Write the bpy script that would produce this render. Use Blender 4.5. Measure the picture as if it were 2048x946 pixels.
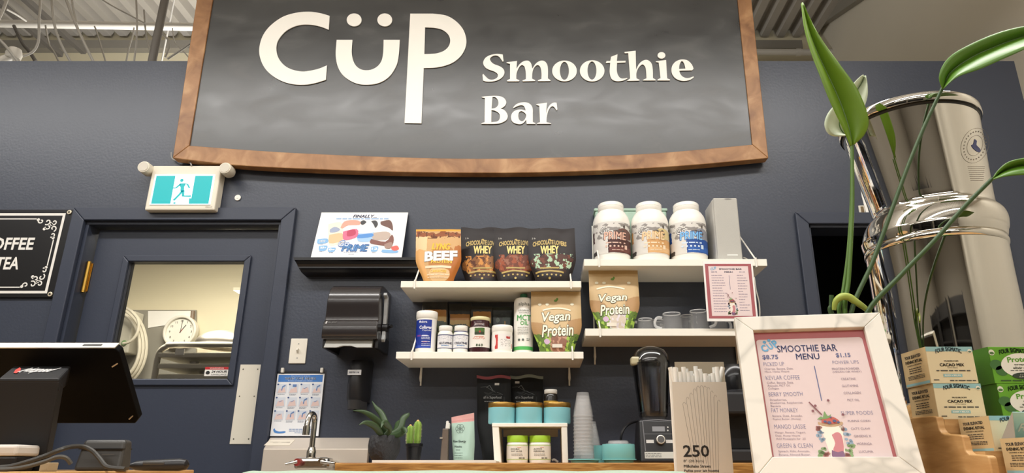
import bpy, math, random
from math import sin, cos, pi, sqrt, radians, atan2
from mathutils import Vector
for o in list(bpy.data.objects): bpy.data.objects.remove(o)
scene = bpy.context.scene
COL = scene.collection
random.seed(7)

# ------------------------------------------------------------------ camera
TH = radians(18.5); F = 1365.0; CX = 1085.0; CY = 473.0; ZC = 1.05
CT, ST = cos(TH), sin(TH)
cam_d = bpy.data.cameras.new('camera'); cam = bpy.data.objects.new('camera', cam_d); COL.objects.link(cam)
cam.location = (0, 0, ZC); cam.rotation_euler = (radians(90)+TH, 0, 0)
cam_d.sensor_width = 36; cam_d.lens = F/2048*36; cam_d.shift_x = (1024-CX)/2048
cam_d.clip_start = 0.02; cam_d.clip_end = 60
scene.camera = cam
# ------------------------------------------------------------------ world, exposure
w = bpy.data.worlds.new('world'); scene.world = w; w.use_nodes = True
w.node_tree.nodes['Background'].inputs[0].default_value = (0.9, 0.92, 1.0, 1)
w.node_tree.nodes['Background'].inputs[1].default_value = 0.10
vs = scene.view_settings
vs.view_transform = 'Standard'; vs.look = 'None'; vs.gamma = 1.0; vs.use_curve_mapping = False
vs.exposure = 0.08
# ------------------------------------------------------------------ store lighting (linear ceiling fixtures)
WALL = 2.9          # front face of the navy wall
FAR = 5.56          # far block wall behind it
DECK = 4.90         # roof deck height
LAMPROWS = [(1.15, 3.65, 135), (-1.9, 3.8, 105), (-4.9, 3.8, 95)]
def area(name, loc, sx, sy, power, color, rot=(0,0,0)):
    d = bpy.data.lights.new(name, 'AREA'); d.shape = 'RECTANGLE'; d.size = sx; d.size_y = sy
    d.energy = power; d.color = color
    o = bpy.data.objects.new(name, d); COL.objects.link(o); o.location = loc; o.rotation_euler = rot
    return o
for (ly, lz, pw) in LAMPROWS:
    area('ceiling_lamp_light', (-1.4, ly, lz-0.075), 7.2, 0.24, pw, (1.0, 0.985, 0.965))
    area('added_deck_uplight', (-1.4, ly, lz+0.06), 7.2, 0.2, pw*.9, (1.0, 0.985, 0.965), (pi, 0, 0))  # upward fill light added over each row to brighten the roof deck
area('added_back_uplight', (-2.3, 4.35, 2.84), 1.2, 0.3, 60, (1.0, 0.985, 0.96), (pi, 0, 0))  # upward fill added to brighten deck, pipe and upper far wall
area('back_room_light', (-2.3, 4.35, 2.72), 1.2, 0.3, 72, (1.0, 0.96, 0.88))

# ------------------------------------------------------------------ pixel <-> place
def den(py): return CT - (CY-py)/F*ST
def X(px, py, Y): return Y*((px-CX)/F)/den(py)
def Z(py, Y): v = (CY-py)/F; return ZC + Y*(ST+v*CT)/(CT-v*ST)
def P(px, py, Y): return Vector((X(px,py,Y), Y, Z(py,Y)))
def SC(py, Y): return Y/(F*den(py))
def ray(px, py):
    u = (px-CX)/F; v = (CY-py)/F
    return Vector((u, CT-v*ST, ST+v*CT))
class Plane:
    """a flat face in the room: origin, right and up directions"""
    def __init__(s, o, ex=(1,0,0), ey=(0,0,1)):
        s.o = Vector(o); s.ex = Vector(ex).normalized(); e = Vector(ey)
        s.ey = (e - s.ex*e.dot(s.ex)).normalized(); s.n = s.ex.cross(s.ey)   # n points to the viewer for ex=+X, ey=+Z
    def uv(s, px, py):
        d = ray(px, py); c = Vector((0,0,ZC)); t = (s.o-c).dot(s.n)/d.dot(s.n)
        q = c + d*t - s.o
        return q.dot(s.ex), q.dot(s.ey)
    def pt(s, x, y, off=0.0): return s.o + s.ex*x + s.ey*y + s.n*off
    def fn(s, off): return lambda x, y: s.pt(x, y, off)

# ------------------------------------------------------------------ materials
def lin(c):
    if isinstance(c, str):
        c = c.lstrip('#'); c = [int(c[i:i+2],16)/255 for i in (0,2,4)]
        return tuple((x/12.92 if x <= .04045 else ((x+.055)/1.055)**2.4) for x in c)
    return tuple(c)
MATS = {}
def newmat(name):
    m = bpy.data.materials.new(name); m.use_nodes = True
    return m, m.node_tree, m.node_tree.nodes['Principled BSDF']
def mat(name, col, rough=.5, metal=0, spec=.5, var=0, vscale=6, bump=0, bscale=60, emit=0, stretch=None, coat=0, alpha=1, trans=0, sub=0):
    if name in MATS: return MATS[name]
    m, t, b = newmat(name); c = lin(col)
    b.inputs['Base Color'].default_value = (*c,1); b.inputs['Roughness'].default_value = rough
    b.inputs['Metallic'].default_value = metal; b.inputs['Specular IOR Level'].default_value = spec
    if coat: b.inputs['Coat Weight'].default_value = coat; b.inputs['Coat Roughness'].default_value = .1
    if trans: b.inputs['Transmission Weight'].default_value = trans; b.inputs['IOR'].default_value = 1.45
    if emit: b.inputs['Emission Color'].default_value = (*c,1); b.inputs['Emission Strength'].default_value = emit
    if var or bump:
        tc = t.nodes.new('ShaderNodeTexCoord'); src = tc.outputs['Object']
        if stretch:
            mp = t.nodes.new('ShaderNodeMapping'); mp.inputs['Scale'].default_value = stretch
            t.links.new(src, mp.inputs[0]); src = mp.outputs[0]
    if var:
        n = t.nodes.new('ShaderNodeTexNoise'); n.inputs['Scale'].default_value = vscale; n.inputs['Detail'].default_value = 6
        t.links.new(src, n.inputs['Vector'])
        mx = t.nodes.new('ShaderNodeMix'); mx.data_type = 'RGBA'
        mx.inputs[6].default_value = (*[x*(1-var) for x in c],1); mx.inputs[7].default_value = (*[min(1,x*(1+var)) for x in c],1)
        t.links.new(n.outputs['Fac'], mx.inputs[0]); t.links.new(mx.outputs[2], b.inputs['Base Color'])
    if bump:
        n = t.nodes.new('ShaderNodeTexNoise'); n.inputs['Scale'].default_value = bscale; n.inputs['Detail'].default_value = 4
        t.links.new(src, n.inputs['Vector'])
        bp = t.nodes.new('ShaderNodeBump'); bp.inputs['Strength'].default_value = bump; bp.inputs['Distance'].default_value = .01
        t.links.new(n.outputs['Fac'], bp.inputs['Height']); t.links.new(bp.outputs[0], b.inputs['Normal'])
    MATS[name] = m; return m
def ramp_mat(name, stops, scale, stretch=(1,1,1), rough=.5, detail=8, dist=0, spec=.5, bump=0, metal=0, roughvar=0):
    if name in MATS: return MATS[name]
    m, t, b = newmat(name)
    tc = t.nodes.new('ShaderNodeTexCoord'); mp = t.nodes.new('ShaderNodeMapping'); mp.inputs['Scale'].default_value = stretch
    n = t.nodes.new('ShaderNodeTexNoise'); n.inputs['Scale'].default_value = scale; n.inputs['Detail'].default_value = detail; n.inputs['Distortion'].default_value = dist
    r = t.nodes.new('ShaderNodeValToRGB'); el = r.color_ramp.elements
    el[0].position, el[0].color = stops[0][0], (*lin(stops[0][1]),1); el[1].position, el[1].color = stops[-1][0], (*lin(stops[-1][1]),1)
    for p, c in stops[1:-1]: e = el.new(p); e.color = (*lin(c),1)
    t.links.new(tc.outputs['Object'], mp.inputs[0]); t.links.new(mp.outputs[0], n.inputs['Vector'])
    t.links.new(n.outputs['Fac'], r.inputs[0]); t.links.new(r.outputs[0], b.inputs['Base Color'])
    b.inputs['Roughness'].default_value = rough; b.inputs['Specular IOR Level'].default_value = spec; b.inputs['Metallic'].default_value = metal
    if roughvar:
        ma = t.nodes.new('ShaderNodeMath'); ma.operation = 'MULTIPLY_ADD'; ma.inputs[1].default_value = roughvar; ma.inputs[2].default_value = rough-roughvar/2
        t.links.new(n.outputs['Fac'], ma.inputs[0]); t.links.new(ma.outputs[0], b.inputs['Roughness'])
    if bump:
        bp = t.nodes.new('ShaderNodeBump'); bp.inputs['Strength'].default_value = bump; bp.inputs['Distance'].default_value = .005
        t.links.new(n.outputs['Fac'], bp.inputs['Height']); t.links.new(bp.outputs[0], b.inputs['Normal'])
    MATS[name] = m; return m
def print_mat(name, base, layers=(), rough=.45, spec=.5, metal=0, coat=0):
    """flat printed artwork: layers painted over each other in the surface's own UV.
    ('r',col,u0,v0,u1,v1,jag)  ('e',col,cx,cy,rx,ry,jag)  ('s',col,u0,v0,u1,v1,scale,threshold) speckle"""
    if name in MATS: return MATS[name]
    m, t, b = newmat(name); N = t.nodes.new; L = t.links.new
    b.inputs['Roughness'].default_value = rough; b.inputs['Specular IOR Level'].default_value = spec; b.inputs['Metallic'].default_value = metal
    if coat: b.inputs['Coat Weight'].default_value = coat
    uv = N('ShaderNodeTexCoord').outputs['UV']
    def math(op, a, c):
        n = N('ShaderNodeMath'); n.operation = op
        for i, q in enumerate((a, c)):
            if isinstance(q, (int, float)): n.inputs[i].default_value = q
            else: L(q, n.inputs[i])
        return n.outputs[0]
    cur = None
    for ly in layers:
        k = ly[0]; vec = uv
        jag = ly[6] if k in 're' and len(ly) > 6 else 0
        if jag:
            nz = N('ShaderNodeTexNoise'); nz.inputs['Scale'].default_value = 9; nz.inputs['Detail'].default_value = 3; L(uv, nz.inputs['Vector'])
            va = N('ShaderNodeVectorMath'); va.operation = 'MULTIPLY_ADD'; va.inputs[1].default_value = (jag*2,)*3; L(nz.outputs['Color'], va.inputs[0])
            vb = N('ShaderNodeVectorMath'); vb.operation = 'SUBTRACT'; vb.inputs[1].default_value = (jag, jag, jag)
            L(uv, va.inputs[2]); L(va.outputs[0], vb.inputs[0]); vec = vb.outputs[0]
        sp = N('ShaderNodeSeparateXYZ'); L(vec, sp.inputs[0]); x, y = sp.outputs[0], sp.outputs[1]
        if k in 'rs':
            f = math('MULTIPLY', math('MULTIPLY', math('GREATER_THAN', x, ly[2]), math('LESS_THAN', x, ly[4])),
                     math('MULTIPLY', math('GREATER_THAN', y, ly[3]), math('LESS_THAN', y, ly[5])))
            if k == 's':
                nz = N('ShaderNodeTexNoise'); nz.inputs['Scale'].default_value = ly[6]; nz.inputs['Detail'].default_value = 3; L(uv, nz.inputs['Vector'])
                f = math('MULTIPLY', f, math('GREATER_THAN', nz.outputs['Fac'], ly[7]))
        else:
            a = math('DIVIDE', math('SUBTRACT', x, ly[2]), ly[4]); c = math('DIVIDE', math('SUBTRACT', y, ly[3]), ly[5])
            f = math('LESS_THAN', math('ADD', math('MULTIPLY', a, a), math('MULTIPLY', c, c)), 1.0)
        mx = N('ShaderNodeMix'); mx.data_type = 'RGBA'; L(f, mx.inputs[0])
        if cur is None: mx.inputs[6].default_value = (*lin(base),1)
        else: L(cur, mx.inputs[6])
        mx.inputs[7].default_value = (*lin(ly[1]),1); cur = mx.outputs[2]
    if cur is None: b.inputs['Base Color'].default_value = (*lin(base),1)
    else: L(cur, b.inputs['Base Color'])
    MATS[name] = m; return m
def clear_mat(name, tint=(1,1,1), refl=.12, rough=.03):
    """thin clear sheet: transparent body with a fresnel gloss"""
    if name in MATS: return MATS[name]
    m = bpy.data.materials.new(name); m.use_nodes = True; t = m.node_tree; t.nodes.clear()
    o = t.nodes.new('ShaderNodeOutputMaterial'); mx = t.nodes.new('ShaderNodeMixShader')
    a = t.nodes.new('ShaderNodeBsdfTransparent'); a.inputs[0].default_value = (*tint,1)
    g = t.nodes.new('ShaderNodeBsdfGlossy'); g.inputs['Roughness'].default_value = rough
    lw = t.nodes.new('ShaderNodeFresnel'); lw.inputs[0].default_value = 1.45
    ad = t.nodes.new('ShaderNodeMath'); ad.operation = 'ADD'; ad.inputs[1].default_value = refl; ad.use_clamp = True
    t.links.new(lw.outputs[0], ad.inputs[0]); t.links.new(ad.outputs[0], mx.inputs[0])
    t.links.new(a.outputs[0], mx.inputs[1]); t.links.new(g.outputs[0], mx.inputs[2]); t.links.new(mx.outputs[0], o.inputs[0])
    MATS[name] = m; return m

# ------------------------------------------------------------------ mesh building
class MB:
    def __init__(s): s.v = []; s.f = []; s.uv = {}
    def add(s, v, f):
        n = len(s.v); s.v += [tuple(p) for p in v]; s.f += [tuple(i+n for i in q) for q in f]; return s
    def box(s, x0, x1, y0, y1, z0, z1):
        return s.add([(x0,y0,z0),(x1,y0,z0),(x1,y1,z0),(x0,y1,z0),(x0,y0,z1),(x1,y0,z1),(x1,y1,z1),(x0,y1,z1)],
                     [(0,3,2,1),(4,5,6,7),(0,1,5,4),(1,2,6,5),(2,3,7,6),(3,0,4,7)])
    def hexa(s, a, b):
        """two quads (4 points each) joined to a solid"""
        return s.add(list(a)+list(b), [(0,1,2,3),(7,6,5,4),(0,4,5,1),(1,5,6,2),(2,6,7,3),(3,7,4,0)])
    def prism(s, pts, fn0, fn1):
        """polygon pts (2-D) between two mappings to 3-D"""
        n = len(pts); v = [fn0(*p) for p in pts]+[fn1(*p) for p in pts]
        return s.add(v, [tuple(range(n)), tuple(range(2*n-1, n-1, -1))]+[(i, i+n, (i+1) % n+n, (i+1) % n) for i in range(n)])
    def lathe(s, prof, cx=0, cy=0, seg=32, a0=0, a1=2*pi, uv=False):
        full = abs(a1-a0-2*pi) < 1e-6; m = seg if full else seg+1
        base = len(s.v); k = len(prof)
        for i in range(m):
            a = a0+(a1-a0)*i/seg
            for r, z in prof: s.v.append((cx+r*sin(a), cy-r*cos(a), z))
        z0, z1 = prof[0][1], prof[-1][1]
        for i in range(seg):
            j = (i+1) % m
            for q in range(k-1):
                f = (base+i*k+q, base+j*k+q, base+j*k+q+1, base+i*k+q+1); s.f.append(f)
                if uv:
                    va = (prof[q][1]-z0)/(z1-z0); vb = (prof[q+1][1]-z0)/(z1-z0)
                    s.uv[len(s.f)-1] = [(i/seg,va),((i+1)/seg,va),((i+1)/seg,vb),(i/seg,vb)]
        return s
    def tube(s, pts, r, seg=8, caps=True):
        pts = [Vector(p) for p in pts]; n = len(pts); base = len(s.v)
        rr = r if isinstance(r, (list, tuple)) else [r]*n
        up = Vector((0,0,1)); prev = None
        for i, p in enumerate(pts):
            d = (pts[min(i+1,n-1)]-pts[max(i-1,0)]).normalized()
            if prev is None:
                a = d.orthogonal().normalized()
            else:
                a = prev - d*prev.dot(d); a = a.normalized() if a.length > 1e-6 else d.orthogonal().normalized()
            prev = a; b = d.cross(a)
            for k in range(seg):
                t = 2*pi*k/seg; q = p+(a*cos(t)+b*sin(t))*rr[i]; s.v.append(tuple(q))
        for i in range(n-1):
            for k in range(seg):
                s.f.append((base+i*seg+k, base+i*seg+(k+1) % seg, base+(i+1)*seg+(k+1) % seg, base+(i+1)*seg+k))
        if caps:
            s.f.append(tuple(base+k for k in range(seg-1,-1,-1))); s.f.append(tuple(base+(n-1)*seg+k for k in range(seg)))
        return s
    def grid(s, fn, nu, nv, uv=True):
        base = len(s.v)
        for j in range(nv+1):
            for i in range(nu+1): s.v.append(tuple(fn(i/nu, j/nv)))
        for j in range(nv):
            for i in range(nu):
                a = base+j*(nu+1)+i; s.f.append((a, a+1, a+nu+2, a+nu+1))
                if uv: s.uv[len(s.f)-1] = [(i/nu,j/nv),((i+1)/nu,j/nv),((i+1)/nu,(j+1)/nv),(i/nu,(j+1)/nv)]
        return s
WLOC = {}
def setp(o, label=None, cat=None, group=None, kind=None):
    if label: o['label'] = label
    if cat: o['category'] = cat
    if group: o['group'] = group
    if kind: o['kind'] = kind
    return o
def thing(name, label, cat, loc, group=None):
    o = bpy.data.objects.new(name, None); COL.objects.link(o); o.location = loc; o.empty_display_size = .05
    WLOC[o.name] = Vector(loc); return setp(o, label, cat, group)
def build(name, mb, m, parent=None, loc=None, smooth=False, bevel=0, label=None, cat=None, group=None, kind=None, seg=2, solid=0):
    """mesh given in room coordinates -> object (child of parent, or top-level with its origin at loc)"""
    org = WLOC[parent.name] if parent is not None else Vector(loc if loc is not None else (0,0,0))
    me = bpy.data.meshes.new(name)
    me.from_pydata([(x-org.x, y-org.y, z-org.z) for x, y, z in mb.v], [], mb.f)
    if mb.uv:
        ul = me.uv_layers.new(name='UVMap')
        for fi, cs in mb.uv.items():
            pl = me.polygons[fi]
            for k, c in zip(pl.loop_indices, cs): ul.data[k].uv = c
    if m is not None: me.materials.append(m)
    o = bpy.data.objects.new(name, me); COL.objects.link(o)
    if smooth:
        me.polygons.foreach_set('use_smooth', [True]*len(me.polygons))
        try: me.set_sharp_from_angle(angle=radians(42))
        except Exception: pass
    if solid:
        md = o.modifiers.new('s', 'SOLIDIFY'); md.thickness = solid; md.offset = 0
    if bevel:
        md = o.modifiers.new('b', 'BEVEL'); md.width = bevel; md.segments = seg; md.limit_method = 'ANGLE'; md.angle_limit = radians(35)
    if parent is not None: o.parent = parent; WLOC[o.name] = org
    else: o.location = org; WLOC[o.name] = org
    return setp(o, label, cat, group, kind)
def copy_tree(o, shift, parent=None):
    c = o.copy(); COL.objects.link(c); c.parent = parent
    if parent is None: c.location = o.location+Vector(shift)
    WLOC[c.name] = Vector(c.location) if parent is None else WLOC[parent.name]
    for ch in o.children: copy_tree(ch, (0,0,0), c)
    return c

# ------------------------------------------------------------------ flat artwork
def crs(pts, n=5):
    """smooth open spline through the points"""
    if len(pts) < 3: return list(pts)
    out = []
    for i in range(len(pts)-1):
        p0 = pts[max(i-1,0)]; p1 = pts[i]; p2 = pts[i+1]; p3 = pts[min(i+2,len(pts)-1)]
        for k in range(n):
            t = k/n
            out.append(tuple(.5*(2*p1[a]+(p2[a]-p0[a])*t+(2*p0[a]-5*p1[a]+4*p2[a]-p3[a])*t*t+(-p0[a]+3*p1[a]-3*p2[a]+p3[a])*t**3) for a in range(len(p1))))
    out.append(tuple(pts[-1])); return out
def loop(*segs, n=5):
    out = []
    for s in segs:
        q = crs(s, n)
        if out and abs(out[-1][0]-q[0][0])+abs(out[-1][1]-q[0][1]) < 1e-6: q = q[1:]
        out += q
    if abs(out[-1][0]-out[0][0])+abs(out[-1][1]-out[0][1]) < 1e-6: out.pop()
    return out
def ell(cx, cy, rx, ry, n=32): return [(cx+rx*cos(2*pi*i/n), cy+ry*sin(2*pi*i/n)) for i in range(n)]
def fill2d(loops, depth=0):
    cu = bpy.data.curves.new('tmp', 'CURVE'); cu.dimensions = '2D'; cu.fill_mode = 'BOTH'; cu.extrude = depth/2
    for lp in loops:
        sp = cu.splines.new('POLY'); sp.points.add(len(lp)-1); sp.use_cyclic_u = True
        for p, q in zip(sp.points, lp): p.co = (q[0], q[1], 0, 1)
    ob = bpy.data.objects.new('tmp', cu); me = ob.to_mesh()
    v = [tuple(q.co) for q in me.vertices]; f = [tuple(p.vertices) for p in me.polygons]
    ob.to_mesh_clear(); bpy.data.objects.remove(ob); bpy.data.curves.remove(cu)
    return v, f
_TC = {}
def text2d(s, bold=0, shear=0, space=1):
    key = (s, bold, shear, space)
    if key not in _TC:
        cu = bpy.data.curves.new('tmp', 'FONT'); cu.body = s; cu.size = 1; cu.resolution_u = 2; multi = bold > 0 and any(c in s for c in 'MWNw'); cu.offset = 0 if multi else bold; cu.shear = shear; cu.space_character = space
        ob = bpy.data.objects.new('tmp', cu); me = ob.to_mesh()
        v = [(q.co.x, q.co.y) for q in me.vertices]; f = [tuple(p.vertices) for p in me.polygons]
        ob.to_mesh_clear(); bpy.data.objects.remove(ob); bpy.data.curves.remove(cu)
        if multi:                                   # thicken by overprinting: offset curves clog the sharp corners of M and W
            v0, f0, k = v, f, len(v); v = []; f = []
            for i, (dx, dy) in enumerate(((-bold,0),(bold,0),(0,-bold*.6),(0,bold*.6))):
                v += [(a+dx, b+dy) for a, b in v0]; f += [tuple(j+i*k for j in q) for q in f0]
        x0 = min(a for a, _ in v); x1 = max(a for a, _ in v); y0 = min(b for _, b in v); y1 = max(b for _, b in v)
        _TC[key] = ([((a-x0)/(x1-x0)-.5, (b-y0)/(y1-y0)-.5) for a, b in v], f, (x1-x0)/(y1-y0))
    return _TC[key]
class Art:
    """2-D artwork that is wrapped on a surface by a mapping (x, y) -> point"""
    def __init__(s): s.v = []; s.f = []; s.c = []; s.hold = None
    def _add(s, v, f):
        n = len(s.v); s.v += v; s.c += [s.hold if s.hold is not None else n]*len(f); s.f += [tuple(i+n for i in q) for q in f]; return s
    def text(s, t, cx, cy, w=None, h=None, bold=0, shear=0, arc=0, rot=0, space=1):
        v, f, asp = text2d(t, bold, shear, space)
        if w is None: w = h*asp
        if h is None: h = w/asp
        c, q = cos(rot), sin(rot)
        pts = []
        for a, b in v:
            x = a*w; y = b*h + arc*(1-4*a*a)
            pts.append((cx+x*c-y*q, cy+x*q+y*c))
        return s._add(pts, f)
    def rect(s, x0, y0, x1, y1, nx=1, ny=1):
        v = [(x0+(x1-x0)*i/nx, y0+(y1-y0)*j/ny) for j in range(ny+1) for i in range(nx+1)]
        return s._add(v, [(j*(nx+1)+i, j*(nx+1)+i+1, (j+1)*(nx+1)+i+1, (j+1)*(nx+1)+i) for j in range(ny) for i in range(nx)])
    def poly(s, *loops): v, f = fill2d(loops); return s._add([(a,b) for a,b,_ in v], f)
    def ellipse(s, cx, cy, rx, ry, n=20): return s._add(ell(cx,cy,rx,ry,n), [tuple(range(n))])
    def ring(s, cx, cy, r0, r1, n=28, ry=1):
        v = [(cx+r*cos(2*pi*i/n), cy+r*ry*sin(2*pi*i/n)) for i in range(n) for r in (r0,r1)]
        return s._add(v, [(2*i,2*i+1,2*((i+1)%n)+1,2*((i+1)%n)) for i in range(n)])
    def line(s, pts, w):
        pts = [Vector((a,b)) for a,b in pts]; n = len(pts); v = []
        for i, p in enumerate(pts):
            d = (pts[min(i+1,n-1)]-pts[max(i-1,0)]); d = d.normalized() if d.length else Vector((1,0))
            o = Vector((-d.y,d.x))*w/2; v += [tuple(p+o), tuple(p-o)]
        return s._add(v, [(2*i,2*i+1,2*i+3,2*i+2) for i in range(n-1)])
    def words(s, x0, y, w, h, seed=1, center=False):
        """a line of print too small to read: word-length dashes"""
        r = random.Random(seed); x = x0; s.hold = len(s.v)
        while x < x0+w-h:
            l = min(h*(2+4*r.random()), x0+w-x); s.rect(x, y-h/2, x+l, y+h/2); x += l+h*.8
        s.hold = None; return s
    def put(s, name, m, parent, fn, label=None):
        # strokes that lie far from each other become parts of their own
        bx = {}
        for ch, f in zip(s.c, s.f):
            for i in f:
                x, y = s.v[i]; b = bx.setdefault(ch, [x,x,y,y]); b[0] = min(b[0],x); b[1] = max(b[1],x); b[2] = min(b[2],y); b[3] = max(b[3],y)
        ks = list(bx); par = {k: k for k in ks}
        def root(k):
            while par[k] != k: k = par[k]
            return k
        for i, a in enumerate(ks):
            for c in ks[:i]:
                A, B = bx[a], bx[c]; gap = max(A[0]-B[1], B[0]-A[1], A[2]-B[3], B[2]-A[3], 0)
                big = max(min(A[1]-A[0],A[3]-A[2]), min(B[1]-B[0],B[3]-B[2]))
                if gap <= .45*big: par[root(a)] = root(c)
        groups = {}
        for ch, f in zip(s.c, s.f): groups.setdefault(root(ch), []).append(f)
        out = None
        for fs in groups.values():
            used = sorted({i for f in fs for i in f}); idx = {i: k for k, i in enumerate(used)}
            mb = MB(); mb.v = [tuple(fn(*s.v[i])) for i in used]; mb.f = [tuple(idx[i] for i in f) for f in fs]
            o = build(name, mb, m, parent, label=label); out = out or o
        return out
    # px helpers for a Plane
    def tpx(s, pl, t, x0, x1, yt, yb, **k):
        a = pl.uv(x0,(yt+yb)/2); b = pl.uv(x1,(yt+yb)/2); c = pl.uv((x0+x1)/2,yt); d = pl.uv((x0+x1)/2,yb)
        return s.text(t, (a[0]+b[0])/2, (c[1]+d[1])/2, w=abs(b[0]-a[0]), h=abs(c[1]-d[1]), rot=k.pop('rot', 0)+0*atan2(b[1]-a[1], b[0]-a[0]), **k)
    def ppx(s, pl, *loops): return s.poly(*[[pl.uv(*q) for q in lp] for lp in loops])
    def lpx(s, pl, pts, w): return s.line([pl.uv(*q) for q in pts], w)
INK = {}
def ink(c, rough=.5): return mat('ink_'+c.strip('#'), c, rough)
# ================================================================== materials of the place
M_navy = mat('navy_paint', '#353b49', .36, spec=.6, var=.05, vscale=3, bump=.06, bscale=90)
M_trim = mat('navy_trim_paint', '#353b4a', .36, spec=.5, bump=.03, bscale=120)
M_cream = mat('cream_wall_paint', '#d6cfc0', .7, var=.04, vscale=2)
M_beige = mat('beige_wall_paint', '#e0d6b8', .7, var=.03, vscale=2)
M_deck = mat('roof_deck_steel', '#b4aea5', .55, spec=.3, var=.06, vscale=3)
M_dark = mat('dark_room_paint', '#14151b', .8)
M_floor = mat('floor_vinyl', '#6e665b', .35, var=.08, vscale=4)
M_white = mat('white_laminate', '#f0ece2', .35, spec=.4)
M_wood = ramp_mat('oak_counter', [(.3,'#8a5a26'),(.5,'#b17c3c'),(.7,'#c99a58')], 3.2, (3,14,30), .4, dist=1.2)
M_pine = ramp_mat('pine_display', [(.3,'#a9804c'),(.55,'#bd935f'),(.75,'#cba673')], 3, (4,4,26), .45, dist=.6)
M_black = mat('black_plastic', '#17171a', .38)
M_blackm = mat('black_matte', '#1b1b1e', .62)
M_chrome = mat('chrome', '#d2cfc9', .13, 1)
M_steel = mat('brushed_steel', '#cdc6ba', .36, 1, var=.06, vscale=8, stretch=(1,1,14))
M_pipe = mat('white_pipe', '#cfcac0', .5)
M_wire = mat('grey_cable_jacket', '#aaa69e', .6)
M_gray = mat('grey_plastic', '#9b9a97', .45)
M_paper = mat('white_paper', '#f1eee8', .6)

# ================================================================== the room
XL, XR, YB = -6.2, 2.66, -7.6
WTOP = Z(122, WALL)
d1l, d1r, d1t = X(174.3,440,WALL), X(565,445,WALL), Z(443,WALL)       # left door opening
d2l, d2t = X(1615,452,WALL), Z(450,WALL); d2r = d2l+.82              # dark doorway
WEND = X(2028,122,WALL)
mb = MB()
for a, b, z0, z1 in [(XL, d1l, 0, WTOP), (d1l, d1r, d1t, WTOP), (d1r, d2l, 0, WTOP), (d2l, d2r, d2t, WTOP), (d2r, WEND, 0, WTOP)]:
    mb.box(a, b, WALL, WALL+.12, z0, z1)
build('wall_back', mb, M_navy, kind='structure', label='navy painted partition wall behind the smoothie bar')
build('wall_far', MB().box(XL, XR, FAR, FAR+.1, 0, 5.2), M_beige, kind='structure', label='pale far wall behind the navy partition')
build('wall_right', MB().box(XR, XR+.1, YB, FAR+.1, 0, 5.2), M_cream, kind='structure', label='cream side wall right of the navy partition')
build('wall_left', MB().box(XL-.1, XL, YB, FAR+.1, 0, 5.2), mat('shop_wall_paint','#8d867a'), kind='structure', label='cream side wall of the shop')
build('wall_front', MB().box(XL, XR, YB-.1, YB, 0, 5.2), mat('shop_wall_paint','#8d867a',.7), kind='structure', label='cream wall behind the viewer')
build('floor', MB().box(XL, XR, YB, FAR, -.05, 0), M_floor, kind='structure', label='beige vinyl shop floor')
# corrugated roof deck
mb = MB(); pr = []; x = XL; pit = .152
while x < XR:
    pr += [(x, DECK+.075), (x+.045, DECK+.075), (x+.065, DECK), (x+.132, DECK)]; x += pit
n = len(pr)
mb.add([(a, YB, b) for a, b in pr]+[(a, FAR-.02, b) for a, b in pr], [(i, i+1, n+i+1, n+i) for i in range(n-1)])
build('ceiling', mb, M_deck, kind='structure', label='corrugated steel roof deck')
build('trim_1', MB().box(XL, X(1603,88,FAR-.06), FAR-.08, FAR-.001, Z(96,FAR-.08), Z(80,FAR-.08)), mat('grey_steel_angle', '#8f8a80', .5), kind='structure', label='grey steel angle under the deck along the far wall')
mb = MB(); q = [P(1641,44,FAR-.2), P(1726,-2,FAR-1.2), P(1700,-10,FAR-1.2), P(1634,26,FAR-.2)]
xw = XR-.004
def onw(px, py):      # point on the right wall
    d = ray(px, py); t = xw/d.x; return Vector((0,0,ZC))+d*t
q = [onw(1645,56), onw(1740,-8), onw(1700,-10), onw(1640,30)]
mb.hexa(q, [p-Vector((.06,0,0)) for p in q])
build('trim_2', mb, mat('grey_steel_angle','#8f8a80'), kind='structure', label='grey sloping steel brace against the right wall')
# lamp fixtures (behind and above the viewer)
M_lamp = mat('lamp_diffuser', '#fff4e2', .5, emit=3.0); M_house = mat('lamp_housing', '#e8e6e0', .4)
for k, (ly, lz, pw) in enumerate(LAMPROWS):
    t = thing('ceiling_light', ['linear ceiling light hung nearest the bar, above the viewer', 'linear ceiling light in the middle row behind the viewer', 'linear ceiling light farthest from the bar'][k], 'ceiling light', (-1.4, ly, lz), 'linear lights over the shop')
    build('housing', MB().box(-5.05, 2.25, ly-.15, ly+.15, lz-.03, lz+.05), M_house, t)
    build('diffuser', MB().box(-5.0, 2.2, ly-.12, ly+.12, lz-.06, lz-.03), M_lamp, t)
    for hx in (-4.2, -1.4, 1.4): build('hanger', MB().tube([(hx,ly,lz+.05),(hx,ly,DECK)], .006, 6), M_house, t)
t = thing('ceiling_light', 'ceiling light of the back room behind the door window', 'ceiling light', (-2.3, 4.35, 2.78))
build('housing', MB().box(-2.95, -1.65, 4.18, 4.52, 2.75, 2.82), M_house, t)
build('hanger', MB().tube([(-2.8,4.35,2.82),(-2.8,4.35,DECK)], .006, 6), M_house, t); build('hanger', MB().tube([(-1.8,4.35,2.82),(-1.8,4.35,DECK)], .006, 6), M_house, t)

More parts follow.
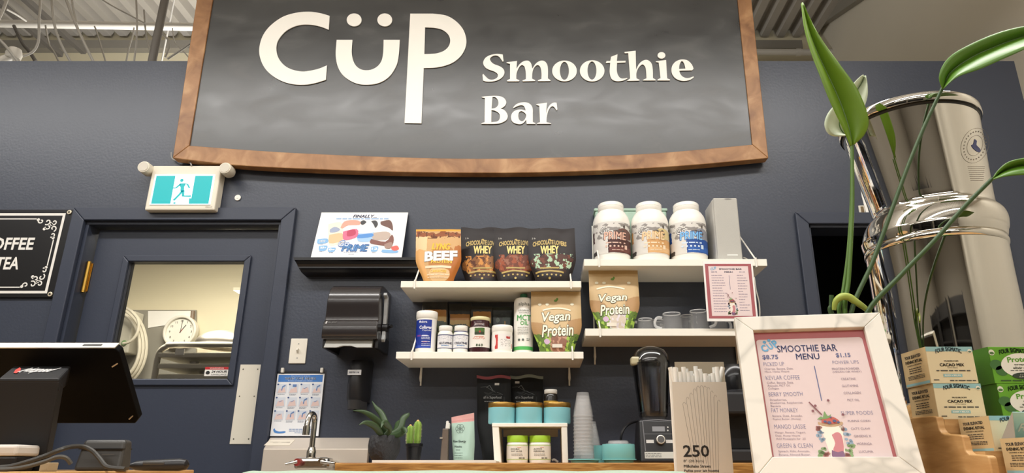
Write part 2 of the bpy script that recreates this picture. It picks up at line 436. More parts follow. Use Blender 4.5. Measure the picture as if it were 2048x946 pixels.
# shop shelving behind the viewer
for k, (sx, sy, lab) in enumerate([(-4.6,-3.4,'dark shop shelving unit behind the viewer, farthest left'),(-2.4,-3.4,'dark shop shelving unit directly behind the viewer'),(-.2,-3.4,'dark shop shelving unit behind the viewer, toward the right wall')]):
    t = thing('shelving_unit', lab, 'shelving', (sx, sy, 0), 'shop shelving behind the viewer')
    M_gon = mat('gondola_dark','#2e2c2b',.5)
    build('back_panel', MB().box(sx-.9,sx+.9,sy-.02,sy+.02,0,2.0), M_gon, t)
    for dx in (-.9,.86): build('upright', MB().box(sx+dx,sx+dx+.04,sy+.02,sy+.4,0,2.0), M_gon, t)
    for z_ in (.1,.5,.9,1.3,1.7): build('shelf', MB().box(sx-.86,sx+.86,sy+.02,sy+.38,z_,z_+.03), M_gon, t)
# ------------------------------------------------------------------ dark room behind the right doorway
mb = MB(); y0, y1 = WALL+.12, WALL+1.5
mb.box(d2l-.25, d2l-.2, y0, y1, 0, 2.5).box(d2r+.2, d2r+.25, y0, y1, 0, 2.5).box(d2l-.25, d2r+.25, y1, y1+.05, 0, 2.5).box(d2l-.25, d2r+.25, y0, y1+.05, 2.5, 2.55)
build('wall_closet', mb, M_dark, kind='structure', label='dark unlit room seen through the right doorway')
tw = .055
def casing(name, xl, xr, zt, y, w, d, label):
    o = bpy.data.objects.new(name, None); COL.objects.link(o); o.location = ((xl+xr)/2, y, 0); WLOC[o.name] = Vector(o.location); setp(o, label, None, None, 'structure')
    for pts in ([(xl-w,0),(xl,0),(xl,zt),(xl-w,zt+w)], [(xr,0),(xr+w,0),(xr+w,zt+w),(xr,zt)], [(xl-w,zt+w),(xl,zt),(xr,zt),(xr+w,zt+w)]):
        build('casing', MB().prism(pts, lambda a,b: (a,y-d,b), lambda a,b: (a,y-.0005,b)), M_trim, o, bevel=.004)
    return o
casing('trim_3', d2l, d2r, d2t, WALL, tw, .02, 'navy casing around the dark doorway')
mb = MB().box(d2l, d2l+.012, WALL, WALL+.12, 0, d2t).box(d2r-.012, d2r, WALL, WALL+.12, 0, d2t).box(d2l, d2r, WALL, WALL+.12, d2t-.012, d2t)
build('trim_4', mb, M_trim, kind='structure', label='navy jamb lining the dark doorway')
# ------------------------------------------------------------------ left door with window
wl = X(588.4,424,WALL)-d1r
dr = casing('door_1', d1l, d1r, d1t, WALL, .06, .022, 'navy door with a square window into the back room')
YD = WALL+.055
mb = MB().box(d1l, d1l+.014, WALL, WALL+.12, 0, d1t).box(d1r-.014, d1r, WALL, WALL+.12, 0, d1t).box(d1l+.014, d1r-.014, WALL, WALL+.12, d1t-.014, d1t)
build('jamb', mb, M_trim, dr)
gl, gr, gt, gb = X(259.5,524,YD), X(490,526,YD), Z(524,YD), Z(758,YD)
sl, sr, stp = d1l+.03, d1r-.016, d1t-.02
mb = MB()
for a, b, z0, z1 in [(sl, gl, .01, stp), (gr, sr, .01, stp), (gl, gr, gt, stp), (gl, gr, .01, gb)]: mb.box(a, b, YD, YD+.04, z0, z1)
slab = build('slab', mb, M_trim, dr)
m = .028
for pts in ([(gl-m,gb-m),(gl,gb),(gl,gt),(gl-m,gt+m)], [(gr,gb),(gr+m,gb-m),(gr+m,gt+m),(gr,gt)], [(gl-m,gt+m),(gl,gt),(gr,gt),(gr+m,gt+m)], [(gl-m,gb-m),(gr+m,gb-m),(gr,gb),(gl,gb)]):
    build('window_moulding', MB().prism(pts, lambda a,b: (a,YD-.013,b), lambda a,b: (a,YD-.0004,b)), M_trim, dr, bevel=.004)
build('window_pane', MB().box(gl, gr, YD+.018, YD+.022, gb, gt), clear_mat('door_glass', (.97,.96,.92), .02, .01), dr)
hp = Plane((0, YD-.004, 0))
hz0, hz1 = Z(580,WALL), Z(518,WALL); hx = d1l+.022
hg = build('hinge', MB().tube([(hx,YD-.012,hz0),(hx,YD-.012,hz1)], .0095, 10), mat('brass','#c9a04c',.3,1), dr, smooth=True)
build('hinge_leaf', MB().box(hx-.012,hx+.014,YD-.006,YD-.002,hz0+.006,hz1-.006), mat('brass','#c9a04c',.3,1), hg)
x0, z1 = hp.uv(481,729); x1, _ = hp.uv(523,730); _, z0 = hp.uv(480,888)
pp = build('push_plate', MB().box(x0, x1, YD-.003, YD-.0004, z0, z1), mat('cream_plate','#d9d3c4',.4), dr, label='cream push plate')
a = Art()
for sx in (x0+.014, x1-.014):
    for sz in (z1-.02, (z0+z1)/2+.03, z0+.02): Art().ellipse(sx, sz, .003, .003, 10).put('screw', mat('dark_screw','#6b665c',.4,.8), pp, lambda u,v: (u, YD-.0036, v))
# warning sticker on the pane
sp = Plane((0, YD+.0172, 0)); x0, z1 = sp.uv(411,734); x1, z0 = sp.uv(455,752)
st = build('sticker', MB().box(x0, x1, YD+.0165, YD+.0178, z0, z1), ink('#e9e6e0'), dr, label='red and white warning sticker')
Art().rect(x0,z0+(z1-z0)*.72,x1,z1).put('print_red', ink('#b3262a'), st, lambda u,v: (u,YD+.0158,v))
Art().text('WARNING', (x0+x1)/2, z0+(z1-z0)*.86, w=(x1-x0)*.6, h=(z1-z0)*.15).put('lettering', ink('#efe9e0'), st, lambda u,v: (u,YD+.0152,v))
a = Art(); a.text('24 HOUR', x0+(x1-x0)*.62, z0+(z1-z0)*.48, w=(x1-x0)*.66, h=(z1-z0)*.26, bold=.03, shear=.2); a.text('SURVEILLANCE', x0+(x1-x0)*.62, z0+(z1-z0)*.16, w=(x1-x0)*.66, h=(z1-z0)*.15)
a.ellipse(x0+(x1-x0)*.14, z0+(z1-z0)*.36, (x1-x0)*.09, (z1-z0)*.2); a.put('lettering', ink('#222222'), st, lambda u,v: (u,YD+.0158,v))

# ================================================================== over the partition: pipes and cables
def pxtube(pts, r, Y0, Y1=None, n=6):
    Y1 = Y0 if Y1 is None else Y1; k = len(pts)-1
    q = [tuple(P(a, b, Y0+(Y1-Y0)*i/k)) for i, (a, b) in enumerate(pts)]
    return crs(q, n)
p0, p1 = P(-60,46,4.0), P(640,58,4.0)
build('sprinkler_pipe', MB().tube([p0,p1], .027, 14), M_pipe, loc=p0, smooth=True, label='thick white pipe running level under the corrugated deck', cat='pipe')
p0 = P(334,-20,3.35); p1 = Vector((p0.x, 3.35, 2.3))
p0.z = DECK
build('conduit', MB().tube([p0,p1], .0225, 14), mat('grey_conduit','#7e7a75',.5), loc=p1, smooth=True, label='dark grey upright pipe left of the big sign', cat='pipe')
pa, pb = P(1490,104,FAR-.15), P(1722,105,FAR-.15); rr = .03
t = thing('wall_pipe', 'white level pipe on the far wall right of the big sign', 'pipe', pa)
build('pipe', MB().tube([pa,pb], rr, 14), M_pipe, t, smooth=True)
for px in (1597, 1697): c = P(px,104.5,FAR-.15); build('coupling', MB().tube([c-Vector((.02,0,0)), c+Vector((.02,0,0))], rr*1.18, 14), M_pipe, t, smooth=True)
br = build('bracket', MB().tube([P(1712,110,FAR-.15), P(1690,124,FAR-.02)], .02, 6), mat('grey_steel_angle','#8f8a80'), t)
for k, (dx, lab) in enumerate([(0, 'upper of the two dark steel struts left above the partition'), (.11, 'lower of the two dark steel struts left above the partition')]):
    a = P(168-9*k, 104+3*k, 4.9); b = Vector((a.x-.02, 2.95, a.z))
    build('steel_strut', MB().box(a.x-.02, a.x+.02, 2.95, 4.9, a.z-.02+.0, a.z+.02), mat('dark_strut','#5c5853',.5), loc=a, label=lab, cat='strut', group='steel struts above the partition') if k == 0 else \
    build('steel_strut', MB().box(a.x-.14, a.x-.1, 2.95, 4.86, a.z-.06, a.z-.02), mat('dark_strut','#5c5853',.5), loc=a, label=lab, cat='strut', group='steel struts above the partition')
wires = [
 ([(80,-15),(80,15),(78,40),(78,62)], 3.3, 3.3, .0065, 'cable dropping straight at the far left then curving back', [(78,62),(76,85),(66,103),(45,112),(28,108)]),
 ([(103,-15),(106,30),(112,62),(124,92),(142,125)], 3.25, 3.3, .007, 'pale cable bowing down left of centre over the partition', None),
 ([(128,-15),(138,15),(150,45),(168,85),(190,130)], 3.2, 3.25, .0075, 'thickest pale cable crossing the white pipe', None),
 ([(142,-15),(147,20),(153,46)], 3.3, 3.25, .006, 'short pale cable meeting the thick one at the pipe', None),
 ([(20,-20),(8,15),(-6,45)], 3.2, 3.2, .008, 'pale cable cutting across the top left corner', None),
 ([(205,0),(228,14),(262,32),(290,47)], 3.6, 3.4, .005, 'thin cable slanting down to the right above the pipe', None),
 ([(272,-10),(274,40),(273,80),(268,125)], 3.3, 3.3, .005, 'thin cable hanging straight left of the dark upright pipe', None),
 ([(288,20),(291,60),(296,88),(304,112)], 3.5, 3.5, .005, 'thin cable hanging just beside the dark upright pipe', None),
 ([(268,56),(265,72),(258,95),(252,126)], 3.972, 3.6, .005, 'short thin cable slanting left under the pipe', None),
 ([(189,53),(193,62),(200,85),(208,112),(212,126)], 3.972, 3.7, .005, 'short grey cable under the middle of the pipe', None),
 ([(325,68),(336,80),(338,96),(330,115)], 3.4, 3.4, .0055, 'bent cable right of the dark upright pipe', None),
 ([(470,-160),(440,-20),(415,55),(390,80),(362,100),(335,118)], 3.3, 3.3, .006, 'pale cable slanting toward the edge of the big sign', None),
 ([(345,57),(350,86),(368,104),(380,118)], 3.972, 3.5, .004, 'thin cable crossing another beside the big sign', None),
 ([(12,18),(34,30),(52,42)], 3.3, 3.5, .006, 'grey cable end above the pipe at the far left', None),
 ([(0,80),(14,95),(30,116),(40,128)], 3.2, 3.2, .007, 'grey cable slanting down at the far left edge', None),
 ([(91,51),(98,88),(108,104),(118,124)], 3.972, 3.9, .006, 'short grey cable under the struts', None),
 ([(28,52),(45,86),(58,102),(72,124)], 3.972, 3.7, .011, 'dark strap slanting down at the far left', None),
]
for pts, Ya, Yb, r, lab, more in wires:
    q = pxtube(pts, r, Ya, Yb)
    if more: q = q[:-1]+pxtube(more, r, Yb, Yb)
    build('cable', MB().tube(q, r, 8), M_wire if 'strap' not in lab else mat('dark_strut','#5c5853'), loc=q[0], smooth=True, label=lab, cat='cable', group='cables above the partition')
c = P(28,108,3.25)
t = thing('junction_box', 'white junction fitting at the top left above the partition', 'fitting', c)
build('body', MB().lathe([(0,c.z-.03),(.035,c.z-.03),(.04,c.z),(.03,c.z+.03),(0,c.z+.03)], c.x, c.y, 16), M_pipe, t, smooth=True)
build('stub', MB().tube([c+Vector((-.02,0,-.02)), P(-6,124,3.22)], .022, 10), M_pipe, t, smooth=True)

# ================================================================== the room behind the door window
YW = FAR-.003
def pan(px0, py0, px1, py1, Y): return MB().box(X(px0,(py0+py1)/2,Y), X(px1,(py0+py1)/2,Y), Y, Y+.02, Z(py1,Y), Z(py0,Y))
Yp = FAR-.022
build('steel_panel', MB().hexa([P(200,620,Yp),P(392,620,Yp),P(392,800,Yp),P(190,800,Yp)],[v+Vector((0,.02,0)) for v in (P(200,620,Yp),P(392,620,Yp),P(392,800,Yp),P(190,800,Yp))]), mat('grey_panel','#9b978c',.5,.2,var=.12,vscale=5), loc=P(300,800,Yp), label='grey steel panel on the back room wall', cat='panel')  # plain grey steel panel on the far wall
Yq = FAR-.027
pts = [(296,622),(386,622),(386,636),(352,648),(320,652),(296,656)]
build('notice', MB().prism(pts, lambda a,b: P(a,b,Yq), lambda a,b: P(a,b,Yq)+Vector((0,.003,0))), M_paper, loc=P(296,656,Yq), label='white notice on the grey panel behind the clock', cat='notice')
build('panel_edge', MB().tube([P(386,622,Yq-.01),P(384,642,Yq-.01)], .016, 8), mat('brown_edge','#7d6a58',.5), loc=P(384,642,Yq), label='short brown edge of the grey panel above the clock', cat='edge')  # brown edge of the grey panel, modelled as a short rod
cc = P(360,663,FAR-.07); r = 33*SC(663,FAR-.07)
t = thing('wall_clock', 'round white wall clock in the back room', 'clock', cc)
def disc(r0, r1, ya, yb, n=36):
    mb = MB(); v = []
    for i in range(n):
        a = 2*pi*i/n
        for rr_, yy in ((r0,ya),(r1,ya),(r1,yb),(r0,yb)): v.append((cc.x+rr_*sin(a), yy, cc.z+rr_*cos(a)))
    f = []
    for i in range(n):
        j = (i+1) % n
        for k in range(4): f.append((4*i+k, 4*j+k, 4*j+(k+1)%4, 4*i+(k+1)%4))
    return mb.add(v, f)
build('rim', disc(r*.84, r, FAR-.085, FAR-.03), mat('clock_white','#e6e2d6',.4), t, smooth=True, bevel=.006)
build('face', MB().prism(ell(0,0,r*.86,r*.86,36), lambda a,b: (cc.x+a,FAR-.062,cc.z+b), lambda a,b: (cc.x+a,FAR-.03,cc.z+b)), mat('clock_face','#ece8dc',.5), t)
fy = lambda y: (lambda a,b: (cc.x+a, y, cc.z+b))
for h in range(12):
    g = 2*pi*h/12
    Art().text(str(h if h else 12), r*.66*sin(g), r*.66*cos(g), h=r*.14, bold=.02).put('numeral', ink('#55524c'), t, fy(FAR-.0625))
for ang, ln, nm, c_, w_ in ((radians(34), .5, 'hour_hand', '#4a4742', .05), (radians(2), .72, 'minute_hand', '#4a4742', .035), (radians(35), .2, 'second_hand', '#b04838', .03)):
    Art().line([(-.08*r*sin(ang),-.08*r*cos(ang)),(ln*r*sin(ang),ln*r*cos(ang))], r*w_).put(nm, ink(c_), t, fy(FAR-.0635-.0005*len(nm)/10))
# hose coil and box
for k, (rad, cx_) in enumerate([(64,232),(60,229),(56,226)]):
    Yh = 5.40-.034*k
    q = [P(cx_+rad*cos(g)*.95, 692-rad*1.25*sin(g), Yh) for g in [radians(x) for x in range(-75, 131, 8)]]
    build('hose', MB().tube(q, .013, 8), mat('beige_hose','#cfc8b6',.5), loc=q[0], smooth=True, label=['outermost loop of pale hose hanging in the back room','middle loop of pale hose hanging in the back room','innermost loop of pale hose hanging in the back room'][k], cat='hose', group='hose loops in the back room')
build('hose', MB().tube(crs([tuple(P(a,b,5.27)) for a,b in [(262,622),(276,640),(275,664),(262,682),(246,687)]]), .011, 8), mat('beige_hose','#cfc8b6',.5), loc=P(262,622,5.34), smooth=True, label='short pale hose curling into the wall box', cat='hose', group='hose loops in the back room')
t = thing('wall_box', 'pale control box on the back room wall beside the hoses', 'box', P(252,700,5.4))
build('body', MB().box(X(225,660,5.4), X(264,660,5.4), 5.4, 5.53, Z(706,5.4), Z(622,5.4)), mat('pale_box','#cdc8b8',.5), t, bevel=.01)
build('button', MB().prism(ell(X(250,686,5.4), Z(686,5.4), .02, .02, 14), lambda a,b: (a,5.385,b), lambda a,b: (a,5.4,b)), mat('green_button','#6f9a64',.4), t)
# wire rack with steel bowl
YR = 4.25; t = thing('storage_rack', 'beige tubular storage rack behind the door window', 'rack', Vector((X(400,700,YR), YR, 0)))
fr = [P(306,775,YR), P(314,722,YR), P(320,703,YR), P(334,693,YR), P(352,690,YR), P(500,690,YR)]
fr = [tuple(Vector((fr[0].x,YR,0.0))), tuple(fr[0])]+crs([tuple(p) for p in fr[1:]], 4)
M_rack = mat('beige_rack','#d3ccbc',.4)
build('rail', MB().tube(fr, .019, 10), M_rack, t, smooth=True)
build('rail', MB().tube([Vector(p)+Vector((0,.42,0)) for p in fr], .019, 10), M_rack, t, smooth=True)
for py in (713, 735, 756, 790, 830): build('shelf', MB().box(X(318,py,YR), X(500,py,YR), YR-.02, YR+.44, Z(py,YR)-.008, Z(py,YR)+.022), M_rack, t, bevel=.005)
bc = P(440,690,YR+.2); br_ = 56*SC(690,YR)
zb = Z(690,YR)+.019
def bowl(r, h, z, cx, cy): return MB().lathe([(r*1.04,z),(r,z+.006)]+[(r*cos(g*pi/2/10), z+.006+h*sin(g*pi/2/10)) for g in range(1,11)], cx, cy, 40)
build('mixing_bowl', bowl(br_, .105, zb-.004, bc.x+.02, YR+.2), M_steel, loc=(bc.x+.02,YR+.2,zb-.004), smooth=True, label='upturned steel mixing bowl on top of the storage rack', cat='bowl', solid=.002)
for k, (px, py, w_, lab) in enumerate([(375,716,10,'small steel canister on the upper rack shelf'), (400,735,14,'steel pan on the middle rack shelf')]):
    py2 = (735, 756)[k]; zt = Z(py2,YR)+.0225; r_ = w_*SC(py,YR); xx = X(px,py,YR)
    build('steel_pan', MB().lathe([(0,zt),(r_,zt),(r_,zt+.024),(r_*1.08,zt+.026),(r_*.9,zt+.024),(r_*.9,zt+.004),(0,zt+.004)], xx, YR+.1, 24), M_steel, loc=(xx,YR+.1,zt), smooth=True, label=lab, cat='pan')
build('paper_label', MB().box(X(352,700,YR-.02), X(370,700,YR-.02), YR-.026, YR-.0215, Z(711,YR), Z(699,YR)), M_paper, loc=P(360,711,YR-.02), label='white paper tag hung on the storage rack rail', cat='tag')
# ================================================================== big chalkboard sign
YS = 2.835
SP = Plane((0, YS, 0))
sgn = thing('wall_sign', 'big black chalkboard sign in a curved wooden frame over the bar', 'sign', (X(930,345,YS), YS, Z(345,YS)))
M_board = ramp_mat('chalkboard', [(.3,'#1d1d1d'),(.55,'#262624'),(.72,'#3a3936')], 4, (1,1,2.2), .33, dist=.5, spec=.8, roughvar=.3)
M_fr = ramp_mat('sign_frame_wood', [(.3,'#7c532f'),(.55,'#a17449'),(.72,'#b88f63')], 9, (1,1,1), .42, dist=.8)
M_let = mat('white_vinyl', '#f4f1e8', .4)
ob = crs([(345,316),(480,331),(640,339),(800,344),(960,346),(1100,344.5),(1250,339),(1400,329),(1537,316)], 6)
ib = crs([(378,291),(560,304),(760,313),(930,317),(1100,315),(1300,307),(1505,289)], 8)
U = lambda px, py: SP.uv(px, py)
OB = [U(*p) for p in ob]; IB = [U(*p) for p in ib]
OTL, OTR, ITL, ITR = U(413,-130), U(1489,-130), U(441,-100), U(1465,-100)
front = lambda a,b: (a, YS, b); back = lambda a,b: (a, YS+.05, b)
def fpart(name, pts): return build(name, MB().prism(pts, front, back), M_fr, sgn, bevel=.003)
fpart('frame_bottom', OB+IB[::-1])
fpart('frame_side', [OB[0], IB[0], ITL, OTL]); fpart('frame_side', [IB[-1], OB[-1], OTR, ITR])
zmx = OTL[1]
top_o = [(OTL[0]+(OTR[0]-OTL[0])*i/12, zmx+.1*(1-((i-6)/6)**2)) for i in range(13)]
top_i = [(ITL[0]+(ITR[0]-ITL[0])*i/12, ITL[1]+.1*(1-((i-6)/6)**2)) for i in range(13)]
fpart('frame_top', top_i+top_o[::-1])
v, f = fill2d([IB+top_i[::-1]], .02)
mb = MB().add([(a, YS+.018+c, b) for a,b,c in v], f); build('board', mb, M_board, sgn)
build('mount_block', MB().box(-1.2,-1.1,YS+.05,WALL,2.5,2.7).box(.9,1.0,YS+.05,WALL,2.5,2.7), M_blackm, sgn)
def letter(name, loops, org, s, lab=None):
    lp = [[SP.uv(org[0]+x/s, org[1]+y/s) for x, y in l] for l in loops]
    v, f = fill2d(lp, .004); mb = MB().add([(a, YS+.004+c, b) for a,b,c in v], f)
    build('letter', mb, M_let, sgn, label=lab)
A, sA = (340,0), 2.6275
letter('C', [loop([(838,82),(790,68),(730,60),(660,66),(590,88),(525,135),(485,190),(468,255),(475,310),(500,360),(545,402),(600,430),(660,443),(720,443),(770,433),(818,418)],
  [(818,418),(824,342)], [(824,342),(780,360),(730,371),(690,374),(640,364),(600,342),(570,305),(558,262),(563,220),(585,185),(615,157),(655,137),(700,128),(750,130),(795,140),(833,155)], [(833,155),(838,82)])], A, sA, 'big white letter C')
letter('U', [loop([(875,208),(870,285),(880,345),(905,390),(945,422),(990,440),(1035,444),(1085,438),(1130,418),(1165,385),(1192,335),(1202,280),(1207,208)], [(1207,208),(1122,208)],
  [(1122,208),(1120,270),(1112,315),(1092,345),(1062,363),(1030,368),(1000,362),(975,342),(960,310),(954,270),(958,208)], [(958,208),(875,208)])], A, sA, 'big white smile-shaped letter U')
letter('dot', [ell(967,103,39,34)], A, sA); letter('dot', [ell(1128,103,39,34)], A, sA)
letter('P', [loop([(1262,70),(1380,70)], [(1380,70),(1450,80),(1500,108),(1538,150),(1556,200),(1553,245),(1530,290),(1490,325),(1440,345),(1390,354),(1333,356)], [(1333,356),(1321,647)], [(1321,647),(1232,645)], [(1232,645),(1262,70)]),
  loop([(1340,142),(1390,145),(1430,155),(1460,178),(1472,208),(1465,240),(1440,265),(1405,278),(1370,282),(1336,283)], [(1336,283),(1340,142)])], A, sA, 'big white letter P with a long stem')
A, sA = (955,95), 9.309
letter('S', [loop([(470,125),(360,115),(240,135),(150,185),(108,255),(110,310),(150,370),(220,410),(300,437),(350,465),(378,500),(372,545),(330,580),(270,595),(210,585),(160,545),(105,485)], [(105,485),(92,505),(103,610)][:2], [(92,505),(103,610)],
  [(103,610),(160,628),(250,630),(340,615),(420,580),(475,530),(500,470),(492,415),(455,370),(390,335),(310,305),(258,265),(232,215),(250,175),(300,148),(350,145),(400,165),(440,215),(465,255)], [(465,255),(485,250)], [(485,250),(470,125)])], A, sA)
def st(*p): return [[p[i], p[i+1]] for i in range(len(p)-1)]
letter('m', [loop(*st((540,270),(735,245),(725,390)), [(725,390),(780,310),(850,255),(910,240),(960,250),(1000,300),(1020,390)], [(1020,390),(1080,300),(1150,250),(1210,240),(1260,260),(1300,320),(1312,420),(1310,570)],
  *st((1310,570),(1360,605),(1355,620),(1130,622),(1125,605),(1190,580)), [(1190,580),(1192,480),(1180,390),(1155,340),(1115,322),(1070,350),(1035,410),(1020,480),(1015,575)], *st((1015,575),(1075,605),(1070,620),(840,625),(838,608),(900,585)),
  [(900,585),(900,490),(890,400),(870,345),(830,322),(790,345),(750,410),(725,490),(722,580)], *st((722,580),(780,605),(770,625),(552,625),(550,605),(605,580),(605,300),(545,285),(540,270)))], A, sA)
letter('o', [ell(1620,432,230,193,40), ell(1618,430,84,168,36)], A, sA)
letter('o', [ell(1184.4,141.2,24.6,21.2,40), ell(1184,140.6,8.9,18.2,36)], (0,0), 1)
A, sA = (1165,95), 8.904
letter('t', [loop(*st((625,115),(612,235),(770,232),(765,262),(615,268)), [(615,268),(612,400),(630,480),(670,535),(720,550),(795,538)], [(795,538),(800,548)], [(800,548),(740,580),(660,595),(590,592),(530,565),(498,510),(485,430),(488,350),(495,268)],
  *st((495,268),(415,272),(430,235),(495,235),(510,160),(625,115)))], A, sA)
letter('h', [loop(*st((748,75),(948,52),(955,390)), [(955,390),(1000,300),(1060,240),(1130,215),(1190,235),(1235,290),(1252,390),(1255,540)], *st((1255,540),(1308,570),(1305,582),(1075,582),(1085,568),(1140,545)),
  [(1140,545),(1135,430),(1120,345),(1075,297),(1030,320),(985,380),(960,460),(962,545)], *st((962,545),(1020,572),(1015,585),(790,590),(850,545),(815,95),(752,97),(748,75)))], A, sA)
letter('i', [loop(*st((1310,240),(1490,218),(1508,545),(1562,568),(1560,582),(1335,582),(1340,565),(1390,540),(1360,262),(1310,255),(1310,240)))], A, sA)
letter('dot', [ell(1408,135,70,58,24)], A, sA)
letter('e', [loop([(1985,525),(1920,570),(1830,590),(1740,582),(1660,545),(1605,480),(1585,400),(1600,320),(1650,255),(1720,218),(1790,208),(1870,225),(1930,275),(1965,330),(1978,375)], *st((1978,375),(1950,402),(1725,408)), [(1725,408),(1740,460),(1780,510),(1840,538),(1910,535),(1978,510)], [(1978,510),(1985,525)]),
  loop([(1722,378),(1728,310),(1750,255),(1775,238),(1800,260),(1822,310),(1835,372)], [(1835,372),(1722,378)])], A, sA)
A, sA = (955,180), 12.047
letter('B', [loop([(95,160),(170,148)], [(170,148),(400,135),(560,150),(650,200),(690,280),(670,360),(610,415),(550,440)], [(550,440),(640,475),(705,550),(728,630),(700,710),(620,765),(520,800),(400,812),(250,812)], *st((250,812),(95,810),(90,795),(170,770),(178,185),(110,175),(95,160))),
  loop([(360,160),(420,165),(470,205),(500,270),(500,340),(465,400),(410,432),(340,442)], [(340,442),(360,160)]), loop([(335,478),(410,490),(480,525),(530,580),(540,650),(515,720),(460,755),(330,772)], [(330,772),(335,478)])], A, sA)
letter('a', [loop([(865,430),(860,412)], [(860,412),(930,340),(1030,300),(1140,290),(1230,310),(1300,370),(1330,450),(1332,550)], *st((1332,550),(1332,765),(1395,795),(1395,812),(1185,812),(1170,710)), [(1170,710),(1120,775),(1050,815),(960,812),(870,780),(820,720),(808,640),(830,560),(890,500),(970,470),(1060,465),(1160,490)], [(1160,490),(1145,430),(1110,375),(1050,360),(980,375),(865,430)]),
  loop([(1060,500),(1120,530),(1165,580),(1170,630),(1140,700),(1100,740),(1050,745),(1005,710),(985,650),(985,580),(1010,520),(1060,500)])], A, sA)
letter('r', [loop(*st((1415,335),(1675,300),(1650,560)), [(1650,560),(1690,440),(1750,350),(1830,300),(1905,300)], *st((1905,300),(1925,460),(1905,485)), [(1905,485),(1860,420),(1810,385),(1760,410),(1710,490),(1680,590),(1665,680),(1662,770)], *st((1662,770),(1775,795),(1770,810),(1430,810),(1432,795),(1505,770),(1490,375),(1420,350),(1415,335)))], A, sA)

# ================================================================== coffee & tea sign
YK = 2.888; KP = Plane((0, YK, 0))
x1, z1 = KP.uv(147,419); _, z0 = KP.uv(107,595); xc, _ = KP.uv(15,505); x0 = 2*xc-x1
k = thing('coffee_sign', 'black sign with white border reading coffee and tea, cut by the left edge', 'sign', (xc, YK, z0))
build('panel', MB().box(x0, x1, YK, WALL-.001, z0, z1), mat('black_sign','#141416',.3), k, bevel=.002)
W_, H_ = x1-x0, z1-z0; kf = lambda off: (lambda a,b: (a, YK-off, b))
M_kw = ink('#e4e1da')
a = Art(); i0, i1 = .022, .033
bx = lambda d: (x0+d+.012, z0+d, x1-d-.012, z1-d)
def frame_rect(a, d, w):
    l, b, r_, t_ = bx(d); a.rect(l,b,r_,b+w); a.rect(l,t_-w,r_,t_); a.rect(l,b+w,l+w,t_-w); a.rect(r_-w,b+w,r_,t_-w)
frame_rect(a, .018, .0115)
l, b, r_, t_ = bx(.043); cn = .10
for yy in (b, t_-.005): a.rect(l+cn, yy, r_-cn, yy+.005)
for xx in (l, r_-.005): a.rect(xx, b+cn, xx+.005, t_-cn)
a.put('border', M_kw, k, kf(.0006))
for sx in (-1, 1):
    for sy in (-1, 1):
        a = Art(); ox = r_ if sx > 0 else l; oy = t_ if sy > 0 else b
        def tr(px, py): return (ox-sx*px, oy-sy*py)
        for (cx_, cy_, rr_, t0, t1) in ((.078,.012,.013,0,5.2),(.048,.016,.016,1,6.5),(.018,.018,.016,0,6.2),(.016,.048,.016,2,7.6),(.012,.078,.013,1,6.3),(.04,.04,.014,0,5)):
            pts = [tr(cx_+rr_*(1-.09*j)*cos(t0+(t1-t0)*j/9), cy_+rr_*(1-.09*j)*sin(t0+(t1-t0)*j/9)) for j in range(10)]
            a.line(pts, .0055)
        for q in ((.092,.006),(.006,.092),(.028,.028),(.055,.05)): a.ellipse(*tr(*q), .007, .007, 10)
        a.put('scrollwork', M_kw, k, kf(.0006))
for wd, xa, xb, ya, yb_ in (('COFFEE',-37,68,475,500),('TEA',-8,39,514,539)): Art().tpx(KP, wd, xa, xb, ya, yb_, bold=.025).put('lettering', M_kw, k, kf(.0007))
for sx in (x0+.014, x1-.014):
    for sz in (z0+.014, z1-.014):
        s_ = build('screw', MB().prism(ell(sx,sz,.0105,.0105,16), lambda a,b: (a,YK-.005,b), lambda a,b: (a,YK,b)), mat('brass_screw','#d8cdb4',.35,.5), k, bevel=.002)
        build('screw_slot', MB().prism(ell(sx,sz,.0042,.0042,10), lambda a,b: (a,YK-.0058,b), lambda a,b: (a,YK-.005,b)), M_black, s_)

# ================================================================== exit sign
YE = 2.845; EP = Plane((0, YE, 0))
M_ex = mat('exit_housing','#e3dccb',.45)
e = thing('exit_sign', 'lit green running-man exit sign with two emergency lamp heads', 'exit sign', P(370,420,WALL))
l, tp = EP.uv(306,331); r_, _ = EP.uv(443,331); _, bt = EP.uv(366,420)
build('housing', MB().box(l, r_, YE, WALL-.001, bt, tp), M_ex, e, bevel=.006)
fl, ft = EP.uv(311,349.5); fr_, _ = EP.uv(431,350); _, fb = EP.uv(366,410)
M_glow = mat('exit_white_glow','#eefaff',.3,emit=.45); M_teal = mat('exit_green_glow','#0fa3a8',.3,emit=.42)
build('lit_panel', MB().box(fl, fr_, YE-.004, YE, fb, ft), M_glow, e, bevel=.001)
w_ = fr_-fl; h_ = ft-fb; ef = lambda a,b: (fl+a*w_, YE-.0045, fb+b*h_)
# teal fields and the figure (unit square of the panel)
Art().rect(.03,.03,.345,.955).put('green_field', M_teal, e, ef); Art().rect(.675,.03,.97,.955).put('green_field', M_teal, e, ef)
fx = lambda px: (px-250)/(1275-250); fz = lambda py: 1-(py-262)/(760-262)
G = lambda *p: [(fx(x), fz(y)) for x, y in p]
asp = w_/h_
a = Art(); a.ellipse(fx(727), fz(362), .028, .028*asp, 18)
a.poly(G((705,412),(790,410),(800,440),(785,470),(800,540),(760,560),(735,530),(730,480),(700,440)))
a.line(G((600,488),(650,488),(715,425)), .03); a.line(G((780,418),(835,425),(880,490)), .026)
a.line(G((770,530),(735,590),(650,690)), .036); a.line(G((780,530),(795,620),(930,622)), .045)
a.rect(fx(655), fz(745), fx(690), fz(722)); a.poly(G((905,655),(960,660),(960,745),(915,745)))
a.put('running_figure', M_teal, e, lambda a_,b: (fl+a_*w_, YE-.005, fb+b*h_))
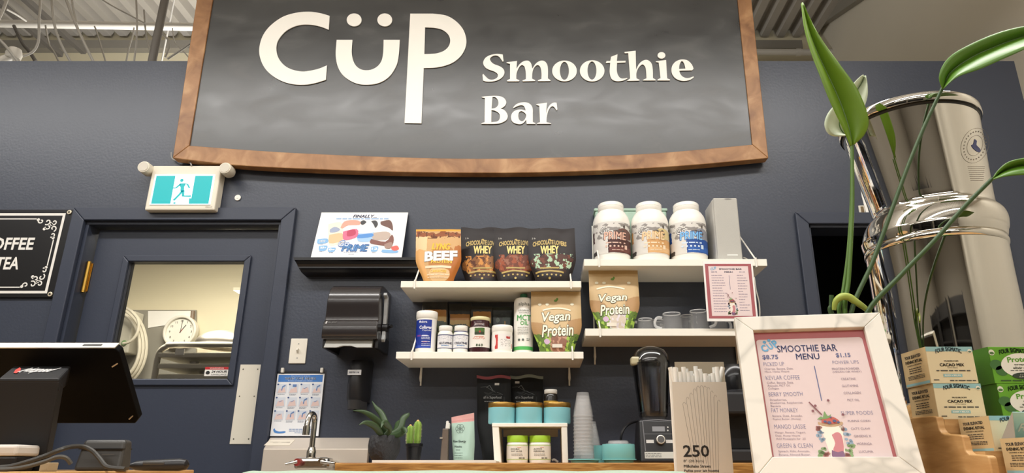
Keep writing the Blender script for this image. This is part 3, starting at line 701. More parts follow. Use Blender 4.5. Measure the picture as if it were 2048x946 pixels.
Art().tpx(EP, 'EMERGI-LITE', 411, 424, 413, 415.5).put('lettering', ink('#8b857a'), e, lambda u,v: (u, YE-.0006, v))
for px, py, s_ in ((290.5,336,-1),(452.5,338.5,1)):
    c = P(px,py,YE-.015); R_ = 12.3*SC(py,YE-.015)
    lh = build('lamp_head', MB().tube([(c.x,YE-.03,c.z),(c.x,YE-.024,c.z),(c.x,YE+.02,c.z),(c.x,YE+.035,c.z)], [R_*.93,R_,R_,R_*.7], 24), M_ex, e, smooth=True)
    build('lens', MB().prism(ell(c.x,c.z,R_*.78,R_*.78,24), lambda a,b: (a,YE-.0325,b), lambda a,b: (a,YE-.03,b)), mat('lamp_lens','#cfc9bb',.25), lh)
    build('lamp_neck', MB().tube([(c.x,YE+.01,c.z-.004),(c.x-s_*.03,YE+.02,tp-.008)], .008, 8), M_ex, e)
build('cable', MB().tube(crs([tuple(P(*q)) for q in ((383,331,2.84),(379,324,2.86),(366,320,2.87),(352,321,2.88),(344,316,2.885),(343,305,2.89))]), .0035, 6), M_gray, e, smooth=True)
c = P(476,396,WALL); 
t = thing('wall_button', 'small round white sensor on the wall right of the exit sign', 'sensor', c)
build('disc', MB().prism(ell(c.x,c.z,6.2*SC(396,WALL),6.2*SC(396,WALL),20), lambda a,b: (a,WALL-.006,b), lambda a,b: (a,WALL-.0005,b)), mat('sensor_white','#efece4',.4), t, bevel=.002)
build('centre', MB().prism(ell(c.x,c.z,.004,.004,12), lambda a,b: (a,WALL-.008,b), lambda a,b: (a,WALL-.006,b)), mat('sensor_white','#efece4'), t)
# ================================================================== shelves
YF = 2.64
M_shelf = mat('shelf_white','#f1ece0',.4,spec=.4)
M_wirew = mat('white_wire','#ece8de',.4)
def shelf(pxl, pxr, pyt, thick, lab, brk, up=.23):
    zt = Z(pyt, YF); x0, x1 = X(pxl,pyt+6,YF), X(pxr,pyt+6,YF)
    s = thing('wall_shelf', lab, 'shelf', ((x0+x1)/2, WALL, zt-thick), 'white wall shelves')
    build('board', MB().box(x0, x1, YF, WALL-.001, zt-thick, zt), M_shelf, s, bevel=.0015)
    for bx_ in brk:
        xx = X(bx_, pyt, YF)
        b = build('bracket', MB().tube([(xx,WALL-.006,zt+up),(xx,WALL-.006,zt-thick-.075)], .0035, 8).tube([(xx,WALL-.008,zt+up-.005),(xx+.004,YF+.006,zt+.004)], .0032, 8), M_wirew, s, smooth=True)
        build('bracket_clip', MB().tube([(xx+.004,YF+.012,zt+.0035),(xx+.004,YF-.003,zt+.003),(xx+.004,YF-.0035,zt-thick-.004),(xx+.004,YF+.02,zt-thick-.004)], .0038, 8), M_wirew, b, smooth=True)
        build('bracket_hook', MB().tube([(xx,WALL-.02,zt-thick-.002),(xx,WALL-.018,zt-thick-.045),(xx,WALL-.016,zt-thick-.06)], [.003,.0055,.003], 8), M_wirew, b, smooth=True)
    return zt
zA = shelf(801.5,1162.5,562,.0265,'white wall shelf holding the brown and black protein pouches',(828,1140))
zB = shelf(792,1167,703.5,.0265,'white wall shelf holding the blue tub and the oil bottle',(822,1143))
zC = shelf(1168,1534,518,.029,'white wall shelf holding three big white tubs and a speaker',(1196,1509))
zD = shelf(1170.5,1531,657,.029,'white wall shelf holding upturned glass mugs',(1198,1506))

# ================================================================== pouches
def pouch(name, lab, cat, zb, top, bot, Y, m, depth=.07, lean=.02, group=None, wob=.003, knee=.45, topfn=None, seal=None, sealm=None):
    """stand-up pouch: top=(pxl,pxr,py), bot=(pxl,pxr) at the base; Y = depth of its middle"""
    yt = Y+lean; zt = Z(top[2], yt)
    pyb = None
    xt0, xt1 = X(top[0],top[2],yt), X(top[1],top[2],yt)
    # pixel row of the base
    k = (zb-ZC)/Y; el = atan2(k,1)-TH; pyb = CY-F*math.tan(el)
    xb0, xb1 = X(bot[0],pyb,Y), X(bot[1],pyb,Y)
    ph = random.random()*6; H = zt-zb
    def mid(t): return (xb0+xb1)/2*(1-t)+(xt0+xt1)/2*t
    def hw(t):
        q = min(1, t/knee); q = q*q*(3-2*q)*.85+q*.15
        return (xb1-xb0)/2*(1-q)+(xt1-xt0)/2*q
    def D(t):
        if t > .93: return .0035
        return max(.0035, depth*(1-t/.93)**.75*min(1, .62+t*4))
    def cen(t): return Y+lean*t
    def fy_(s, t):
        s = max(-1, min(1, s))
        return cen(t)-D(t)/2*max(0,(1-s*s))**.55 + wob*(sin(7*t+4*s+ph)*.5+sin(11*s-5*t+ph*2)*.35)*min(1,(1-abs(s))*3)*min(1,t*5)*(1 if t<.93 else .5)
    def by_(s, t): return cen(t)+D(t)/2*max(0,(1-s*s))**.55
    ztop = (lambda s: 0) if topfn is None else topfn
    def zz(s, t): return zb+H*t+ztop(s)*H*max(0,(t-.7)/.3)
    t_ = thing(name, lab, cat, (mid(0), Y, zb), group)
    mb = MB(); NU, NV = 18, 22
    mb.grid(lambda u,v: (mid(v)+(2*u-1)*hw(v), fy_(2*u-1,v), zz(2*u-1,v)), NU, NV)
    mb.grid(lambda u,v: (mid(v)+(1-2*u)*hw(v), by_(1-2*u,v), zz(1-2*u,v)), NU, NV)
    # close the bottom and the top
    n = (NU+1)*(NV+1)
    mb.f.append(tuple(range(NU,-1,-1))+tuple(n+NU-i for i in range(0,NU+1))[::1] if False else tuple(range(NU,-1,-1))+tuple(n+NU-i for i in range(1,NU)))
    b = build('bag', mb, m, t_, smooth=True)
    if seal:
        s0 = MB(); e = .0012
        s0.grid(lambda u,v: (mid(seal+(1-seal)*v)+(2*u-1)*(hw(1)+.001), fy_(2*u-1,seal+(1-seal)*v)-e, zz(2*u-1,seal+(1-seal)*v)+.0005), NU, 3)
        build('seal', s0, sealm, t_, smooth=True)
    def front(off):
        def f(x, z):
            t = max(0,min(1,(z-zb)/H)); s = (x-mid(t))/max(hw(t),1e-4)
            return (x, fy_(s,t)-off, z)
        return f
    pl = Plane((0, Y-depth*.25, 0))
    return t_, b, front, pl, (lambda u,v: (mid(v)+(2*u-1)*hw(v), zb+H*v)), H
gold = '#d8bb6a'
# ---- brown beef pouch
m = print_mat('beef_print','#c9a06c',[('r','#8a4a22',.0,.86,1,.95,.08),('r','#e2c294',0,.60,.26,.86,.05),('r','#d9a465',.0,.0,.2,.6,.05),('e','#b67c40',.62,.33,.34,.36,.04),('e','#b06a2e',.95,.3,.16,.4,.05),('e','#d9b587',.55,.14,.3,.14,.03),('r','#e0a23a',0,.965,1,1,0),('s','#5d3018',.05,.82,.98,.96,9,.56)],.48,spec=.3)
t, b, fr_, pl, uvp, H = pouch('protein_pouch','shiny brown pouch printed BEEF, leftmost on its shelf','pouch',zA,(832,921.5,459),(848,906),2.70,m,.075,.03,'pouches on the upper left shelf',.003)
o = Art(); o.tpx(pl,'LYNG',862,899,482,497,bold=.06,shear=.15); o.put('lettering', ink('#f0b21e'), t, fr_(.0018), 'yellow brand lettering')
for off, c, bo in ((.0014,'#8e7f70',.075),(.0022,'#efece6',.045)):
    o = Art(); o.tpx(pl,'BEEF',848-(bo>.05)*.6,913.5+(bo>.05)*.6,499,520.5,bold=bo,rot=.05); o.put('lettering', ink(c), t, fr_(off))
o = Art(); o.tpx(pl,'PROTEIN',862,903,518.5,526,bold=.03,rot=.03); o.tpx(pl,'CARNIVORE',861,893,540,546,bold=.02); o.put('lettering', ink('#f2c43e'), t, fr_(.0018))
o = Art(); r1 = pl.uv(850,531); r2 = pl.uv(902,536); o.rect(r1[0],r2[1],r2[0],r1[1],12,1); o.words(*pl.uv(854,550), .09, .004, 3); o.words(*pl.uv(855,556), .085, .003, 4); o.put('print', ink('#e8cfae'), t, fr_(.0014))
# ---- three whey pouches
def whey(lab, top, bot, Y, c1, c2, c3, dx):
    m = print_mat('whey_'+c1.strip('#')+str(dx),'#262020',[('e',c1,.5,.36,.47,.17,.10),('s',c2,.06,.24,.94,.52,8,.52),('s',c3,.14,.26,.88,.50,11,.57),('e','#3a2620',.5,.2,.34,.05,.02),('r','#262020',0,0,1,.15,.02)],.5,spec=.3)
    t, b, fr_, pl, uvp, H = pouch('protein_pouch',lab,'pouch',zA,top,bot,Y,m,.07,.025,'pouches on the upper left shelf',.004,topfn=lambda s: .012*sin(5*s+dx))
    cx = (top[0]+top[1])/2-3
    a = Art(); a.tpx(pl,'CHOCOLATE LOVERS',cx-34,cx+34,480,490.5,bold=.045,arc=.009); a.put('lettering', ink('#b99f5c'), t, fr_(.0018))
    a = Art(); a.tpx(pl,'WHEY',cx-18.5,cx+18.5,488.5,506,bold=.05); a.put('lettering', ink('#ecd382'), t, fr_(.0024))
    q = lambda x, y: pl.uv(cx+x, y)
    a = Art(); p0 = q(-28,546); p1 = q(28,546)
    a.line([(p0[0]+(p1[0]-p0[0])*i/12, p0[1]+.008*(1-((i-6)/6)**2)) for i in range(13)], .007)
    p0 = q(-19,536); p1 = q(19,536); a.line([(p0[0]+(p1[0]-p0[0])*i/8, p0[1]) for i in range(9)], .006)
    for i in range(6): a.ellipse(*q(-23+9*i, 552-2*(1-((i-2.5)/2.5)**2)), .0042, .0042, 8)
    a.ellipse(*q(0,557.5), .005, .005, 10); a.ellipse(*q(0,475), .006, .003, 10)
    a.put('gold_print', ink('#b39a55'), t, fr_(.0015))
    a = Art(); a.text('2 lb', *q(-32,472), w=.015, h=.007); a.put('lettering', ink('#cfcac0'), t, fr_(.0015))
whey('black whey pouch with an orange candy picture, beside the brown pouch',(922,1013,456),(934,1000),2.785,'#8a5a30','#c98a45','#5a3018',0)
whey('black whey pouch with a red-brown chocolate picture, middle of the three',(988.5,1080,456),(997,1068),2.74,'#6a3520','#93492a','#8d5d48',1.3)
whey('black whey pouch with a mint-green picture, nearest the white tubs',(1055.5,1149,457),(1072,1140),2.692,'#4c2b20','#a8c3a4','#6b3a2a',2.1)
# ---- vegan pouches
def vegan(lab, zb, top, bot, Y, c1, c2, sx, T):
    m = print_mat('vegan_'+c1.strip('#'),'#ccb083',[('e','#b08a5c',.05,.36,.28,.13,.03),('e','#b38c5e',1,.42,.3,.14,.03),('r','#5f7a30',0,.0,1,.30,.07),('s','#9dbf4c',0,.02,1,.30,7,.53),('s','#2f4a26',0,.0,1,.28,9,.6),('e',c1,.55,.13,.2,.17,.06),('s',c2,.3,.0,.8,.3,10,.55),('e','#c9a9c4',.25,.17,.07,.045,.02),('r','#b89a68',0,.93,1,1,0)],.5)
    t, b, fr_, pl, uvp, H = pouch('protein_pouch',lab,'pouch',zb,top,bot,Y,m,.065,.02,'kraft vegan protein pouches',.003)
    for off, c, bo in ((.0014,'#4a4322',.055),(.0024,'#f2eed6',.02)):
        for wd, x0, x1, yt, yb in T:
            a = Art(); e = 1 if bo > .03 else 0
            a.tpx(pl, wd, x0-e, x1+e, yt-e, yb+e, bold=bo, shear=.22, rot=.06); a.put('lettering', ink(c), t, fr_(off))
    cx = (top[0]+top[1])/2; yy = top[2]
    a = Art(); p0 = pl.uv(cx-28+sx,yy+36); p1 = pl.uv(cx+28+sx,yy+36); a.line([(p0[0]+(p1[0]-p0[0])*i/10, p0[1]+.010*(1-((i-5)/5)**2)) for i in range(11)], .006)
    for dx in (-32,-17,33): a.ellipse(*pl.uv(cx+dx,yy+23), .0075, .0055, 12)
    a.put('print', ink('#efe9cf'), t, fr_(.0015))
    a = Art(); a.ellipse(*pl.uv(cx,yy+15), .007, .005, 10); a.ellipse(*pl.uv(cx+3,yy+12), .004, .006, 10); a.put('leaf_emblem', ink('#5c8c32'), t, fr_(.0016))
    a = Art(); q0 = pl.uv(cx-9+sx,yy+106); q1 = pl.uv(cx+11+sx,yy+113); a.rect(q0[0],q1[1],q1[0],q0[1],4,1); a.put('flavour_tag', ink('#e9e2d4'), t, fr_(.002))
vegan('kraft vegan protein pouch with a chocolate picture, right end of its shelf',zB,(1062,1161,583),(1080,1148),2.68,'#8a5a44','#b98a70',2,[('Vegan',1084,1141,622,647),('Protein',1083,1147,648,673)])
vegan('kraft vegan protein pouch with a pale flower picture, beside the glass mugs',zD,(1177,1275,540),(1197,1267),2.69,'#cdbfae','#d9cfd6',-4,[('Vegan',1198,1255,586,606),('Protein',1200,1259,608,630)])

# ================================================================== round jars
def rprof(prof, z):
    for (r0,z0),(r1,z1) in zip(prof, prof[1:]):
        if z0 <= z <= z1 and z1 > z0: return r0+(r1-r0)*(z-z0)/(z1-z0)
    return prof[0][0] if z < prof[0][1] else prof[-1][0]
def jar(name, lab, cat, cxp, py_ref, Y, zb, parts, group=None, seg=40):
    """parts: (part name, material, [(half width px, py)...]) from the bottom up; py None = base"""
    xx = X(cxp, py_ref, Y); t = thing(name, lab, cat, (xx, Y, zb), group); allp = []
    for pn, m_, pr_ in parts:
        pf = []
        for hwp, py in pr_:
            if py is None: pf.append((hwp*SC(py_ref,Y), zb))
            else: pf.append((hwp*SC(py,Y), max(zb, Z(py,Y))))
        allp += pf
        build(pn, MB().lathe([(0,pf[0][1])]+pf+[(0,pf[-1][1])], xx, Y, seg), m_, t, smooth=True)
    allp.sort(key=lambda q: q[1])
    def front(off):
        def f(x, z):
            r = rprof(allp, z)+off; d = max(-.985*r, min(.985*r, x-xx)); return (xx+d, Y-sqrt(max(1e-8,r*r-d*d)), z)
        return f
    pl = Plane((0, Y-max(r for r,_ in allp)*.8, 0))
    return t, front, pl, xx, allp
def band(name, m_, t, xx, Y, allp, pl, py0, py1, a0, a1, off=.0006, n=20, label=None):
    z0, z1 = pl.uv(1085,py0)[1], pl.uv(1085,py1)[1]; k = 6
    pr_ = [(rprof(allp, z0+(z1-z0)*i/k)+off, z0+(z1-z0)*i/k) for i in range(k+1)]
    return build(name, MB().lathe(pr_, xx, Y, n, radians(a0), radians(a1), True), m_, t, smooth=True, label=label)
M_tubw = mat('white_tub','#efece4',.35)
def prime(lab, cxt, cxb, dark, mid_, lt, txt_c, pat):
    cx = (cxt+cxb)/2
    t, fr_, pl, xx, ap = jar('protein_tub',lab,'tub',cx,470,2.74,zC,[
      ('body', M_tubw, [(34,None),(36.5,512),(37,505),(37,452),(36.5,446),(34,438),(29,430),(25,426.5)]),
      ('lid', M_tubw, [(24.5,427),(25.5,426),(25.8,419),(25,418.5),(25.5,418),(25.4,412.5),(23.5,410.5)])], 'big white protein tubs')
    lb = band('label', print_mat('prime_'+dark.strip('#'),'#d9d6d0',[('s','#8f8a86',.05,.45,1,1,6,.56),('e',pat,.72,.62,.2,.17,.06),('s','#5c5450',.5,.55,.95,.95,8,.6),('r',dark,.40,.02,.98,.45,.02),('r',mid_,.42,.05,.97,.2,.01),('r',dark,0,.4,.1,.75,.03),('r','#44403e',0,.0,.16,.12,.04)],.4), t, xx, 2.74, ap, pl, 508, 445, -88, 88, .0007, 28)
    q = lambda dx: cx+2+dx
    a = Art(); a.tpx(pl,'PRIME',q(-19),q(28),464,482,bold=.055,shear=.1); a.put('lettering', ink(dark), t, fr_(.0016))
    a = Art(); a.tpx(pl,'PRIME',q(-18),q(27),465.5,481,bold=.02,shear=.1); a.put('lettering', ink(txt_c), t, fr_(.0023))
    a = Art(); a.tpx(pl,'Go',q(-25),q(-7),455,469,bold=.05,shear=.1); a.put('lettering', ink('#44403f'), t, fr_(.0015))
    a = Art(); a.tpx(pl,'Go',q(-24.3),q(-7.7),456,468,bold=.0,shear=.1); a.put('lettering', ink('#f3f1ee'), t, fr_(.0021))
    a = Art(); p = pl.uv(q(-14),487); a.words(p[0],p[1],.085,.005,5); 
    for i in range(5): a.ellipse(*pl.uv(q(-13+8*i),494), .0045,.0045,8)
    a.rect(*pl.uv(q(24),499), *pl.uv(q(29),491)); p = pl.uv(q(-2),501); a.words(p[0],p[1],.05,.003,6)
    a.put('lettering', ink(lt), t, fr_(.0017))
prime('white protein tub with a dark brown label, leftmost of the three',1221.5,1225,'#4a2a28','#6b3d38','#d9b7a6','#e7b9a4','#6b4a42')
prime('white protein tub with a peach label, middle of the three',1297,1303,'#d2a066','#e3b985','#f2dcbd','#efd2a8','#d8c48e')
prime('white protein tub with a blue label, beside the speaker',1373,1378,'#24509c','#2f63b4','#cfe0f2','#7fc0f2','#8e9099')
# mint bin behind the tubs
x0, x1 = X(1187,430,2.86), X(1333,430,2.86); zt = Z(421.5,2.86)
M_mint = mat('mint_plastic','#a9c4b2',.4)
t = thing('storage_bin','pale mint plastic bin behind the white tubs','bin',((x0+x1)/2,2.86,zC))
build('body', MB().hexa([(x0+.02,2.835,zC),(x1-.02,2.835,zC),(x1-.02,2.885,zC),(x0+.02,2.885,zC)][::-1],[(x0+.004,2.828,zt-.012),(x1-.004,2.828,zt-.012),(x1-.004,2.892,zt-.012),(x0+.004,2.892,zt-.012)][::-1]), M_mint, t, bevel=.008)
build('rim', MB().box(x0,x1,2.825,2.895,zt-.014,zt), M_mint, t, bevel=.005)
# speaker
def tilt_box(q, Y0, Y1): return MB().hexa([P(*c,Y0) for c in q], [P(*c,Y0)+Vector((0,Y1-Y0,0)) for c in q])
x0, x1 = X(1435.5,519,2.68), X(1487,519,2.68); zt = Z(394.5,2.68)
t = thing('speaker','tall pale grey speaker at the right end of its shelf','speaker',((x0+x1)/2,2.75,zC))
M_cloth = mat('speaker_cloth','#b9b7b0',.85,bump=.3,bscale=700)
build('cabinet', MB().box(x0,x1,2.692,2.83,zC,zt), mat('speaker_grey','#c4c2bc',.5), t, bevel=.012, seg=4)
build('grille', MB().box(x0+.002,x1-.002,2.68,2.695,zC+.002,zt-.002), M_cloth, t, bevel=.006, seg=3)
sp_ = Plane((0,2.6795,0)); a = Art(); q = sp_.uv(1465,510); a.poly(loop([(q[0]-.02,q[1]-.003),(q[0]+.02,q[1]-.003)],[(q[0]+.02,q[1]-.003),(q[0]+.023,q[1]),(q[0]+.02,q[1]+.003)],[(q[0]+.02,q[1]+.003),(q[0]-.02,q[1]+.003)],[(q[0]-.02,q[1]+.003),(q[0]-.023,q[1]),(q[0]-.02,q[1]-.003)]))
a.put('badge', ink('#e6e4df'), t, sp_.fn(.0003))
a = Art(); q = sp_.uv(1456,398); a.ellipse(q[0],q[1],.016,.003,14); a.put('carry_slot', ink('#7d7b77'), t, sp_.fn(.0003))
q = [tuple(P(*c)) for c in ((1487,515,2.84),(1495,519,2.86),(1503,530,2.88),(1508,552,2.885),(1512,580,2.885),(1518,605,2.885),(1519,636,2.885),(1512,655,2.88))]
build('cord', MB().tube(crs(q), .0028, 6), M_wirew, t, smooth=True)
# ---- lower left shelf
M_blue = print_mat('collagen_print','#1d3590',[('r','#e7e6e6',.86,0,1,1,0),('r','#2b49ad',.0,.0,.86,.1,0),('r','#7a3f8f',.3,.40,.47,.46,.01),('r','#cfcfe4',.52,.41,.72,.45,0),('r','#b65a78',.55,.2,.72,.23,.01)],.35)
t, fr_, pl, xx, ap = jar('supplement_tub','blue collagen tub with a white lid, left end of its shelf','tub',852.5,665,2.715,zB,[('body', M_tubw, [(19.3,None),(20,698),(20,639)]),('lid', M_tubw, [(20,639.5),(21,638.5),(21.3,632),(21.2,626.5),(20.2,624.8)])])
band('label', M_blue, t, xx, 2.715, ap, pl, 696, 639.5, -95, 62)
a = Art(); a.tpx(pl,'Collagen',839,864.5,651.5,660,bold=.03); a.tpx(pl,'Peptides',845.5,864,659.5,663); a.tpx(pl,'alora',843,855,641.5,646,bold=.02); a.ellipse(*pl.uv(840.3,643.5),.0035,.005,10)
for i, y in enumerate((672,675,678,683,688,691)): a.words(*pl.uv(843,y), .033, .0018, 20+i)
a.put('lettering', ink('#e3e4f2'), t, fr_(.0016))
def pill(lab, cx, word, capring):
    t, fr_, pl, xx, ap = jar('supplement_bottle',lab,'bottle',cx,680,2.70,zB,[('body', M_tubw, [(14.5,None),(15,700),(15,670),(14.6,667.5),(13,664.5),(12,663)]),('cap', M_tubw, [(12.4,663),(13.3,662),(13.4,655),(12.8,653)])],'small white supplement bottles')
    band('label', print_mat('pill_label','#e4e3e4',[('r','#3d4470',0,.93,1,1,0),('r','#3d4470',0,0,1,.05,0),('s','#b9bac4',.1,.55,.9,.9,14,.55)],.4), t, xx, 2.70, ap, pl, 697, 669, -88, 88)
    a = Art(); a.tpx(pl,word,cx-12.5,cx+12.5,684,688.5,bold=.03); a.put('lettering', ink('#2c3050'), t, fr_(.0016))
    a = Art(); a.tpx(pl,'300g',cx-8,cx+8,690,693,bold=.03); a.put('lettering', ink('#4f86c0'), t, fr_(.0016))
    if capring: band('cap_ring', ink('#3d4470'), t, xx, 2.70, ap, pl, 663.4, 661.6, -180, 180, .0009, 30)
pill('small white glutamine bottle beside the blue tub',890.5,'GLUTAMINE',False)
pill('small white creatine bottle with a dark cap ring, left of the dark jar',921.5,'CREATINE',True)
M_maroon = mat('maroon_jar','#3a1a20',.22)
t, fr_, pl, xx, ap = jar('supplement_jar','dark maroon jar with a cream lid and white label','jar',959.5,670,2.705,zB,[('jar', M_maroon, [(19,None),(20.4,698),(20.6,656),(20,653),(18.6,650),(18.6,643)]),('lid', mat('cream_lid','#d9cf9f',.35), [(18.6,643),(19.3,641.5),(19.2,637.5),(18,636)])])
band('label', print_mat('jar_label','#e6e2da',[('r','#45672d',.36,.6,.68,.95,.01),('r','#2f3a26',.36,.6,.66,.75,.01),('e','#b23a34',.53,.76,.03,.05,0),('r','#c9927f',.36,.5,.66,.54,.01),('s','#d49c8c',.3,.38,.7,.5,22,.5)],.45), t, xx, 2.705, ap, pl, 694.5, 654, -88, 88)
a = Art()
for i, x in enumerate((954,959,964)): a.tpx(pl,'860'[i],x-2,x+2,688,693,bold=.04)
a.put('lettering', ink('#2f4a26'), t, fr_(.0017))
a = Art(); a.tpx(pl,'greens',949,967,647.5,650.5,bold=.02); a.put('lettering', ink('#c9b3ad'), t, fr_(.0012))
t, fr_, pl, xx, ap = jar('supplement_tub','white tub with red stripe label, left of the oil bottle','tub',1004,680,2.705,zB,[('body', M_tubw, [(20,None),(20.6,698),(20.6,666)]),('lid', M_tubw, [(20.2,666),(21,664.5),(21.2,657),(20.4,653.3),(19.6,652.6)])])
band('label', print_mat('redtub','#ebe7e3',[('r','#c4403c',.28,.04,.39,.95,.02),('e','#ebe7e3',.27,.5,.05,.3,0),('r','#c4403c',.66,.7,.8,.8,.02),('r','#b9383a',.88,.1,.93,.4,0),('s','#b5b0ae',.45,.2,.85,.66,18,.56)],.4), t, xx, 2.705, ap, pl, 699, 668, -88, 88)
a = Art(); a.tpx(pl,'PRE',1012.5,1020.5,672.5,676,bold=.03); a.put('lettering', ink('#c23c3c'), t, fr_(.0017))
t, fr_, pl, xx, ap = jar('oil_bottle','tall white oil bottle with a green cap, beside the kraft pouch','bottle',1047,650,2.735,zB,[('body', M_tubw, [(18.8,None),(19.3,699),(19.4,608),(18.6,602),(16,598.5),(8,597),(7.2,596.5)]),('cap', mat('green_cap','#2f7a5c',.4), [(7,597),(7.4,596),(7.2,590),(6.4,589)])])
band('green_stripe', ink('#4fae58'), t, xx, 2.735, ap, pl, 700, 693, -89, 89, .0007, 24)
a = Art(); a.tpx(pl,'MCT',1034,1062,630,641.5,bold=.012); a.tpx(pl,'OIL',1040.5,1057,642.5,650.5,bold=.012); a.put('lettering', ink('#49a854'), t, fr_(.0016))
a = Art(); a.tpx(pl,'alpha',1037,1059,605,613.5); a.tpx(pl,'ORGANIC',1036,1060,619.5,623); a.tpx(pl,'COCONUT',1038,1058,624.5,627)
for i, y in enumerate((655,658.5,662,665,668)): a.words(*pl.uv(1035,y), .043, .0016, 40+i)
for x in (1038,1046): a.ellipse(*pl.uv(x,680),.0048,.0048,12)
a.words(*pl.uv(1053,678), .014, .002, 61); a.words(*pl.uv(1053,681), .014, .002, 62)
a.put('lettering', ink('#5d6660'), t, fr_(.0016))
# dark pouches behind
def dpouch(lab, top, bot, Y, mm): return pouch('dark_pouch', lab, 'pouch', zB, top, bot, Y, mm, .03, .008, 'dark pouches at the back of the lower left shelf', .0015)
sun = lambda nm, v0, v1: print_mat(nm,'#16140f',[('r','#b0772a',.1,v0,.95,v1,.015),('r','#b8944a',.1,v0,.95,(v0+v1)/2,.02),('e','#2c3a1c',.5,v0-.03,.5,.07,.05),('s','#6f7a4a',.12,v0-.3,.9,v0-.06,7,.5)],.35)
dpouch('dark pouch with a sunset picture behind the blue tub',(845,895,604),(850,890),2.82,sun('sunset_print_a',.62,.86))
dpouch('dark pouch with a sunset picture behind the small white bottles',(896,942,607),(900,938),2.83,sun('sunset_print_b',.58,.8))
dpouch('dark pouch with a sunset picture behind the maroon jar',(942,984,613),(945,980),2.82,sun('sunset_print_c',.66,.9))
dpouch('dark green pouch behind the white and red tub',(984.5,1025,614),(987,1022),2.825,print_mat('green_pouch_print','#16211d',[('r','#26382f',.5,.1,.97,.8,.02),('r','#9c8a58',.12,.52,.46,.57,0),('r','#b5893f',.6,.5,.66,.72,.01),('e','#5d6b64',.28,.74,.09,.05,.01)],.35))

# ---- glass mugs, upturned
def haze_mat(name, fac, rough=.18):
    m, t_, b = newmat(name); tr_ = t_.nodes.new('ShaderNodeBsdfTransparent'); mx_ = t_.nodes.new('ShaderNodeMixShader'); mx_.inputs[0].default_value = fac
    b.inputs['Base Color'].default_value = (.86,.86,.86,1); b.inputs['Roughness'].default_value = rough
    t_.links.new(tr_.outputs[0], mx_.inputs[1]); t_.links.new(b.outputs[0], mx_.inputs[2]); t_.links.new(mx_.outputs[0], t_.nodes['Material Output'].inputs[0]); return m
M_glass = haze_mat('mug_glass', .06, .06)
M_rimg = haze_mat('mug_rim_glass', .38, .06)
def mugmesh(r, h):
    pr = [(r*.80,h-.012),(r*.86,h*.35),(r*.93,.0),(r,.0),(r*.97,h*.3),(r*.90,h-.008),(r*.82,h),(0,h),]
    inner = [(0,h-.016)]+pr[:1]
    return [(0,h-.016)]+pr
def mug(px, pyt, hwp, Y, hand, lab):
    xx = X(px, 650, Y); r = hwp*SC(650,Y); h = Z(pyt,Y)-zD
    t = thing('glass_mug', lab, 'mug', (xx,Y,zD), 'upturned glass mugs')
    build('cup', MB().lathe([(a_, zD+.0005+z_) for a_, z_ in mugmesh(r,h)], xx, Y, 36), M_glass, t, smooth=True)
    build('base_rim', MB().lathe([(r*.76,zD+h+.0004),(r*.83,zD+h+.0002),(r*.845,zD+h-.003),(r*.8,zD+h-.003),(r*.76,zD+h+.0004)], xx, Y, 36), M_rimg, t, smooth=True)
    d = Vector((cos(hand), sin(hand), 0)); c = Vector((xx,Y,0))
    q = [c+d*r*.9+Vector((0,0,zD+h*.78)), c+d*r*1.35+Vector((0,0,zD+h*.78)), c+d*r*1.6+Vector((0,0,zD+h*.55)), c+d*r*1.5+Vector((0,0,zD+h*.3)), c+d*r*.97+Vector((0,0,zD+h*.2))]
    build('handle', MB().tube(crs([tuple(p) for p in q],5), .0055, 8), M_rimg, t, smooth=True)
mug(1290.5,638,17.5,2.72,pi*.95,'small upturned glass mug next to the kraft pouch')
mug(1344.5,627,21.5,2.715,pi*.98,'upturned glass mug right of the smallest one')
mug(1316,640,14,2.82,pi*.3,'small upturned glass mug half hidden between two others')
mug(1374,631,15,2.83,pi*.3,'upturned glass mug half hidden behind the tallest one')
mug(1398.5,621.5,20.5,2.715,-pi*.1,'tallest upturned glass mug beside the small menu card')
mug(1438,634,17,2.74,pi*.1,'upturned glass mug behind the small menu card')
mug(1480,636,15,2.75,pi*.1,'upturned glass mug behind the right edge of the small menu card')
# ================================================================== black ledge with poster
M_ledge = mat('black_ledge','#131316',.35)
YL = 2.80; zl = Z(514.5,YL)
x0, x1 = X(586,518,YL), X(848,518,YL)
prof = [(WALL-.001,0),(YL,0),(YL,-.012),(YL+.008,-.016),(YL+.016,-.026),(YL+.020,-.036),(YL+.020,-.042),(YL+.03,-.046),(YL+.04,-.056),(WALL-.001,-.06)]
build('picture_ledge', MB().prism(prof, lambda a,b: (x0+max(0,-b)*.5,a,zl+b), lambda a,b: (x1-max(0,-b)*.5,a,zl+b)), M_ledge, loc=((x0+x1)/2,YL,zl-.06), label='black moulded picture ledge under the white poster', cat='ledge')
pt = Plane(P(621.8,511,2.812), (1,.0,0), (0, .082, .2))
pt = Plane((0,2.812,zl+.0006), (1,0,0), (0,.062,.2))
cs = [pt.uv(*q) for q in ((621.8,511),(803,513.7),(816.3,426.4),(644,423.7))]
xl, xr = (cs[0][0]+cs[3][0])/2, (cs[1][0]+cs[2][0])/2; yb, yt = 0.0, (cs[2][1]+cs[3][1])/2
t = thing('promo_poster','white tilted promo poster of protein tubs on the black ledge','poster',pt.pt((xl+xr)/2,0))
build('board', MB().hexa([pt.pt(xl,yb),pt.pt(xr,yb),pt.pt(xr,yt),pt.pt(xl,yt)],[pt.pt(a_,b_,-.004) for a_,b_ in ((xl,yb),(xr,yb),(xr,yt),(xl,yt))]), mat('poster_white','#ecebea',.35), t)
PW, PH = xr-xl, yt-yb
def pos(px, py):          # zoom coordinates of the poster, 4.73 px per photo px, origin (570,400)
    return pt.uv(570+px/4.73, 400+py/4.73)
def T(a, wd, x0_, x1_, y0_, y1_, **k): return a.tpx(pt, wd, 570+x0_/4.73, 570+x1_/4.73, 400+y0_/4.73, 400+y1_/4.73, **k)
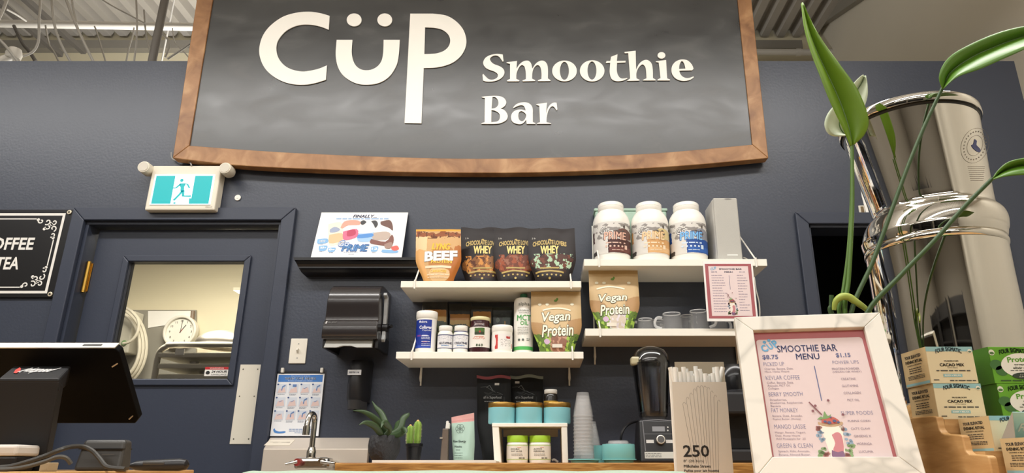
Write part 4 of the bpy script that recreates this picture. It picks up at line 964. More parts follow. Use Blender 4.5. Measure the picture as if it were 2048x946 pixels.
on = lambda o_: pt.fn(o_)
a = Art(); T(a,'FINALLY...',645,870,140,168,bold=.04,shear=.2); a.put('lettering', ink('#39446b'), t, on(.0006))
a = Art(); p = pos(485,178); a.words(p[0],p[1],PW*.6,.006,9); a.put('lettering', ink('#8fb0d6'), t, on(.0006))
def blob(c, pts, off, nm='tub_picture'):
    a = Art(); a.poly(loop([pos(*q) for q in pts]+[pos(*pts[0])], n=3)); a.put(nm, ink(c), t, on(off))
blob('#f0e2cf',[(410,230),(520,210),(550,270),(545,400),(480,425),(415,420)],.0006); blob('#e9b98f',[(420,330),(540,315),(540,385),(420,410)],.0009); blob('#9aa4bd',[(425,280),(470,255),(520,275),(500,300),(430,310)],.0010)
blob('#e8a08e',[(525,262),(560,205),(640,190),(705,200),(705,235),(600,240),(545,270)],.0007); blob('#d5698a',[(550,300),(680,275),(685,345),(600,378),(550,370)],.0012); blob('#b83a5a',[(590,295),(660,280),(665,330),(590,345)],.0015)
blob('#9cc0e4',[(690,300),(830,290),(825,385),(690,390)],.0009); blob('#4f8bd0',[(690,330),(825,318),(822,350),(690,362)],.0012); blob('#dfe4ea',[(700,290),(760,255),(830,290),(820,312),(700,318)],.0013)
blob('#3a3a3e',[(715,205),(745,192),(770,210),(740,235),(718,228)],.0008); blob('#3a3a3e',[(815,200),(860,195),(880,230),(855,265),(840,235)],.0008)
blob('#6b4a42',[(905,205),(985,190),(1015,225),(1020,290),(985,265),(910,235)],.0008); blob('#b9a79b',[(840,310),(960,300),(1000,330),(950,380),(830,370)],.0010); blob('#7b4a40',[(815,370),(950,395),(1010,330),(1030,380),(1000,455),(940,435),(810,412)],.0013); blob('#9b7d72',[(940,420),(1010,400),(1005,455),(950,458)],.0016)
for q in ([(308,372),(400,366),(402,405),(310,415)],[(322,436),(400,432),(385,478),(325,482)],[(410,455),(480,452),(460,492),(408,490)],[(815,445),(880,440),(870,485),(815,488)],[(920,470),(1060,478),(1055,502),(920,498)]): blob('#7fb0dc', q, .0009, 'badge')
blob('#dd5c52',[(1005,445),(1060,432),(1078,465),(1040,482),(1010,470)],.0013,'maple_leaf')
a = Art(); T(a,'PRIME',535,795,420,490,bold=.07,shear=.2); a.put('lettering', ink('#2f5fa8'), t, on(.0018))
a = Art(); T(a,'PRIME',542,788,428,483,bold=.02,shear=.2); a.put('lettering', ink('#79b4ea'), t, on(.0022))
a = Art(); T(a,'Go',503,612,382,448,bold=.06,shear=.15); a.put('lettering', ink('#3b6fb4'), t, on(.0020))
a = Art(); T(a,'Go',508,606,390,440,shear=.15); a.put('lettering', ink('#f2f4f8'), t, on(.0024))
a = Art()
for wd, x, y in (('NEW',355,390),('25g',360,455),('0g',442,472),('12',848,462)): T(a,wd,x-28,x+28,y-11,y+11,bold=.04)
a.put('lettering', ink('#f2f6fa'), t, on(.0014))
a = Art()
for x, y, w_, sd in ((315,418,.02,1),(320,490,.018,2),(415,500,.018,3),(555,495,.06,4),(598,512,.03,5),(822,498,.018,6)): p = pos(x,y); a.words(p[0],p[1],w_,.0025,sd)
a.put('lettering', ink('#8b93a4'), t, on(.0006))

# ================================================================== paper towel dispenser
YT = 2.68; M_smoke = mat('smoked_plastic','#2b2727',.22,var=.12,vscale=4,coat=.3)
x0, x1 = X(645,640,YT), X(756,640,YT); zt, zb_ = Z(566.5,YT+.03), Z(692,YT)
t = thing('towel_dispenser','dark smoked plastic paper towel dispenser with a side lever','dispenser',((x0+x1)/2,WALL,zb_))
h = zt-zb_; D_ = WALL-.001
pr = [(D_,zb_+.03),(YT+.02,zb_+.028),(YT+.004,zb_+h*.14),(YT,zb_+h*.27),(YT+.006,zb_+h*.38),(YT+.018,zb_+h*.42),(YT+.016,zb_+h*.55),(YT+.012,zb_+h*.70),(YT+.018,zb_+h*.82),(YT+.034,zb_+h*.92),(YT+.06,zb_+h*.98),(YT+.09,zt),(D_,zt)]
pr = [pr[0]]+crs(pr[1:5],4)[:-1]+crs(pr[4:12],4)+[pr[12]]
build('cover', MB().prism(pr, lambda a,b: (x0+.012*max(0,(b-zb_)/h-.1),a,b), lambda a,b: (x1-.006*max(0,(b-zb_)/h-.1),a,b)), M_smoke, t, bevel=.004, seg=2, smooth=True)
build('side_cheek', MB().box(x0-.001,x0+.014,YT+.03,D_,zb_-.004,zb_+.06), M_black, t, bevel=.004); build('side_cheek', MB().box(x1-.014,x1+.001,YT+.03,D_,zb_-.004,zb_+.06), M_black, t, bevel=.004)
zz0, zz1 = Z(695,YT+.02), Z(671,YT+.02); xa, xb = X(649,690,YT+.02), X(744,690,YT+.02); xm = (xa+xb)/2
pts = [(xa,zz0),(xm-.045,zz0),(xm-.02,zz0+.007),(xm+.01,zz0+.007),(xm+.035,zz0),(xb,zz0),(xb-.002,zz1),(xa+.004,zz1)]
build('paper_chute', MB().prism(pts, lambda a,b: (a,YT+.014+(b-zz0)*.5,b), lambda a,b: (a,YT+.03+(b-zz0)*.5,b)), mat('chute_grey','#a3a29b',.45), t)
xs = x1+.0012
lv = [P(768,585,2.74),P(764,600,2.74),P(762,625,2.74),P(760,648,2.74)]
zA_, zB_ = Z(586,2.74), Z(683,2.74)
build('lever', MB().prism([(2.735,zA_),(2.775,zA_-.012),(2.782,zA_-.09),(2.775,zB_+.02),(2.76,zB_),(2.748,zB_+.01),(2.756,zB_+.03),(2.76,zA_-.09),(2.752,zA_-.02),(2.73,zA_-.012)], lambda a,b: (xs,a,b), lambda a,b: (xs+.014,a,b)), mat('lever_grey','#aeb0b0',.4), t, bevel=.002)
kc = Vector((xs+.01,2.765,Z(656,2.765)))
build('knob', MB().tube([kc-Vector((.01,0,0)),kc+Vector((.012,0,0))],.017,14).tube([kc+Vector((.006,0,0)),kc+Vector((.03,-.02,.004))],.007,8), M_black, t, smooth=True)
tp_ = Plane((0,YT-.001,0)); a = Art(); a.tpx(tp_,'SAN JAMAR',655,673,642.5,646.5,bold=.03,shear=.15); a.poly([tp_.uv(*q) for q in ((650,647),(652,642),(655,642),(653,647))]); a.put('lettering', ink('#d2d0cf'), t, lambda u,v: (u, YT+.0013, v))
# ================================================================== soap dispenser
YO = 2.77; x0, x1 = X(684,770,YO), X(728,770,YO); zt, zb_ = Z(717,YO), Z(811,YO)
t = thing('soap_dispenser','black wall soap dispenser below the towel dispenser','dispenser',((x0+x1)/2,WALL,zb_))
h = zt-zb_; xc, hw = (x0+x1)/2, (x1-x0)/2
def soap(u, v):
    s = -1+2*u; k = 1 if v > .05 else .9
    b = .035+.085*(1-abs(s)**3.2); b *= (.86+.14*sin(pi*min(1,v*1.05))); taper = 1-.06*v
    return (xc+s*hw*taper*k*1.05, WALL-.001-b*(1 if v < .97 else .9), zb_+.02+(h-.02)*v)
mb = MB().grid(soap, 20, 14); n = len(mb.v)
mb.f.append(tuple(range(n-21,n))); mb.f.append(tuple(range(20,-1,-1)))
yfr = min(q[1] for q in mb.v)
mb.add([(mb.v[i][0], WALL-.001, mb.v[i][2]) for i in (0,20,n-1,n-21)], []); k4 = n
mb.f += [(0, k4, k4+3)+tuple(i for i in range(n-21,0,-21)), (20,)+tuple(i for i in range(41,n,21))+(k4+2,k4+1)]
build('body', mb, mat('soap_black','#1c1c1f',.42), t, smooth=True)
def lever(u, v):
    s = -1+2*u; return (xc+s*hw*.9, WALL-.001-(.04+.075*(1-abs(s)**2.6))*(1-.12*v), zb_+.024-.034*v)
mb = MB().grid(lever, 16, 5); n = len(mb.v); mb.f.append(tuple(range(n-17,n))); mb.f.append(tuple(range(16,-1,-1)))
build('push_lever', mb, mat('soap_grey','#39393b',.45), t, smooth=True)
build('nozzle', MB().tube([(xc,WALL-.07,zb_-.008),(xc,WALL-.07,zb_-.022)],.006,10), M_black, t)
so = Plane((0,yfr,0)); q0 = so.uv(696,739.5); q1 = so.uv(722,750)
lb = build('label', MB().box(q0[0],q1[0],yfr-.0025,yfr+.003,q1[1],q0[1]), mat('label_white','#e4e6ea',.4), t, label='white label', bevel=.001)
a = Art(); a.text('BSW-16',(q0[0]+q1[0])/2,(q0[1]+q1[1])/2,w=(q1[0]-q0[0])*.72,h=(q0[1]-q1[1])*.36,bold=.03); a.put('lettering', ink('#4b5c84'), lb, lambda u,v: (u,yfr-.003,v))
# ================================================================== light switch
wp = Plane((0,WALL-.006,0)); q0 = wp.uv(582,677); q1 = wp.uv(610,727)
t = thing('light_switch','white light switch plate beside the door frame','light switch',((q0[0]+q1[0])/2,WALL,q1[1]))
build('plate', MB().box(q0[0],q1[0],WALL-.006,WALL-.0005,q1[1],q0[1]), mat('switch_white','#e9e3d5',.4), t, bevel=.003)
xc, zc_ = (q0[0]+q1[0])/2, (q0[1]+q1[1])/2
build('toggle', MB().hexa([(xc-.004,WALL-.006,zc_-.01),(xc+.004,WALL-.006,zc_-.01),(xc+.004,WALL-.006,zc_+.008),(xc-.004,WALL-.006,zc_+.008)][::-1],[(xc-.003,WALL-.02,zc_+.002),(xc+.003,WALL-.02,zc_+.002),(xc+.003,WALL-.018,zc_+.01),(xc-.003,WALL-.018,zc_+.01)][::-1]), mat('switch_white','#e9e3d5'), t)
for dz in (-.03,.03): build('screw', MB().prism(ell(xc,zc_+dz,.0028,.0028,10), lambda a,b: (a,WALL-.0068,b), lambda a,b: (a,WALL-.006,b)), M_gray, t)
# ================================================================== hand washing poster
wq = Plane((0,WALL-.006,0)); cs = [wq.uv(*q) for q in ((541,873),(638,871),(648,746),(554,749))]
xl, xr = (cs[0][0]+cs[3][0])/2, (cs[1][0]+cs[2][0])/2; yb, yt = (cs[0][1]+cs[1][1])/2, (cs[2][1]+cs[3][1])/2
W_, H_ = xr-xl, yt-yb
t = thing('hand_washing_poster','hand washing instruction poster in a clear sleeve above the sink','poster',((xl+xr)/2,WALL,yb))
build('sheet', MB().box(xl,xr,WALL-.006,WALL-.004,yb,yt), mat('poster_paper','#e6e8ec',.4), t)
on = lambda o_: (lambda a,b: (xl+a*W_, WALL-.006-o_, yb+b*H_))
Art().rect(.03,.865,.97,.98).put('header', ink('#3f78c0'), t, on(.0005))
a = Art(); a.text('WASH YOUR HANDS',.5,.922,w=.66,h=.04,bold=.05); a.text('Stop the spread of germs',.5,.962,w=.4,h=.017); a.text('Protect yourself and others',.5,.882,w=.52,h=.015); a.put('lettering', ink('#eef3fa'), t, on(.0009))
r = random.Random(4)
for j in range(3):
    for i in range(4):
        cx_, cy_ = .13+.245*i, .745-.215*j
        pc = build('picture', MB().prism([(cx_-.1,cy_-.065),(cx_+.1,cy_-.065),(cx_+.1,cy_+.085),(cx_-.1,cy_+.085)], on(.0006), on(.0002)), ink('#cfd6e2'), t)
        a = Art(); a.poly([(cx_-.085,cy_-.06),(cx_-.05,cy_+.01+.02*r.random()),(cx_,cy_-.0+.04*r.random()),(cx_+.06,cy_+.02+.03*r.random()),(cx_+.09,cy_-.05),(cx_,cy_-.055)]); a.put('hands', ink('#dcc3be'), pc, on(.001))
        a = Art()
        if (i+j) % 3 == 0 or (i,j) == (2,2): a.line([(cx_,cy_-.02),(cx_+.01,cy_+.04),(cx_+.07,cy_+.065)],.022)
        elif (i,j) == (1,0): a.rect(cx_-.02,cy_+.04,cx_+.06,cy_+.08)
        else: a.line([(cx_-.03,cy_+.01),(cx_+.04,cy_+.03)],.008)
        a.put('tap', ink('#5f7fb4'), pc, on(.0013))
        a = Art(); a.ellipse(cx_-.085,cy_+.08,.02,.012,12); a.put('number_dot', ink('#2e4e86'), pc, on(.0014))
        a = Art(); a.words(cx_-.08,cy_-.08,.15,.008,i+4*j); 
        if r.random() > .4: a.words(cx_-.08,cy_-.096,.13,.007,i+4*j+30)
        a.put('caption', ink('#8d95a4'), pc, on(.0006))
a = Art(); a.poly(loop([(.05,.1),(.08,.055),(.18,.04),(.3,.05),(.3,.075),(.18,.07),(.1,.09),(.08,.12),(.05,.1)],n=3)); a.put('logo', ink('#4b82c4'), t, on(.0006))
a = Art(); a.words(.38,.105,.5,.012,5); a.words(.38,.078,.54,.012,6); a.words(.5,.05,.4,.01,7); a.put('caption', ink('#7b93bd'), t, on(.0006))
build('sleeve', MB().box(xl-.006,xr+.006,WALL-.0032,WALL-.0029,yb-.004,yt+.014), clear_mat('clear_sleeve',(.97,.97,.97),.02,.12), t)
for xx in (xl+.02, xr-.012): build('clip', MB().box(xx-.006,xx+.006,WALL-.0135,WALL-.0008,yt+.004,yt+.024), mat('clip_white','#dcd8ce',.4), t, bevel=.002)
# ================================================================== plate and torn strip by the dark doorway
q0 = wp.uv(1716.5,411); q1 = wp.uv(1731,429)
t = thing('wall_plate','small cream wall plate above the dark doorway','wall plate',((q0[0]+q1[0])/2,WALL,q1[1]))
build('plate', MB().box(q0[0],q1[0],WALL-.008,WALL-.0005,q1[1],q0[1]), mat('cream_plate','#d9d3c4'), t, bevel=.002)
build('recess', MB().box(q0[0]+.008,q1[0]-.005,WALL-.0092,WALL-.008,q1[1]+.008,q0[1]-.006), mat('plate_brown','#6f5a3c',.5), t)
pts = [wp.uv(*q) for q in ((1720.5,366),(1724,376),(1727,384),(1729.5,384),(1731,398),(1739,428),(1733,428),(1727,402),(1724,392))]
build('paper_strip', MB().prism(pts, lambda a,b: (a,WALL-.004,b), lambda a,b: (a,WALL-.0006,b)), M_paper, loc=(pts[0][0],WALL,pts[5][1]), label='torn white strip on the wall beside the steel water filter', cat='paper')
# ================================================================== back counter and sink
ZK = Z(925.5, 2.25); YK0 = 2.25
cl = X(669, 935, YK0)
ct = thing('back_counter','oak back counter under the wall shelves','counter',((cl+1.3)/2,2.6,0))
build('worktop', MB().box(cl, 1.12, YK0, WALL-.001, ZK-.045, ZK), M_wood, ct, bevel=.003)
build('cabinet', MB().box(cl+.02, 1.10, YK0+.06, WALL-.01, 0.1, ZK-.045), M_white, ct)
build('plinth', MB().box(cl+.05, 1.08, YK0+.12, WALL-.01, 0, .1), M_blackm, ct)
sk = thing('sink','stainless steel sink with a sloped backsplash','sink',(X(630,920,2.7),2.6,0))
a_ = X(539.5,876,2.87); b_ = X(738,875,2.87); zt = Z(875.5,2.87); Yf = 2.76; zf = Z(897.5,Yf)
zlow = .98; x0b = X(527,897,Yf); x1b = X(736.5,897,Yf)
mb = MB().add([(a_,2.87,zt),(b_,2.87,zt),(x1b,Yf,zf),(x0b,Yf,zf),(x0b,Yf,zlow),(x1b,Yf,zlow),(a_,WALL-.001,zt),(b_,WALL-.001,zt),(a_,WALL-.001,zlow),(b_,WALL-.001,zlow)],
   [(3,2,1,0),(4,5,2,3),(0,1,7,6),(0,6,8,4,3),(1,2,5,9,7),(6,7,9,8),(8,9,5,4)])
build('backsplash', mb, mat('sink_steel','#cbc0b3',.42,.35,var=.08,vscale=6), sk, bevel=.003)
mb = MB(); xs0, xs1, ys0, ys1, zr = x0b, cl-.004, 2.22, Yf, .98
mb.box(xs0,xs1,ys0,ys1,.78,.785).box(xs0,xs0+.01,ys0,ys1,.785,zr).box(xs1-.01,xs1,ys0,ys1,.785,zr).box(xs0+.01,xs1-.01,ys0,ys0+.01,.785,zr).box(xs0+.01,xs1-.01,ys1-.01,ys1,.785,zr)
build('basin', mb, mat('sink_steel','#b9ada0'), sk)
build('cabinet', MB().box(xs0,xs1,ys0+.02,WALL-.01,0,.78), M_gray, sk)
sl_ = Plane((0,2.80,Z(890,2.80)), (1,0,0), (0,2.87-Yf,zt-zf)); sl_.o = Vector((0,Yf,zf))
q0 = sl_.uv(540,880); q1 = sl_.uv(579,891)
stc = build('sticker', MB().prism([(q0[0],q1[1]),(q1[0],q1[1]),(q1[0],q0[1]),(q0[0],q0[1])], sl_.fn(.0012), sl_.fn(.0002)), mat('sticker_cream','#d8cfbe',.5), sk, label='cream sticker')
a = Art(); a.text('CAUTION',q0[0]+(q1[0]-q0[0])*.3,(q0[1]+q1[1])/2+.004,w=(q1[0]-q0[0])*.4,h=.006); a.text('HOT',q0[0]+(q1[0]-q0[0])*.36,(q0[1]+q1[1])/2-.006,w=(q1[0]-q0[0])*.2,h=.005); a.text('WATER',q0[0]+(q1[0]-q0[0])*.74,(q0[1]+q1[1])/2,w=(q1[0]-q0[0])*.36,h=.01); a.put('lettering', ink('#8a8178'), stc, sl_.fn(.0018))
# faucet (mounted on the backsplash face)
YU = 2.60
f = thing('faucet','chrome gooseneck faucet with two lever handles','faucet',(X(627,930,YU),YU,Z(939,YU)))
x0, x1 = X(593,926,YU), X(662,926,YU); z0, z1 = Z(939,YU), Z(915,YU)
build('body', MB().box(x0,x1,YU-.03,YU+.04,z0,z1), M_chrome, f, bevel=.012, seg=3)
build('body_inlet', MB().tube([(x0+.03,YU+.03,(z0+z1)/2),(x0+.03,Yf,(z0+z1)/2)],.014,12).tube([(x1-.03,YU+.03,(z0+z1)/2),(x1-.03,Yf,(z0+z1)/2)],.014,12), M_chrome, f, smooth=True)
sp0 = P(621.5,918,YU); 
build('spout_collar', MB().lathe([(0,z1-.002),(.016,z1-.002),(.017,z1+.02),(.013,z1+.03),(.012,z1+.036),(0,z1+.036)], sp0.x, YU, 20), M_chrome, f, smooth=True)
zs = Z(842,YU)
pth = [(sp0.x,YU,z1),(sp0.x,YU,zs-.03),(sp0.x,YU,zs),(sp0.x-.0005,YU-.008,zs+.016),(sp0.x-.003,YU-.024,zs+.024),(sp0.x-.006,YU-.042,zs+.016),(sp0.x-.008,YU-.052,zs-.008),(sp0.x-.0085,YU-.055,zs-.03)]
build('spout', MB().tube(crs(pth,5), .0098, 14), M_chrome, f, smooth=True)
e0 = Vector(pth[-1]); build('aerator', MB().tube([e0+Vector((0,0,.008)),e0+Vector((0,-.001,-.022))],.0125,16), M_chrome, f, smooth=True)
for sx, xx, py0, py1, pxe in ((-1,x0,926,930,571),(1,x1,924,928,671)):
    hub = build('handle_hub', MB().tube([(xx-sx*.02,YU-.03,(z0+z1)/2+.004),(xx-sx*.02,YU-.056,(z0+z1)/2+.004)],.013,14), mat('hub_red','#8d2f2a',.35) if sx < 0 else M_chrome, f, smooth=True, label='red marked hot hub' if sx < 0 else None)
    build('handle', MB().tube([(xx-sx*.02,YU-.052,(z0+z1)/2+.006),(X(pxe,py1,YU-.06),YU-.065,Z(py1-1,YU-.06))],[.007,.005],10), M_chrome, hub, smooth=True)

# ================================================================== things on the back counter
xa, xb = X(744,923,2.33), X(992,923,2.33)
build('serving_tray', MB().box(xa,xb,2.33,2.86,ZK+.0003,ZK+.0055).box(xa,xb,2.33,2.335,ZK+.0055,ZK+.0085).box(xa,xb,2.855,2.86,ZK+.0055,ZK+.0085), mat('tray_white','#dcd9d2',.35), loc=((xa+xb)/2,2.6,ZK), label='flat white tray under the potted plants', cat='tray')
ZT = ZK+.0058
# leafy plant in ribbed black pot
def potrib(u, v):
    return None
YP = 2.55; cxp = X(768,900,YP); s_ = SC(900,YP)
t = thing('potted_plant','green strappy plant in a textured black pot beside the sink','plant',(cxp,YP,ZT))
prf = [(27,0),(34,.12),(41,.35),(43,.6),(41.5,.8),(37.5,.97),(36,1.0),(34,1.0),(33,.93)]
hp_ = Z(871,YP)-ZT
M_pot = mat('textured_black_pot','#2b2b2e',.6,bump=.8,bscale=110,stretch=(1,1,.5))
build('pot', MB().lathe([(0,ZT)]+[(a*s_*.74, ZT+hp_*b) for a,b in prf]+[(0,ZT+hp_*.93)], cxp, YP, 48), M_pot, t, smooth=True)
build('soil', MB().lathe([(0,ZT+hp_*.935),(24*s_,ZT+hp_*.935),(24*s_,ZT+hp_*.9),(0,ZT+hp_*.9)], cxp, YP, 24), mat('soil','#1d1611',.9), t)
def strap(name, pts, wid, m_, parent, fold=.25, twist=0):
    """long leaf along 3-D points, widths in m, with a folded midrib"""
    pts = crs([tuple(p) for p in pts], 5); n = len(pts); mb = MB()
    for i, p in enumerate(pts):
        p = Vector(p); d = (Vector(pts[min(i+1,n-1)])-Vector(pts[max(i-1,0)])).normalized()
        side = d.cross(Vector((0,-1,0))); side = side.normalized() if side.length > .05 else Vector((1,0,0))
        q = i/(n-1); w_ = wid(q); nrm = side.cross(d)
        if twist: side = side*cos(twist*q)+nrm*sin(twist*q)
        mb.v += [tuple(p-side*w_-nrm*fold*w_), tuple(p-side*w_*.5-nrm*fold*w_*.35), tuple(p), tuple(p+side*w_*.5-nrm*fold*w_*.35), tuple(p+side*w_-nrm*fold*w_)]
    for i in range(n-1):
        for k in range(4): mb.f.append((5*i+k,5*i+k+1,5*i+k+6,5*i+k+5))
    return build(name, mb, m_, parent, smooth=True, solid=.0012)
M_leafd = mat('dark_leaf','#3a4f30',.42,var=.3,vscale=14)
zp = ZT+hp_*.9; wl_ = lambda q: .001+.0105*sin(pi*min(1,.12+q*.9))**.8*(1-q**6)
for pts in [((772,885,0),(768,860,-.02),(750,838,-.05),(728,824,-.07),(706,821,-.08)), ((778,885,.01),(774,860,.02),(764,830,.04),(752,815,.05),(744,802,.06)), ((788,885,0),(797,860,.0),(806,838,.01),(816,829,.02),(819,826,.02)), ((768,885,-.02),(762,870,-.05),(748,852,-.09),(730,845,-.12),(718,850,-.13)),
            ((780,885,-.03),(778,862,-.07),(772,848,-.1),(766,846,-.12),(762,856,-.13)), ((792,885,-.02),(800,868,-.04),(806,860,-.07),(812,862,-.08),(810,868,-.09)), ((774,885,.03),(772,865,.06),(768,850,.09),(760,842,.11)), ((786,885,.03),(790,862,.06),(795,846,.1),(800,840,.12))]:
    strap('leaf', [Vector((cxp+.01*(i%3-1),YP+d_*.2,zp)) if i == 0 else P(a,b,YP+d_) for i,(a,b,d_) in enumerate(pts)], wl_, M_leafd, t)
# cactus
YC = 2.66; cx_ = X(828,900,YC); s_ = SC(900,YC)
t = thing('potted_cactus','yellow-green finger cactus in a small black pot','cactus',(cx_,YC,ZT)); hz = Z(887,YC)-ZT
build('pot', MB().lathe([(0,ZT),(13*s_,ZT),(15.5*s_,ZT+hz*.8),(17*s_,ZT+hz*.82),(17.2*s_,ZT+hz),(15*s_,ZT+hz),(14.5*s_,ZT+hz*.9),(0,ZT+hz*.9)], cx_, YC, 28), M_black, t, smooth=True)
M_cact = ramp_mat('cactus_skin',[(.35,'#5f8a3a'),(.6,'#8fae48'),(.8,'#c9b95a')],18,(1,1,.4),.6)
for cxq, top, hwp, dy in ((820,850,6,.0),(833.5,840.5,6.5,.01)):
    xx = X(cxq,870,YC); zt = Z(top,YC); z0 = ZT+hz*.88; R_ = hwp*SC(870,YC); mb = MB(); NS, NR = 24, 18
    for j in range(NR+1):
        q = j/NR; rr = R_*(.75+.25*min(1,q*4))*(1 if q < .8 else sqrt(max(0,1-((q-.8)/.2)**2))+.02)
        for i in range(NS):
            a = 2*pi*i/NS; r_ = rr*(1+.16*cos(8*a)); mb.v.append((xx+r_*sin(a),YC+dy-r_*cos(a),z0+(zt-z0)*q))
    for j in range(NR):
        for i in range(NS): mb.f.append((j*NS+i,j*NS+(i+1)%NS,(j+1)*NS+(i+1)%NS,(j+1)*NS+i))
    mb.f.append(tuple(NR*NS+i for i in range(NS)))
    st_ = build('stem', mb, M_cact, t, smooth=True)
    b = MB(); r = random.Random(int(cxq))
    for j in range(1,15):
        for i in range(8):
            a = 2*pi*i/8; q = j/15; rr = R_*1.16*(.75+.25*min(1,q*4)); c = Vector((xx+rr*sin(a),YC+dy-rr*cos(a),z0+(zt-z0)*q*.86))
            d_ = Vector((sin(a),-cos(a),.3)); b.tube([c-d_*.0006,c+d_*.0035],.0006,3,False)
    o = build('spines', b, mat('spine_cream','#e2dcae',.6), st_, kind='stuff')
    build('tip', MB().lathe([(R_*.55,zt-.006),(R_*.4,zt),(0,zt+.003)],xx,YC+dy,14), mat('cactus_tip','#d9b06a',.6), st_, smooth=True)
# slim bronze bottle
YQ = 2.62; t = thing('slim_bottle','slim brown bottle with a white cap, left of the mint pouch','bottle',(X(889,920,YQ),YQ,ZT))
def qbox(pxl0,pxr0,py0,pxl1,pxr1,py1,Y0,Y1,z0=None):
    a = [P(pxl0,py0,Y0),P(pxr0,py0,Y0),P(pxr0,py0,Y0)+Vector((0,Y1-Y0,0)),P(pxl0,py0,Y0)+Vector((0,Y1-Y0,0))]; b = [P(pxl1,py1,Y0),P(pxr1,py1,Y0),P(pxr1,py1,Y0)+Vector((0,Y1-Y0,0)),P(pxl1,py1,Y0)+Vector((0,Y1-Y0,0))]
    if z0 is not None:
        for p in a: p.z = z0
    return MB().hexa(a[::-1], b[::-1])
M_bron = mat('bronze_glass','#6f6258',.35,.25)
build('body', qbox(880,895,921,885,896.5,857,YQ-.015,YQ+.02,ZT), M_bron, t, bevel=.003)
build('cap', qbox(890.5,898.5,857.5,892,899.5,846,YQ-.01,YQ+.012), mat('cap_white','#dedbd4',.35), t, bevel=.002)
build('cap_top', MB().lathe([(0,Z(846,YQ)),(.006,Z(846,YQ)),(.0055,Z(842.5,YQ)),(0,Z(841.5,YQ))], X(895,844,YQ), YQ, 14), mat('cap_white','#dedbd4'), t, smooth=True)
build('clasp', MB().box(X(880.5,890,YQ),X(886,890,YQ),YQ-.019,YQ-.014,Z(878,YQ),Z(874.5,YQ)), M_steel, t)
# mint pouch
mm = print_mat('mint_print','#a8c2b4',[('r','#d09a94',0,.84,1,1,.012),('r','#c98c88',0,.86,1,.9,.02)],.5)
t, b, fr_, pl, uvp, H = pouch('powder_pouch','mint green powder pouch with a pink top and flower logo','pouch',ZT,(903,948,830),(907,948),2.63,mm,.045,.01,None,.002,topfn=lambda s: .05*s)
a = Art(); cpx = pl.uv(919.5,857)
for i in range(6): g = pi/3*i; a.ring(cpx[0]+.0095*cos(g),cpx[1]+.0095*sin(g),.0068,.0078,16)
a.put('flower_logo', ink('#3c4f4a'), t, fr_(.0014))
a = Art(); a.tpx(pl,'Raw Energy',906,932,880,886,bold=.03); a.tpx(pl,'Matcha',909,924,891,895,bold=.02); a.tpx(pl,'blend',912,920,898,901)
for i, y in enumerate((906,911,916)): a.words(*pl.uv(909,y), .03, .0014, 70+i)
a.put('lettering', ink('#33423e'), t, fr_(.0014))
# black superfood pouches
M_sf = print_mat('superfood_print','#131516',[('e','#2c3030',.38,.80,.2,.012,.05),('r','#3c4041',.25,.765,.7,.772,.03),('r','#2a2d2e',.78,.62,.82,.75,0)],.6,spec=.25)
for k, (tp2, bt2, sc_, lab, dx) in enumerate([((954,1021,752),(966,1014),'#8d3f48','black superfood pouch with a red top edge behind the mint canisters',0),((1021,1086,751),(1026,1078),'#8a938c','black superfood pouch with a grey-green top edge behind the mint canisters',64)]):
    t, b, fr_, pl, uvp, H = pouch('superfood_pouch',lab,'pouch',ZK,tp2,bt2,(2.775,2.835)[k],M_sf,.06,.02,'black superfood pouches',.003,topfn=lambda s,k=k: .012*sin(4*s+k), seal=.965, sealm=ink(sc_))
    a = Art(); a.tpx(pl,'all in Superfood',966+dx,1002+dx,791,798,bold=.01); a.words(*pl.uv(968+dx,802), .06, .0016, 5); a.put('lettering', ink('#a5a8a8'), t, fr_(.0016))
    a = Art(); q = pl.uv(993+dx if k == 0 else 1034,766.5 if k == 0 else 763); a.rect(q[0]-.009,q[1]-.0045,q[0]+.009,q[1]+.0045,3,1); a.put('price_tag', ink('#c9c6c0'), t, fr_(.0018))
    a = Art(); a.line([pl.uv(960+dx,773),pl.uv(972+dx,772),pl.uv(980+dx,778),pl.uv(1005+dx,788)],.0013); a.line([pl.uv(972+dx,774),pl.uv(978+dx,769),pl.uv(985+dx,780)],.003); a.put('line_art', ink('#5f6465'), t, fr_(.0015))
# white riser
YV = 2.50; zs_ = Z(846,YV); xl, xr = X(984,846,YV), X(1135,846,YV); th_ = .013
t = thing('riser_stand','small white riser stand carrying mint canisters','stand',((xl+xr)/2,YV+.08,ZK))
build('top', MB().box(xl,xr,YV,YV+.2,zs_-th_,zs_), M_shelf, t, bevel=.002)
lx0, lx1 = X(992,925,YV), X(1003,925,YV); rx0, rx1 = X(1124,925,YV), X(1134,925,YV)
for (a0,a1,b0,b1) in ((xl+.001,xl+.024,lx0-.006,lx0+.018),(xr-.022,xr-.001,rx0+.002,rx0+.022)):
    build('leg', MB().hexa([(b0,YV+.002,ZK),(b1,YV+.002,ZK),(b1,YV+.198,ZK),(b0,YV+.198,ZK)][::-1],[(a0,YV+.002,zs_-th_),(a1,YV+.002,zs_-th_),(a1,YV+.198,zs_-th_),(a0,YV+.198,zs_-th_)][::-1]), M_shelf, t, bevel=.002)
build('back_panel', MB().box(xl+.03,xr-.03,YV+.19,YV+.196,zs_-.04,zs_-th_), M_shelf, t)
